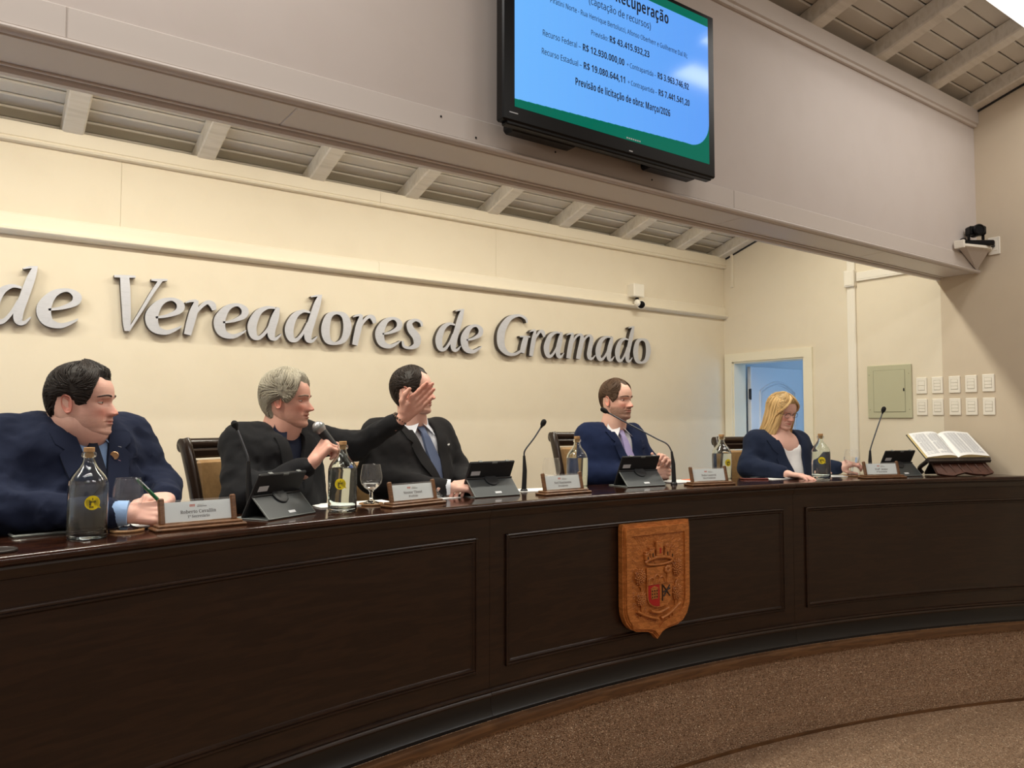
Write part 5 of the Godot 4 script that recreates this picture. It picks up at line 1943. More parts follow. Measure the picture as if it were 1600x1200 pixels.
func face_point(P: Dictionary, a: float, y: float) -> Vector3:
	var t: Array = P.tab[clampi(int(y * 256.0 + 0.5), 0, 256)]
	var w: float = t[0]
	var zf: float = t[1]
	var zb: float = t[2]
	var zm := -0.03 if y > 0.3 else lerpf(0.08, -0.03, y / 0.3)
	var sa := sin(a)
	var ca := cos(a)
	var x := w * sa
	if ca <= 0.0:
		return Vector3(x, y, zm - (zm - zb) * pow(-ca, 0.82))
	var z := zm + (zf - zm) * pow(ca, 0.74)
	var ax := absf(x)
	# nose with wings
	if t[3] > 0.0:
		var s := lerpf(0.078, 0.046, clampf((y - 0.34) / 0.11, 0.0, 1.0))
		z += t[3] * exp(-pow(ax / s, 2.2))
		z += 0.03 * P.get("nose", 1.0) * exp(-pow((ax - 0.062) / 0.03, 2.0) - pow((y - 0.345) / 0.028, 2.0))
	if y > 0.4 and y < 0.66:
		z -= 0.052 * exp(-pow((ax - 0.142) / 0.078, 2.0) - pow((y - 0.502) / 0.04, 2.0))
		z += 0.02 * P.get("brow", 1.0) * exp(-pow((y - 0.575) / 0.028, 2.0) - pow((ax - 0.13) / 0.1, 2.0))
	if y > 0.25 and y < 0.52:
		z += 0.02 * exp(-pow((ax - 0.2) / 0.07, 2.0) - pow((y - 0.4) / 0.06, 2.0))
		z -= 0.012 * exp(-pow((ax - 0.115 - (0.36 - y) * 0.35) / 0.016, 2.0) - pow((y - 0.3) / 0.06, 2.0))
		z -= 0.008 * exp(-pow((ax - 0.14) / 0.07, 2.0) - pow((y - 0.445) / 0.012, 2.0))
	if y > 0.14 and y < 0.32:
		var open: float = P.get("open", 0.0)
		z += 0.02 * exp(-pow((y - 0.25 - open * 0.4) / 0.014, 2.0) - pow(ax / 0.095, 2.0))
		z += 0.024 * exp(-pow((y - 0.208 + open * 0.6) / 0.017, 2.0) - pow(ax / 0.085, 2.0))
		z -= (0.018 + open * 0.8) * exp(-pow((y - 0.23) / (0.0075 + open * 0.5), 2.0) - pow(ax / 0.1, 4.0))
		z -= 0.012 * exp(-pow((ax - 0.118) / 0.02, 2.0) - pow((y - 0.225) / 0.03, 2.0))
	return Vector3(x, y, z)

func skin_tone(P: Dictionary, p: Vector3) -> Color:
	var c: Color = P.skin
	var ax := absf(p.x)
	if p.z < 0.0:
		return c
	var red: Color = P.get("blush", c)
	var u := exp(-pow((ax - 0.17) / 0.1, 2.0) - pow((p.y - 0.36) / 0.09, 2.0)) + 0.9 * exp(-pow(ax / 0.07, 2.0) - pow((p.y - 0.36) / 0.05, 2.0))
	c = c.lerp(red, clampf(u * 0.6, 0.0, 1.0))
	var lip := exp(-pow((p.y - 0.229) / 0.028, 4.0) - pow(ax / 0.1, 6.0))
	c = c.lerp(P.lips, lip * 0.75)
	if P.has("stubble"):
		var m := 0.0
		if p.y < 0.34:
			m = clampf((0.34 - p.y) / 0.05, 0.0, 1.0) * (1.0 - lip)
			if p.y > 0.2 and ax > 0.15:
				m *= clampf((ax * 0.5 + 0.3 - p.y) / 0.05, 0.0, 1.0)
		m *= P.get("stubble_most", 0.5) * (0.8 + 0.4 * fuzz.get_noise_3d(p.x * 160.0, p.y * 160.0, p.z * 160.0))
		c = c.lerp(P.stubble, clampf(m, 0.0, 1.0))
	return c

func head(mb: MB, P: Dictionary, xf: Transform3D, ny := 120, na := 120) -> void:
	tables(P)
	var first := mb.v.size()
	for j in ny + 1:
		var y := j / float(ny)
		for i in na:
			var s := 2.0 * i / na - 1.0
			var a := PI * signf(s) * pow(absf(s), 1.3)
			var p := face_point(P, a, y)
			mb.tint = skin_tone(P, p) * (1.0 + 0.05 * fuzz.get_noise_3d(p.x * 11.0, p.y * 11.0, p.z * 11.0) + 0.05 * fuzz.get_noise_3d(p.x * 60.0, p.y * 60.0, p.z * 60.0))
			mb.vert(xf * (p * P.H))
	for j in ny:
		for i in na:
			var k := (i + 1) % na
			mb.quad(first + j * na + i, first + j * na + k, first + (j + 1) * na + k, first + (j + 1) * na + i)
	mb.tint = P.skin
	var cap := mb.vert(xf * (Vector3(0, 0.0, 0.13) * P.H))
	for i in na:
		mb.tri(cap, first + (i + 1) % na, first + i)
	# lids
	for s in [-1, 1]:
		var c := eye_at(P, s)
		for lid in 2:
			var e0 := deg_to_rad(P.get("lid_up", 20.0) - 3.0) if lid == 0 else deg_to_rad(-17.0)
			var e1 := deg_to_rad(85.0) if lid == 0 else deg_to_rad(-80.0)
			var g := mb.v.size()
			mb.tint = (P.skin as Color).lerp(P.get("blush", P.skin), 0.5)
			for j in 6:
				for i in 13:
					var az := deg_to_rad(lerpf(-82, 82, i / 12.0))
					var el := lerpf(e0 * cos(az * 0.9) + (0.02 if lid == 0 else -0.02), e1, j / 5.0)
					var r := 0.0585 if j > 0 else 0.0555
					mb.vert(xf * ((c + Vector3(sin(az) * cos(el), sin(el), cos(az) * cos(el)) * r) * P.H))
			for j in 5:
				for i in 12:
					if lid == 0:
						mb.quad(g + j * 13 + i, g + j * 13 + i + 1, g + (j + 1) * 13 + i + 1, g + (j + 1) * 13 + i)
					else:
						mb.quad(g + j * 13 + i, g + (j + 1) * 13 + i, g + (j + 1) * 13 + i + 1, g + j * 13 + i + 1)
	# ears
	mb.tint = (P.skin as Color).lerp(P.get("blush", P.skin), 0.7)
	for s in [-1, 1]:
		var w: float = P.tab[118][0]
		var back := Basis(Vector3.UP, s * deg_to_rad(24.0))
		var o := Vector3(s * (w - 0.012), 0.455, -0.045)
		var g := mb.v.size()
		var prof := [[0.0, 0.012], [0.3, 0.01], [0.5, 0.022], [0.66, 0.034], [0.76, 0.03], [0.86, 0.05], [0.95, 0.055], [1.02, 0.045], [1.0, 0.03], [0.85, 0.012], [0.5, -0.02]]
		for q in prof:
			for i in 24:
				var th := TAU * i / 24.0
				var ey: float = sin(th) * 0.135 * q[0] * (1.0 if sin(th) > 0.0 else 0.9)
				var ez: float = cos(th) * 0.078 * q[0] * (1.0 + 0.22 * sin(th)) - 0.03 * sin(th) * q[0]
				var up: float = q[1] * (1.0 if cos(th) < 0.4 or q[0] < 0.4 else 0.45)
				mb.vert(xf * ((o + back * Vector3(s * up, ey, ez)) * P.H))
		for j in prof.size() - 1:
			for i in 24:
				var k := (i + 1) % 24
				if s > 0:
					mb.quad(g + j * 24 + i, g + (j + 1) * 24 + i, g + (j + 1) * 24 + k, g + j * 24 + k)
				else:
					mb.quad(g + j * 24 + i, g + j * 24 + k, g + (j + 1) * 24 + k, g + (j + 1) * 24 + i)

func eye_at(P: Dictionary, s: float) -> Vector3:
	var t: Array = P.tab[128]
	return Vector3(s * 0.142, 0.5, -0.03 + (t[1] + 0.03) * pow(cos(asin(clampf(0.142 / t[0], 0, 1))), 0.74) - 0.066)

func eyes(parent: Node3D, P: Dictionary, xf: Transform3D, look := Vector2.ZERO) -> void:
	for s in [-1, 1]:
		var c := eye_at(P, s)
		var mb := MB.new()
		var g := Basis(Vector3.UP, look.x) * Basis(Vector3.RIGHT, look.y + PI / 2)
		ball(mb, Vector3.ZERO, Vector3.ONE * 0.0535 * P.H, 20, 14)
		for k in mb.v.size():
			mb.v[k] = xf * (c * P.H + mb.v[k])
		var e := part(parent, "eye", mb, M.eye_white, "eye")
		mb = MB.new()
		var pr := []
		for k in 5:
			var an := k / 4.0 * 0.47
			pr.append(Vector2(sin(an) * 0.0546 * P.H, cos(an) * 0.0546 * P.H))
		pr.reverse()
		lathe(mb, pr, 16, Transform3D(g, Vector3.ZERO))
		for k in mb.v.size():
			mb.v[k] = xf * (c * P.H + mb.v[k])
		part(e, "iris", mb, P.iris)

func eyebrows(parent: Node3D, P: Dictionary, xf: Transform3D) -> void:
	for s in [-1, 1]:
		var path := []
		var radii := []
		for i in 11:
			var u := i / 10.0
			var ax := lerpf(0.05, 0.245, u)
			var y := 0.588 + 0.02 * sin(u * PI * 0.75) - 0.03 * u * u
			var t: Array = P.tab[int(y * 256)]
			var p := face_point(P, s * asin(clampf(ax / t[0], 0.0, 0.99)), y)
			path.append(xf * ((p + Vector3(s * 0.3 * u, 0, 1.0).normalized() * -0.008) * P.H))
			radii.append((0.0062 - 0.0026 * u) * P.get("brow", 1.0) * (0.6 if i == 0 or i == 10 else 1.0))
		var mb := MB.new()
		tube(mb, path, radii, 8, true, Vector2(1.0, 0.75))
		part(parent, "eyebrow", mb, P.brow_mat)

func hair(parent: Node3D, P: Dictionary, xf: Transform3D, m: Material, thick: Callable, comb: Vector3, locks: int, seed_: int, length := 0.03, called := "hair") -> MeshInstance3D:
	# a cap that follows the skull, thinning to nothing at the hairline, with locks combed over it
	var mb := MB.new()
	var ny := 84
	var na := 96
	var ths := PackedFloat32Array()
	var c0 := Vector3(0, 0.56, -0.03)
	for j in ny + 1:
		var y := lerpf(0.12, 1.0, j / float(ny))
		for i in na:
			var a := TAU * i / na - PI
			var p := face_point(P, a, y)
			var th: float = thick.call(a, y)
			ths.append(th)
			var n := (p - c0).normalized()
			var rough := 0.012 * fuzz.get_noise_3d(p.x * 14.0 + seed_, p.y * 9.0, p.z * 14.0)
			mb.tint = Color.WHITE * (0.62 + 0.1 * fuzz.get_noise_3d(p.x * 30.0, p.y * 10.0, p.z * 30.0 + seed_))
			mb.vert(xf * ((p + n * (maxf(th, -0.02) + (rough if th > 0.02 else 0.0))) * P.H))
	for j in ny:
		for i in na:
			var k := (i + 1) % na
			if maxf(maxf(ths[j * na + i], ths[j * na + k]), maxf(ths[(j + 1) * na + i], ths[(j + 1) * na + k])) > 0.0:
				mb.quad(j * na + i, j * na + k, (j + 1) * na + k, (j + 1) * na + i)
	var r := RandomNumberGenerator.new()
	r.seed = seed_
	var made := 0
	var tries := 0
	while made < locks and tries < locks * 12:
		tries += 1
		var a := r.randf_range(-PI, PI)
		var y := r.randf_range(0.15, 0.995)
		if r.randf() > (P.tab[int(y * 256)][0] / 0.32):
			continue
		var th: float = thick.call(a, y)
		if th < 0.008:
			continue
		var p := face_point(P, a, y)
		var n := (p - c0).normalized()
		var q := p + n * th * 0.85
		var d := comb + Vector3(-signf(p.x) * 0.1, 0, 0)
		if P.get("parted", false):
			d.x = absf(comb.x) * signf(p.x + 0.06)
		if y < 0.8 and absf(a) > 0.9:
			d = d.lerp(Vector3(0, -1.0, -0.35), clampf((0.85 - y) * 2.6, 0.0, 1.0))
		d = (d + Vector3(r.randf_range(-0.3, 0.3), r.randf_range(-0.2, 0.2), r.randf_range(-0.3, 0.3)) * P.get("tousle", 0.8))
		var reach := length * r.randf_range(0.7, 1.1)
		if absf(a) > 0.7 and absf(a) < 2.1 and y < 0.82:
			reach *= P.get("side_reach", 0.45)
		var path := [xf * ((p + n * th * 0.3) * P.H)]
		var radii := [0.0012]
		var rad: float = r.randf_range(0.0008, 0.0018) * P.get("lock", 1.0)
		var rr := (q - c0).length()
		var steps := 5
		for k in steps:
			var nn := (q - c0).normalized()
			var dd := (d - nn * d.dot(nn)).normalized()
			q = q + dd * (reach / steps / P.H)
			var yy := clampf(q.y, 0.13, 0.995)
			var tb: Array = P.tab[int(yy * 256.0)]
			var zz := q.z + 0.03
			var an := atan2(q.x / maxf(tb[0], 0.02), zz / maxf(tb[1] + 0.03, 0.02) if zz > 0.0 else zz / maxf(-tb[2] - 0.03, 0.02))
			var on := face_point(P, an, yy)
			var tt: float = thick.call(an, yy)
			if tt < 0.0 and k > 0:
				break
			q = on + (on - c0).normalized() * (maxf(tt, 0.01) + 0.012 * (0.5 + sin(PI * (k + 1.0) / steps)))
			path.append(xf * (q * P.H))
			radii.append(rad * (1.0 - 0.75 * float(k) / (steps - 1)))
		mb.tint = Color.WHITE * r.randf_range(0.7, 1.25)
		if path.size() < 3:
			continue
		tube(mb, path, radii, 4, false)
		made += 1
	mb.tint = Color.WHITE
	return part(parent, called, mb, m)

# ---------------------------------------------------------------- hands: y along the fingers, z out of the palm, thumb towards +x of a right hand
func hand(mb: MB, xf: Transform3D, side: float, curl: Array, thumb: Array, cell: float, size := 1.0) -> void:
	var f := Field.new()
	f.k = 0.007 * size
	var xs := [0.03, 0.0105, -0.009, -0.0275]
	var ks := [0.088, 0.092, 0.087, 0.078]
	var lens := [[0.043, 0.026, 0.02], [0.047, 0.03, 0.021], [0.043, 0.028, 0.02], [0.033, 0.021, 0.018]]
	var rads := [[0.0105, 0.0092, 0.0085, 0.0072], [0.0108, 0.0095, 0.0087, 0.0073], [0.0102, 0.009, 0.0083, 0.007], [0.0092, 0.008, 0.0074, 0.0062]]
	for i in 4:
		var p := Vector3(xs[i] * side, ks[i], 0.0)
		f.bone(Vector3(xs[i] * 0.55 * side, 0.012, 0.0), p, 0.0155, 0.0125)
		var ang := 0.0
		var spread: float = (xs[i] * 3.2) * curl[i][3] * side if curl[i].size() > 3 else 0.0
		for j in 3:
			ang += deg_to_rad(curl[i][j])
			var d := Vector3(sin(spread) * cos(ang), cos(ang) * cos(spread), sin(ang))
			var q: Vector3 = p + d * lens[i][j]
			f.bone(p, q, rads[i][j], rads[i][j + 1])
			p = q
	# wrist, heel of the thumb and thumb
	f.bone(Vector3(0, -0.05, 0), Vector3(0, 0.015, 0), 0.024, 0.023)
	f.bone(Vector3(0.008 * side, -0.05, 0), Vector3(-0.008 * side, 0.01, 0), 0.022, 0.022)
	f.bone(Vector3(0.012 * side, 0.02, 0.008), Vector3(0.028 * side, 0.05, 0.012), 0.018, 0.015)
	var p := Vector3(0.02 * side, 0.022, 0.008)
	var tl := [0.042, 0.033, 0.027]
	var tr := [0.0155, 0.0125, 0.011, 0.0085]
	for j in 3:
		var d := Vector3(thumb[j][0] * side, thumb[j][1], thumb[j][2]).normalized()
		f.bone(p, p + d * tl[j], tr[j], tr[j + 1])
		p += d * tl[j]
	var m2 := MB.new()
	m2.tint = mb.tint
	nets(m2, f, cell)
	var base := mb.v.size()
	for k in m2.v.size():
		var tip := clampf((m2.v[k].y - 0.09) / 0.08, 0.0, 1.0)
		mb.tint = m2.tint.lerp(m2.tint * Color(1.05, 0.88, 0.86), tip * 0.7)
		mb.vert(xf * (m2.v[k] * size))
	for k in m2.ix.size():
		mb.ix.append(base + m2.ix[k])
	mb.tint = m2.tint

func facing(y: Vector3, z: Vector3, at: Vector3) -> Transform3D:
	var yy := y.normalized()
	var zz := (z - yy * z.dot(yy)).normalized()
	return Transform3D(Basis(yy.cross(zz), yy, zz), at)

# ---------------------------------------------------------------- a seated person
func person(D: Dictionary) -> Node3D:
	var t := thing("person", D.label, "person", D.at, deg_to_rad(D.turn))
	var skin_mat: Material = D.skin_mat
	var P: Dictionary = D.face
	var torso := Field.new()
	torso.k = 0.07
	for b in D.torso:
		torso.bone(b[0], b[1], b[2], b[3])
	var jacket := Field.new()
	jacket.k = 0.045
	for b in D.torso + D.arms:
		jacket.bone(b[0], b[1], b[2], b[3])
	jacket.amp = D.get("crease", 0.016)
	jacket.amp2 = D.get("crease", 0.016) * 0.08
	jacket.noise = fuzz
	jacket.freq = 5.2
	jacket.cut = D.vee
	# body: head, neck, hands and the hidden trunk and limbs in one mesh
	var body := MB.new()
	var nk: Array = D.neck
	var hx := Transform3D(Basis(Vector3.UP, deg_to_rad(D.head_turn)) * Basis(Vector3.RIGHT, deg_to_rad(D.get("head_nod", 0.0))) * Basis(Vector3(0, 0, 1), deg_to_rad(D.get("head_roll", 0.0))), Vector3.ZERO)
	hx.origin = D.head_at - hx.basis * (Vector3(0, 0.5, 0.0) * P.H)
	head(body, P, hx)
	body.tint = P.skin
	var nf := Field.new()
	nf.k = 0.05
	nf.bone(hx * (Vector3(0, 0.3, -0.1) * P.H), nk[0], nk[2], nk[3])
	nf.bone(hx * (Vector3(0, 0.12, 0.1) * P.H), nk[0], nk[2] * 0.75, nk[3] * 0.9)
	nf.bone(nk[0], nk[1], nk[3], nk[3] * 1.3)
	if D.has("dewlap"):
		for dw in D.dewlap:
			nf.bone(hx * (dw[0] * P.H), nk[0] + dw[1], dw[2], dw[3])
	for b in D.get("bust", []):
		nf.bone(b[0], b[1], b[2], b[3])
	nets(body, nf, D.get("neck_cell", 0.008))
	var under := Field.new()
	under.k = 0.05
	for b in D.torso + D.arms:
		under.bone(b[0], b[1], maxf(b[2] - 0.03, 0.02), maxf(b[3] - 0.03, 0.014))
	for s in [-1, 1]:
		under.bone(Vector3(s * 0.09, 0.54, 0.0), Vector3(s * 0.11, 0.52, 0.3), 0.075, 0.055)
		under.bone(Vector3(s * 0.11, 0.52, 0.3), Vector3(s * 0.11, 0.1, 0.25), 0.05, 0.035)
	nets(body, under, 0.034)
	for h in D.hands:
		body.tint = P.skin
		hand(body, h[0], h[1], h[2], h[3], D.get("hand_cell", 0.0034), h[4] if h.size() > 4 else 1.0)
	part(t, "body", body, skin_mat)
	eyes(t, P, hx, D.get("look", Vector2.ZERO))
	eyebrows(t, P, hx)
	# clothes
	var jm := MB.new()
	nets(jm, jacket, D.get("cell", 0.0105))
	var jk := part(t, "jacket", jm, D.cloth, D.jacket_label)
	var shirt := Field.new()
	shirt.k = 0.07
	for b in D.torso.slice(3):
		shirt.bone(b[0], b[1], b[2], b[3])
	shirt.bone(D.torso[0][0] * Vector3(0.45, 1, 1) + Vector3(0, -0.006, 0), D.torso[0][1] * Vector3(0.45, 1, 1) + Vector3(0, -0.006, 0), 0.064, 0.064)
	shirt.swell = -0.013
	shirt.amp = 0.004
	shirt.amp2 = 0.002
	shirt.noise = fuzz
	if D.has("scoop"):
		shirt.scoop = D.scoop
	var sm := MB.new()
	nets(sm, shirt, 0.015)
	var sh := part(t, "shirt", sm, D.shirt_mat, D.shirt_label)
	var tr := Field.new()
	tr.k = 0.05
	tr.bone(Vector3(-0.08, 0.56, 0.0), Vector3(0.08, 0.56, 0.0), 0.13, 0.13)
	for s in [-1, 1]:
		tr.bone(Vector3(s * 0.09, 0.54, 0.0), Vector3(s * 0.11, 0.53, 0.32), 0.09, 0.072)
		tr.bone(Vector3(s * 0.11, 0.52, 0.32), Vector3(s * 0.11, 0.08, 0.25), 0.068, 0.052)
	var tm := MB.new()
	nets(tm, tr, 0.034)
	part(t, "trousers", tm, D.cloth)
	for s in [-1, 1]:
		var shoe := MB.new()
		ball(shoe, Vector3(s * 0.11, 0.042, 0.28), Vector3(0.045, 0.04, 0.12), 14, 8)
		part(t, "shoe", shoe, M.black)
	# lapels
	var v: Array = D.vee
	for s in [-1, 1]:
		var rows := []
		var n := 16
		for i in n:
			var u := 1.0 - i / float(n - 1)
			var y := lerpf(v[1] - 0.012, v[0] - 0.025, u)
			var uu := clampf((y - v[1]) / (v[0] - v[1]), 0.0, 1.0)
			var xi: float = lerpf(v[4], v[3], uu) + s * (v[2] * uu - 0.004)
			var wl: float = D.get("lapel", 0.062) * clampf(0.12 + sin(pow(uu, 0.75) * PI * 0.62) * 1.05, 0.0, 1.0)
			if uu > 0.72 and uu < 0.76:
				wl *= 0.72
			rows.append([y, xi if s > 0 else xi - wl, xi + wl if s > 0 else xi])
		part(jk, "lapel", drape(torso, rows, 0.004, 0.005), D.cloth)
	if D.get("pocket", true):
		var py: float = v[0] - 0.115
		var rows2 := []
		for i in 3:
			rows2.append([py - i * 0.007, 0.085, 0.165, 0.012])
		part(jk, "pocket_welt", drape(torso, rows2, 0.002, 0.004), D.cloth)
		if D.has("square"):
			rows2 = []
			for i in 2:
				rows2.append([py + 0.008 - i * 0.007, 0.09, 0.16, 0.012])
			part(jk, "pocket_square", drape(torso, rows2, 0.002, 0.003), D.square, "edge of a pale pocket square")
	# coat collar around the back of the neck
	var cn: Vector3 = D.collar_at
	var cr: Vector2 = D.collar_r
	band(jk, "collar", cn + Vector3(0, -0.012, -0.006), cr + Vector2(0.016, 0.016), 62.0, 298.0, 0.05, 0.016, D.cloth, -0.035)
	if D.get("shirt_collar", true):
		band(sh, "collar_band", cn + Vector3(0, 0.006, 0), cr + Vector2(0.004, 0.004), D.get("collar_gap", 10.0), 360.0 - D.get("collar_gap", 10.0), 0.042, 0.004, D.shirt_mat, -0.04)
		for s in [-1, 1]:
			var g: float = deg_to_rad(D.get("collar_gap", 10.0)) * s
			var up := Vector3(cn.x + sin(g) * cr.x, cn.y - 0.012, cn.z + cos(g) * cr.y + 0.012)
			var back_up := Vector3(cn.x + sin(s * 1.15) * (cr.x + 0.006), cn.y + 0.022, cn.z + cos(1.15) * (cr.y + 0.006) + 0.004)
			var low := Vector3(cn.x + s * (D.get("collar_gap", 10.0) * 0.0012 + 0.048), cn.y - 0.07, 0)
			low.z = front_z(torso, torso.all(), low.x, low.y) + 0.004
			var side_low := Vector3(cn.x + s * (cr.x + 0.012), cn.y - 0.03, cn.z + cr.y * 0.55)
			var mb := MB.new()
			for off in [Vector3(0, 0, 0.004), Vector3.ZERO]:
				mb.face([up + off, low + off, side_low + off, back_up + off])
			for e in [[up, low], [low, side_low]]:
				mb.face([e[0], e[1], e[1] + Vector3(0, 0, 0.004), e[0] + Vector3(0, 0, 0.004)])
			part(sh, "collar_leaf", mb, D.shirt_mat)
	if D.has("tie"):
		var rows := []
		var y0: float = cn.y - 0.022
		for q in [[0.0, 0.017], [0.012, 0.02], [0.035, 0.0135], [0.04, 0.0135], [0.06, 0.017], [0.12, 0.024], [0.2, 0.032], [0.28, 0.038], [0.33, 0.04]]:
			rows.append([y0 - q[0], lerpf(v[3], v[4], clampf(q[0] / 0.3, 0, 1)) - q[1], lerpf(v[3], v[4], clampf(q[0] / 0.3, 0, 1)) + q[1]])
		part(t, "necktie", drape(torso, rows, -0.004, 0.008), D.tie, D.tie_label)
	var cuffs: Array = D.get("cuffs", [])
	for c in cuffs:
		var mb := MB.new()
		tube(mb, [c[0], c[1]], [c[2], c[2] * 0.97], 20)
		part(t, "shirt_cuff", mb, D.shirt_mat)
	t.set_meta("hx", hx)
	return t

func band(parent: Node3D, called: String, c: Vector3, r: Vector2, a0: float, a1: float, high: float, flare: float, m: Material, dip: float) -> void:
	# upright band around the neck, lower at the front
	var mb := MB.new()
	var n := 40
	for layer in 2:
		var g := mb.v.size()
		for i in n + 1:
			var a := deg_to_rad(lerpf(a0, a1, i / float(n)))
			var low := Vector3(c.x + sin(a) * (r.x + flare), c.y - high * 0.5 + dip * (0.5 + 0.5 * cos(a)), c.z + cos(a) * (r.y + flare))
			var up := Vector3(c.x + sin(a) * (r.x - layer * 0.004), c.y + high * 0.5 + dip * (0.5 + 0.5 * cos(a)), c.z + cos(a) * (r.y - layer * 0.004))
			low += Vector3(-sin(a), 0, -cos(a)) * layer * 0.004
			mb.vert(low)
			mb.vert(up)
		for i in n:
			if layer == 0:
				mb.quad(g + 2 * i, g + 2 * i + 2, g + 2 * i + 3, g + 2 * i + 1)
			else:
				mb.quad(g + 2 * i, g + 2 * i + 1, g + 2 * i + 3, g + 2 * i + 2)
	var h := (n + 1) * 2
	for i in n:
		mb.quad(2 * i + 1, 2 * i + 3, h + 2 * i + 3, h + 2 * i + 1)
		mb.quad(2 * i, h + 2 * i, h + 2 * i + 2, 2 * i + 2)
	part(parent, called, mb, m)

# ---------------------------------------------------------------- the five people
func trunk(sw: float, sy: float, rc: float, rb: float) -> Array:
	return [[Vector3(-sw * 0.72, sy, -0.01), Vector3(sw * 0.72, sy, -0.01), 0.068, 0.068],
		[Vector3(-0.035, sy + 0.03, -0.03), Vector3(-sw * 0.85, sy + 0.004, -0.012), 0.038, 0.062],
		[Vector3(0.035, sy + 0.03, -0.03), Vector3(sw * 0.85, sy + 0.004, -0.012), 0.038, 0.062],
		[Vector3(-0.085, sy - 0.07, 0.015), Vector3(-0.085, sy - 0.27, 0.035), rc, rc * 1.03],
		[Vector3(0.085, sy - 0.07, 0.015), Vector3(0.085, sy - 0.27, 0.035), rc, rc * 1.03],
		[Vector3(0, sy - 0.25, 0.03), Vector3(0, 0.56, 0.0), rb, rb * 1.04]]

func skin_material() -> StandardMaterial3D:
	var m := mat(Color.WHITE, 0.54, 0.0, 0.42)
	m.vertex_color_use_as_albedo = true
	m.subsurf_scatter_enabled = true
	m.subsurf_scatter_strength = 0.08
	m.normal_enabled = true
	m.normal_texture = noise_tex(0.15, [], 3, 171, 256, FastNoiseLite.TYPE_SIMPLEX_SMOOTH, true, 2.0)
	m.normal_scale = 0.25
	return tri_map(m, Vector3(22, 22, 22), false)

func hair_material(c: Color) -> StandardMaterial3D:
	var m := mat(c, 0.5, 0.0, 0.4)
	m.vertex_color_use_as_albedo = true
	m.rim_enabled = true
	m.rim = 0.25
	m.rim_tint = 0.8
	return m

func lin(r: int, g: int, b: int) -> Color:
	return rgb(r, g, b).srgb_to_linear()

func hairline(keys: Array, a: float) -> float:
	var x := absf(a)
	for i in keys.size() - 1:
		if x <= keys[i + 1][0]:
			return lerpf(keys[i][1], keys[i + 1][1], (x - keys[i][0]) / (keys[i + 1][0] - keys[i][0]))
	return keys[keys.size() - 1][1]

func flat_grip(a: float, b: float, c: float, s := 0.6) -> Array:
	return [[a, b, c, s], [a, b, c, s], [a + 3, b + 3, c, s], [a + 5, b + 4, c, s]]

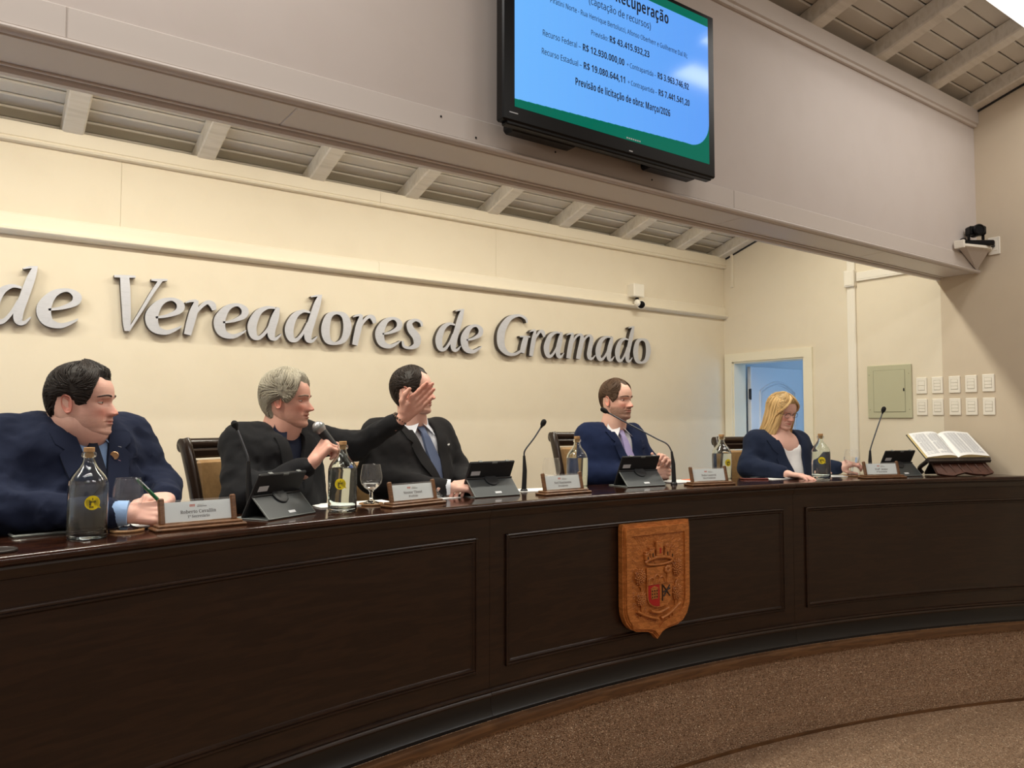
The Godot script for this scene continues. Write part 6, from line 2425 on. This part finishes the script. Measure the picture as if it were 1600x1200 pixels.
func build_people() -> void:
	var skin := skin_material()
	M.eye_white = mat(rgb(206, 196, 188), 0.3)
	var brown := mat(rgb(48, 32, 22), 0.15)
	var navy := cloth(rgb(30, 36, 56), 0.3)
	var black := cloth(rgb(34, 34, 36), 0.35)
	var charcoal := cloth(rgb(38, 37, 38), 0.35)
	var royal := cloth(rgb(30, 40, 70), 0.3)
	var ink_blue := cloth(rgb(34, 42, 62), 0.3)
	var silk := func(c: Color) -> StandardMaterial3D:
		return cloth(c, 0.5, 30.0, 0.5)
	var relaxed := [[0.75, 0.62, 0.25], [0.45, 0.85, 0.3], [0.25, 0.95, 0.25]]

	# --- heavy man in navy
	var face1 := {"H": 0.25, "jaw": 0.055, "fat": 0.06, "wide": 1.03, "cheek": 0.025, "nose": 0.92, "chin": 0.0, "skin": lin(224, 176, 160), "blush": lin(206, 118, 102), "lips": lin(176, 100, 92), "brow_mat": hair_material(rgb(52, 38, 32)), "iris": brown, "stubble": lin(150, 104, 90), "stubble_most": 0.35, "lid_up": 14.0}
	var at1 := Vector3(0.318, 0, -3.117)
	var m1 := person({"label": "heavy man in a navy suit and dark tie with hands together", "at": at1, "turn": 13.7, "face": face1, "skin_mat": skin, "cloth": navy, "jacket_label": "navy suit jacket", "shirt_mat": cloth(rgb(156, 186, 228), 0.2), "shirt_label": "light blue shirt", "tie": silk.call(rgb(22, 26, 42)), "tie_label": "dark navy tie",
		"torso": trunk(0.225, 1.078, 0.15, 0.2),
		"arms": [[Vector3(-0.215, 1.06, -0.005), Vector3(-0.31, 0.86, 0.13), 0.088, 0.072], [Vector3(-0.31, 0.86, 0.13), Vector3(0.0, 0.838, 0.345), 0.07, 0.044], [Vector3(0.2, 1.07, -0.005), Vector3(0.275, 0.885, 0.1), 0.08, 0.064], [Vector3(0.275, 0.885, 0.1), Vector3(0.215, 0.868, 0.27), 0.06, 0.044]],
		"vee": [1.125, 0.83, 0.066, 0.012, 0.03, 0.03, 0.33], "neck": [Vector3(0.0, 1.11, 0.03), Vector3(0, 1.0, -0.01), 0.07, 0.074], "collar_at": Vector3(0.008, 1.122, 0.022), "collar_r": Vector2(0.1, 0.086), "collar_gap": 12.0,
		"dewlap": [[Vector3(0, 0.1, 0.13), Vector3(0.02, 0.0, 0.02), 0.058, 0.066], [Vector3(-0.13, 0.2, 0.0), Vector3(-0.03, 0.0, -0.01), 0.044, 0.064], [Vector3(0.13, 0.2, 0.0), Vector3(0.03, 0.0, -0.01), 0.044, 0.064]], "head_at": Vector3(0.0, 1.205, 0.085), "head_turn": 48.0, "head_nod": 2.0, "look": Vector2(0.15, 0.0), "lapel": 0.075,
		"hands": [[facing(Vector3(0.9, -0.06, 0.18), Vector3(-0.1, -0.55, -0.8), Vector3(0.035, 0.836, 0.365)), 1.0, [[38, 48, 30], [46, 55, 35], [52, 60, 38], [56, 62, 40]], [[0.7, 0.62, 0.3], [0.35, 0.9, 0.35], [0.1, 1.0, 0.35]], 1.1], [facing(Vector3(-0.72, -0.02, 0.6), Vector3(-0.2, -0.85, -0.3), Vector3(0.21, 0.868, 0.29)), -1.0, [[35, 50, 30], [45, 60, 35], [50, 62, 40], [54, 64, 40]], [[0.6, 0.7, 0.3], [0.3, 0.95, 0.3], [0.1, 1.0, 0.3]], 1.05]],
		"cuffs": [[Vector3(-0.01, 0.838, 0.338), Vector3(0.045, 0.836, 0.372), 0.043]], "hand_cell": 0.0032, "cell": 0.0105, "crease": 0.03})
	var hx: Transform3D = m1.get_meta("hx")
	var line1 := [[0.0, 0.81], [0.3, 0.815], [0.55, 0.86], [0.8, 0.8], [1.0, 0.66], [1.15, 0.47], [1.42, 0.43], [1.58, 0.57], [1.9, 0.54], [2.15, 0.32], [2.6, 0.2], [3.15, 0.17]]
	hair(m1, face1, hx, hair_material(rgb(40, 31, 27)), func(a: float, y: float) -> float:
		return smoothstep(-0.02, 0.08, y - hairline(line1, a)) * (lerpf(0.022, 0.062, smoothstep(0.7, 0.92, y)) + 0.035 * exp(-pow(a / 0.7, 2.0)) * smoothstep(0.8, 0.9, y)) - 0.004, Vector3(0.15, 0.5, -0.25), 3200, 101, 0.028)
	# lapel pins
	var pin := MB.new()
	lathe(pin, [Vector2(0, 0), Vector2(0.0125, 0), Vector2(0.0145, 0.002), Vector2(0.0125, 0.004), Vector2(0.008, 0.003), Vector2(0, 0.004)], 20, Transform3D(Basis(Vector3.UP, -0.35) * Basis(Vector3.RIGHT, PI / 2), Vector3(0.075, 1.018, 0.176)))
	part(m1, "round_pin", pin, M.brass, "round metal lapel pin")
	pin = MB.new()
	plate(pin, [Vector2(0, 0), Vector2(0.012, 0.006), Vector2(0.02, 0.002), Vector2(0.016, 0.01), Vector2(0.006, 0.012)], 0, 0.002, Transform3D(Basis.IDENTITY, Vector3(0.085, 1.038, 0.166)))
	part(m1, "leaf_pin", pin, M.sticker, "pale lapel pin")
	pin = MB.new()
	plate(pin, [Vector2(0, 0), Vector2(0.016, 0.0), Vector2(0.016, 0.014), Vector2(0.008, 0.018), Vector2(-0.002, 0.012)], 0, 0.002, Transform3D(Basis.IDENTITY, Vector3(0.08, 0.985, 0.178)))
	part(m1, "badge_pin", pin, M.pink_badge, "small pink and white badge")
	var gp := thing("green_pen", "green pen held by the heavy man in navy", "pen", at1, deg_to_rad(13.7))
	pin = MB.new()
	tube(pin, [Vector3(0.075, 0.945, 0.36), Vector3(0.082, 0.937, 0.362), Vector3(0.15, 0.86, 0.38), Vector3(0.16, 0.849, 0.383)], [0.004, 0.0062, 0.0062, 0.002], 12)
	part(gp, "barrel", pin, M.green_pen)
	pin = MB.new()
	tube(pin, [Vector3(0.079, 0.943, 0.369), Vector3(0.108, 0.911, 0.376)], 0.0018, 6)
	tube(pin, [Vector3(0.071, 0.95, 0.359), Vector3(0.075, 0.945, 0.36)], 0.0025, 6)
	part(gp, "clip", pin, M.steel)

	# --- grey-haired man speaking, left arm held out
	var face2 := {"H": 0.238, "lock": 1.25, "side_reach": 0.8, "jaw": 0.02, "fat": 0.03, "wide": 1.0, "nose": 1.12, "skin": lin(216, 164, 146), "blush": lin(192, 108, 90), "lips": lin(160, 92, 82), "brow_mat": hair_material(rgb(130, 112, 96)), "iris": brown, "stubble": lin(168, 126, 108), "stubble_most": 0.3, "open": 0.012, "lid_up": 12.0}
	var at2 := Vector3(1.098, 0, -3.269)
	var m2 := person({"label": "grey-haired man in a black jacket speaking with one arm stretched out", "at": at2, "turn": 25.0, "face": face2, "skin_mat": skin, "cloth": black, "jacket_label": "black jacket", "shirt_mat": cloth(rgb(30, 34, 50), 0.25), "shirt_label": "dark navy open shirt",
		"torso": trunk(0.205, 1.052, 0.128, 0.165),
		"arms": [[Vector3(-0.19, 1.035, -0.005), Vector3(-0.27, 0.835, 0.09), 0.076, 0.06], [Vector3(-0.27, 0.835, 0.09), Vector3(-0.12, 0.95, 0.285), 0.058, 0.042], [Vector3(0.185, 1.06, 0.0), Vector3(0.345, 1.02, 0.145), 0.074, 0.058], [Vector3(0.345, 1.02, 0.145), Vector3(0.367, 1.128, 0.36), 0.057, 0.04]],
		"vee": [1.095, 0.83, 0.062, 0.005, -0.03, 0.03, 0.21], "neck": [Vector3(0.015, 1.1, 0.02), Vector3(0, 1.0, -0.01), 0.06, 0.064], "collar_at": Vector3(0.012, 1.102, 0.014), "collar_r": Vector2(0.07, 0.074), "collar_gap": 30.0,
		"head_at": Vector3(0.018, 1.228, 0.05), "head_turn": 26.0, "head_nod": 3.0, "look": Vector2(0.1, 0.0),
		"hands": [[facing(Vector3(0.5, 0.78, 0.38), Vector3(0.85, -0.5, 0.1), Vector3(-0.1, 0.972, 0.312)), 1.0, [[62, 72, 40], [66, 76, 42], [70, 78, 44], [72, 80, 45]], [[0.6, 0.6, 0.5], [0.2, 0.8, 0.6], [0.0, 0.9, 0.5]], 1.06], [facing(Vector3(0.30, 0.70, 0.62), Vector3(-0.69, 0.0, 0.72), Vector3(0.375, 1.155, 0.4)), -1.0, [[4, 5, 3, 0.1], [2, 4, 3, 0.1], [4, 6, 4, 0.1], [8, 8, 5, 0.2]], [[0.85, 0.72, 0.15], [0.35, 1.0, 0.05], [0.1, 1.0, 0.0]], 1.06]],
		"hand_cell": 0.0034, "cell": 0.01, "crease": 0.022})
	hx = m2.get_meta("hx")
	var line2 := [[0.0, 0.83], [0.3, 0.83], [0.55, 0.86], [0.8, 0.78], [1.0, 0.64], [1.15, 0.5], [1.35, 0.44], [1.6, 0.5], [1.9, 0.42], [2.1, 0.14], [2.6, 0.05], [3.15, 0.03]]
	hair(m2, face2, hx, hair_material(rgb(172, 164, 146)), func(a: float, y: float) -> float:
		return smoothstep(-0.02, 0.09, y - hairline(line2, a)) * lerpf(0.06, 0.1, smoothstep(0.6, 0.9, y)) - 0.004, Vector3(0.1, 0.35, -1.0), 2900, 102, 0.05)
	var br := MB.new()
	var wr := facing(Vector3(0.30, 0.70, 0.62), Vector3(-0.69, 0.0, 0.72), Vector3(0.372, 1.148, 0.385))
	for k in 16:
		var a := TAU * k / 16
		ball(br, wr * Vector3(cos(a) * 0.033, 0.004 * sin(a * 2.0), sin(a) * 0.028), Vector3(0.0058, 0.0058, 0.0045), 8, 6)
	part(m2, "bracelet", br, M.bracelet, "beaded dark bracelet")
	var hm := thing("hand_microphone", "black hand microphone with a silver grille held by the grey-haired man", "microphone", at2, deg_to_rad(25))
	var ma := Vector3(-0.062, 1.112, 0.308)
	var mdir := Vector3(0.34, -0.62, 0.36).normalized()
	var mf := facing(-mdir, Vector3(0, 0, 1), ma)
	var g := MB.new()
	lathe(g, [Vector2(0.0, 0.026), Vector2(0.012, 0.0235), Vector2(0.021, 0.015), Vector2(0.0255, 0.003), Vector2(0.0255, -0.004), Vector2(0.023, -0.014), Vector2(0.019, -0.024)].duplicate(), 24, mf)
	g.ix.reverse()
	part(hm, "grille", g, M.grille, "silver mesh head")
	g = MB.new()
	lathe(g, [Vector2(0.0265, -0.005), Vector2(0.0272, 0.0), Vector2(0.0265, 0.004)], 24, mf)
	part(hm, "grille_ring", g, M.tablet_edge)
	g = MB.new()
	tube(g, [ma + mdir * 0.02, ma + mdir * 0.05, ma + mdir * 0.17, ma + mdir * 0.2], [0.0195, 0.0185, 0.0145, 0.0155], 20)
	part(hm, "handle", g, M.mic)
	g = MB.new()
	tube(g, [ma + mdir * 0.2, ma + mdir * 0.222], [0.0158, 0.015], 20)
	part(hm, "tail_ring", g, M.blue_ring, "blue end ring")

	# --- man behind the outstretched hand
	var face3 := {"H": 0.234, "jaw": 0.015, "wide": 1.0, "nose": 1.05, "skin": lin(226, 180, 163), "blush": lin(210, 124, 108), "lips": lin(170, 96, 88), "brow_mat": hair_material(rgb(56, 42, 34)), "iris": brown, "stubble": lin(160, 116, 100), "stubble_most": 0.3}
	var at3 := Vector3(1.811, 0, -3.384)
	var m3 := person({"label": "dark-haired man in a charcoal suit and blue-grey tie", "at": at3, "turn": 4.0, "face": face3, "skin_mat": skin, "cloth": charcoal, "jacket_label": "charcoal suit jacket", "shirt_mat": cloth(rgb(232, 236, 244), 0.2), "shirt_label": "white shirt", "square": M.paper, "tie": silk.call(rgb(90, 101, 128)), "tie_label": "blue-grey tie",
		"torso": trunk(0.205, 1.075, 0.125, 0.155),
		"arms": [[Vector3(-0.19, 1.06, -0.005), Vector3(-0.25, 0.865, 0.06), 0.074, 0.058], [Vector3(-0.25, 0.865, 0.06), Vector3(0.0, 0.828, 0.29), 0.056, 0.04], [Vector3(0.19, 1.065, -0.005), Vector3(0.275, 0.87, 0.05), 0.07, 0.056], [Vector3(0.275, 0.87, 0.05), Vector3(0.19, 0.832, 0.24), 0.054, 0.04]],
		"vee": [1.12, 0.8, 0.075, 0.005, 0.085, 0.02, 0.3], "neck": [Vector3(0.005, 1.125, 0.01), Vector3(0, 1.02, -0.01), 0.056, 0.06], "collar_at": Vector3(0.006, 1.14, 0.006), "collar_r": Vector2(0.066, 0.07), "collar_gap": 9.0,
		"head_at": Vector3(-0.012, 1.285, 0.045), "head_turn": 42.0, "head_nod": 0.0,
		"hands": [[facing(Vector3(0.85, -0.03, 0.25), Vector3(-0.1, -0.9, -0.3), Vector3(0.025, 0.826, 0.31)), 1.0, flat_grip(28, 35, 20), relaxed], [facing(Vector3(-0.8, 0.0, 0.5), Vector3(0.0, -0.9, -0.3), Vector3(0.165, 0.834, 0.262)), -1.0, flat_grip(26, 36, 22), relaxed]],
		"cuffs": [[Vector3(0.0, 0.828, 0.29), Vector3(0.03, 0.827, 0.312), 0.038]], "hand_cell": 0.004, "cell": 0.0115})
	hx = m3.get_meta("hx")
	var line3 := [[0.0, 0.86], [0.3, 0.88], [0.55, 0.93], [0.8, 0.86], [1.0, 0.7], [1.15, 0.52], [1.38, 0.45], [1.58, 0.56], [1.9, 0.52], [2.15, 0.24], [2.6, 0.12], [3.15, 0.1]]
	hair(m3, face3, hx, hair_material(rgb(52, 42, 36)), func(a: float, y: float) -> float:
		return smoothstep(-0.02, 0.08, y - hairline(line3, a)) * lerpf(0.034, 0.05, smoothstep(0.7, 0.92, y)) - 0.004, Vector3(0.1, 0.3, -1.0), 2000, 103, 0.04)

	# --- man in royal blue
	var face4 := {"H": 0.236, "jaw": 0.005, "wide": 0.97, "nose": 1.05, "skin": lin(228, 182, 163), "blush": lin(210, 122, 102), "lips": lin(178, 104, 94), "brow_mat": hair_material(rgb(84, 60, 44)), "iris": brown, "stubble": lin(104, 76, 58), "stubble_most": 0.75, "lid_up": 16.0}
	var m4 := person({"label": "bearded man in a blue suit and lilac tie with clasped hands", "at": Vector3(3.14, 0, -3.343), "turn": -5.0, "face": face4, "skin_mat": skin, "cloth": royal, "jacket_label": "royal blue suit jacket", "shirt_mat": cloth(rgb(238, 236, 238), 0.2), "shirt_label": "white shirt", "tie": silk.call(rgb(172, 160, 204)), "tie_label": "lilac tie",
		"torso": trunk(0.2, 1.05, 0.12, 0.15),
		"arms": [[Vector3(-0.172, 1.03, -0.005), Vector3(-0.225, 0.83, 0.05), 0.066, 0.055], [Vector3(-0.24, 0.83, 0.05), Vector3(0.03, 0.83, 0.265), 0.056, 0.04], [Vector3(0.175, 1.03, -0.005), Vector3(0.245, 0.86, 0.08), 0.064, 0.053], [Vector3(0.255, 0.86, 0.08), Vector3(0.185, 0.855, 0.25), 0.053, 0.038]],
		"vee": [1.1, 0.8, 0.068, 0.0, 0.05, 0.02, 0.3], "neck": [Vector3(0.01, 1.11, 0.01), Vector3(0, 1.0, -0.01), 0.054, 0.058], "collar_at": Vector3(0.008, 1.11, 0.006), "collar_r": Vector2(0.064, 0.068), "collar_gap": 9.0,
		"head_at": Vector3(0.006, 1.262, 0.045), "head_turn": 16.0, "head_nod": 2.0,
		"hands": [[facing(Vector3(0.75, 0.12, 0.3), Vector3(0.5, -0.3, -0.75), Vector3(0.055, 0.833, 0.285)), 1.0, flat_grip(40, 50, 30), relaxed], [facing(Vector3(-0.3, 0.62, 0.5), Vector3(-0.75, -0.3, 0.2), Vector3(0.17, 0.862, 0.27)), -1.0, flat_grip(45, 55, 30), relaxed]],
		"cuffs": [], "hand_cell": 0.0042, "cell": 0.012})
	hx = m4.get_meta("hx")
	var line4 := [[0.0, 0.87], [0.25, 0.88], [0.5, 0.94], [0.75, 0.86], [0.98, 0.7], [1.12, 0.5], [1.38, 0.42], [1.58, 0.56], [1.9, 0.53], [2.15, 0.28], [2.6, 0.18], [3.15, 0.15]]
	hair(m4, face4, hx, hair_material(rgb(94, 70, 52)), func(a: float, y: float) -> float:
		return smoothstep(-0.02, 0.08, y - hairline(line4, a)) * lerpf(0.022, 0.045, smoothstep(0.7, 0.92, y)) - 0.004, Vector3(0.2, 0.5, -0.7), 2000, 104, 0.028)

	# --- woman reading
	var face5 := {"H": 0.226, "parted": true, "side_reach": 1.0, "lock": 1.3, "jaw": 0.0, "wide": 1.0, "nose": 0.9, "brow": 0.4, "skin": lin(230, 184, 168), "blush": lin(214, 128, 112), "lips": lin(190, 100, 96), "brow_mat": hair_material(rgb(150, 112, 80)), "brow_mix": 0.5, "iris": brown, "lid_up": -2.0}
	var m5 := person({"label": "blonde woman in a navy blazer and white top looking down", "at": Vector3(4.373, 0, -3.064), "turn": -13.5, "face": face5, "skin_mat": skin, "cloth": ink_blue, "jacket_label": "navy blazer", "shirt_mat": cloth(rgb(244, 242, 240), 0.2), "shirt_label": "white scoop-neck top", "shirt_collar": false, "pocket": false,
		"torso": trunk(0.2, 1.0, 0.125, 0.16),
		"arms": [[Vector3(-0.185, 0.99, -0.005), Vector3(-0.265, 0.84, 0.03), 0.066, 0.06], [Vector3(-0.275, 0.84, 0.03), Vector3(-0.2, 0.823, 0.25), 0.06, 0.042], [Vector3(0.185, 0.985, -0.005), Vector3(0.265, 0.845, 0.05), 0.066, 0.058], [Vector3(0.27, 0.845, 0.05), Vector3(0.32, 0.832, 0.185), 0.056, 0.042]],
		"vee": [1.04, 0.58, 0.1, -0.005, 0.03, 0.01, 0.3], "neck": [Vector3(0.0, 1.06, 0.01), Vector3(0, 0.96, 0.0), 0.046, 0.052], "bust": [[Vector3(-0.1, 0.985, 0.0), Vector3(0.1, 0.985, 0.0), 0.064, 0.064], [Vector3(-0.06, 0.95, 0.02), Vector3(0.06, 0.95, 0.02), 0.092, 0.092]], "collar_at": Vector3(0.0, 1.05, -0.005), "collar_r": Vector2(0.078, 0.072), "scoop": [0.952, 4.5],
		"head_at": Vector3(-0.005, 1.205, 0.05), "head_turn": 6.0, "head_nod": 20.0, "head_roll": 2.0, "look": Vector2(0.1, 0.3), "lapel": 0.075,
		"hands": [[facing(Vector3(0.45, -0.08, 0.8), Vector3(0.0, -1.0, 0.0), Vector3(-0.185, 0.812, 0.285)), 1.0, [[8, 12, 8, 0.8], [8, 12, 8, 0.8], [10, 14, 8, 0.8], [12, 14, 8, 0.8]], [[0.8, 0.6, 0.25], [0.5, 0.85, 0.2], [0.3, 0.95, 0.1]], 0.96], [facing(Vector3(0.55, 0.35, 0.6), Vector3(0.8, 0.0, 0.5), Vector3(0.322, 0.834, 0.19)), -1.0, flat_grip(34, 42, 26), [[0.5, 0.6, 0.6], [0.2, 0.8, 0.6], [0.0, 0.8, 0.6]], 0.95]],
		"hand_cell": 0.0042, "cell": 0.012})
	hx = m5.get_meta("hx")
	var blonde := hair_material(rgb(222, 186, 130))
	var line5 := [[0.0, 0.83], [0.3, 0.83], [0.6, 0.8], [0.8, 0.7], [0.95, 0.56], [1.1, 0.36], [1.4, 0.22], [3.15, 0.12]]
	var cap := hair(m5, face5, hx, blonde, func(a: float, y: float) -> float:
		return smoothstep(-0.03, 0.06, y - hairline(line5, a)) * lerpf(0.035, 0.05, smoothstep(0.4, 0.9, y)) - 0.004, Vector3(0.5, -0.8, 0.05), 500, 105, 0.05)
	long_hair(cap, face5, hx, blonde)
	# spectacles
	var sp := MB.new()
	for s in [-1, 1]:
		var c := eye_at(face5, s) + Vector3(0, -0.025, 0.105)
		var ring := []
		for k in 25:
			var a := TAU * k / 24
			ring.append(hx * ((c + Vector3(signf(cos(a)) * pow(absf(cos(a)), 0.7) * 0.105, signf(sin(a)) * pow(absf(sin(a)), 0.7) * 0.065, 0)) * face5.H))
		tube(sp, ring, 0.0013, 6, false)
		tube(sp, [hx * ((c + Vector3(s * 0.105, 0.03, 0)) * face5.H), hx * ((Vector3(s * 0.33, 0.5, 0.2)) * face5.H), hx * ((Vector3(s * 0.335, 0.49, -0.05)) * face5.H)], 0.0013, 6)
	tube(sp, [hx * ((eye_at(face5, -1) + Vector3(0.105, -0.01, 0.105)) * face5.H), hx * (Vector3(0, 0.5, 0.46) * face5.H), hx * ((eye_at(face5, 1) + Vector3(-0.105, -0.01, 0.105)) * face5.H)], 0.0013, 6)
	part(m5, "spectacles", sp, M.mic_metal, "thin metal spectacles")

func long_hair(parent: Node3D, P: Dictionary, xf: Transform3D, m: Material) -> void:
	# hair hanging to the shoulders as overlapping locks, from the parting down both sides and the back
	var r := RandomNumberGenerator.new()
	r.seed = 515
	var mb := MB.new()
	for k in 1300:
		var a := r.randf_range(0.82, PI) * (1.0 if k % 2 == 0 else -1.0)
		var depth := r.randf_range(0.0, 1.0)
		var path := []
		var radii := []
		var rad := r.randf_range(0.0022, 0.0046)
		var wob := r.randf_range(0.0, TAU)
		var end := r.randf_range(-0.58, -0.36) if absf(a) < 2.2 else r.randf_range(-0.55, -0.38)
		if absf(a) < 1.05:
			end += 0.1
		for i in 11:
			var u := i / 10.0
			var y := lerpf(0.965, end, pow(u, 1.15))
			var rx := crv([[-0.6, 0.36], [-0.3, 0.42], [-0.1, 0.42], [0.15, 0.4], [0.4, 0.385], [0.6, 0.375], [0.8, 0.34], [0.9, 0.27], [0.97, 0.14]], y) - depth * 0.06
			var rz := crv([[-0.6, 0.34], [-0.3, 0.4], [-0.1, 0.41], [0.15, 0.43], [0.4, 0.46], [0.6, 0.49], [0.8, 0.43], [0.9, 0.35], [0.97, 0.2]], y) - depth * 0.06
			var aa := a + 0.13 * sin(u * 6.0 + wob) * u + signf(a) * 0.1 * smoothstep(0.6, 1.0, u)
			var q := Vector3(sin(aa) * rx, y, -0.03 + cos(aa) * (rz if cos(aa) < 0.0 else rz * 0.95))
			q += Vector3(sin(aa), 0, cos(aa)) * (0.026 * sin(u * 8.0 + wob * 0.4) * u + 0.05 * smoothstep(0.75, 1.0, u))
			path.append(xf * (q * P.H))
			radii.append(rad * (0.6 if i == 0 else 1.0) * (1.0 - 0.7 * pow(u, 4.0)))
		mb.tint = Color.WHITE * r.randf_range(0.72, 1.25)
		tube(mb, path, radii, 6, true, Vector2(1.7, 0.8))
	# fringe swept from the parting to the side
	for k in 260:
		var path := []
		var radii := []
		var s := -1.0 if k % 3 else 1.0
		var d := r.randf()
		var wob := r.randf_range(0, TAU)
		var rad := r.randf_range(0.0014, 0.0026)
		for i in 9:
			var u := i / 8.0
			var a: float = lerpf(0.1, 1.25 + 0.25 * d, pow(u, 0.85)) * s
			var y: float = lerpf(0.95 - 0.05 * d, 0.52 - 0.2 * d, pow(u, 1.25))
			var p := face_point(P, a, clampf(y, 0.2, 1.0))
			p += (p - Vector3(0, 0.55, -0.03)).normalized() * (0.055 + 0.02 * fmod(wob, 1.0) + 0.012 * sin(u * 4.0 + wob))
			path.append(xf * (p * P.H))
			radii.append(rad * (1.0 - 0.6 * pow(u, 3.0)))
		mb.tint = Color.WHITE * r.randf_range(0.78, 1.3)
		tube(mb, path, radii, 6, true, Vector2(1.5, 0.8))
	mb.tint = Color.WHITE
	part(parent, "long_locks", mb, m, "long blonde locks")
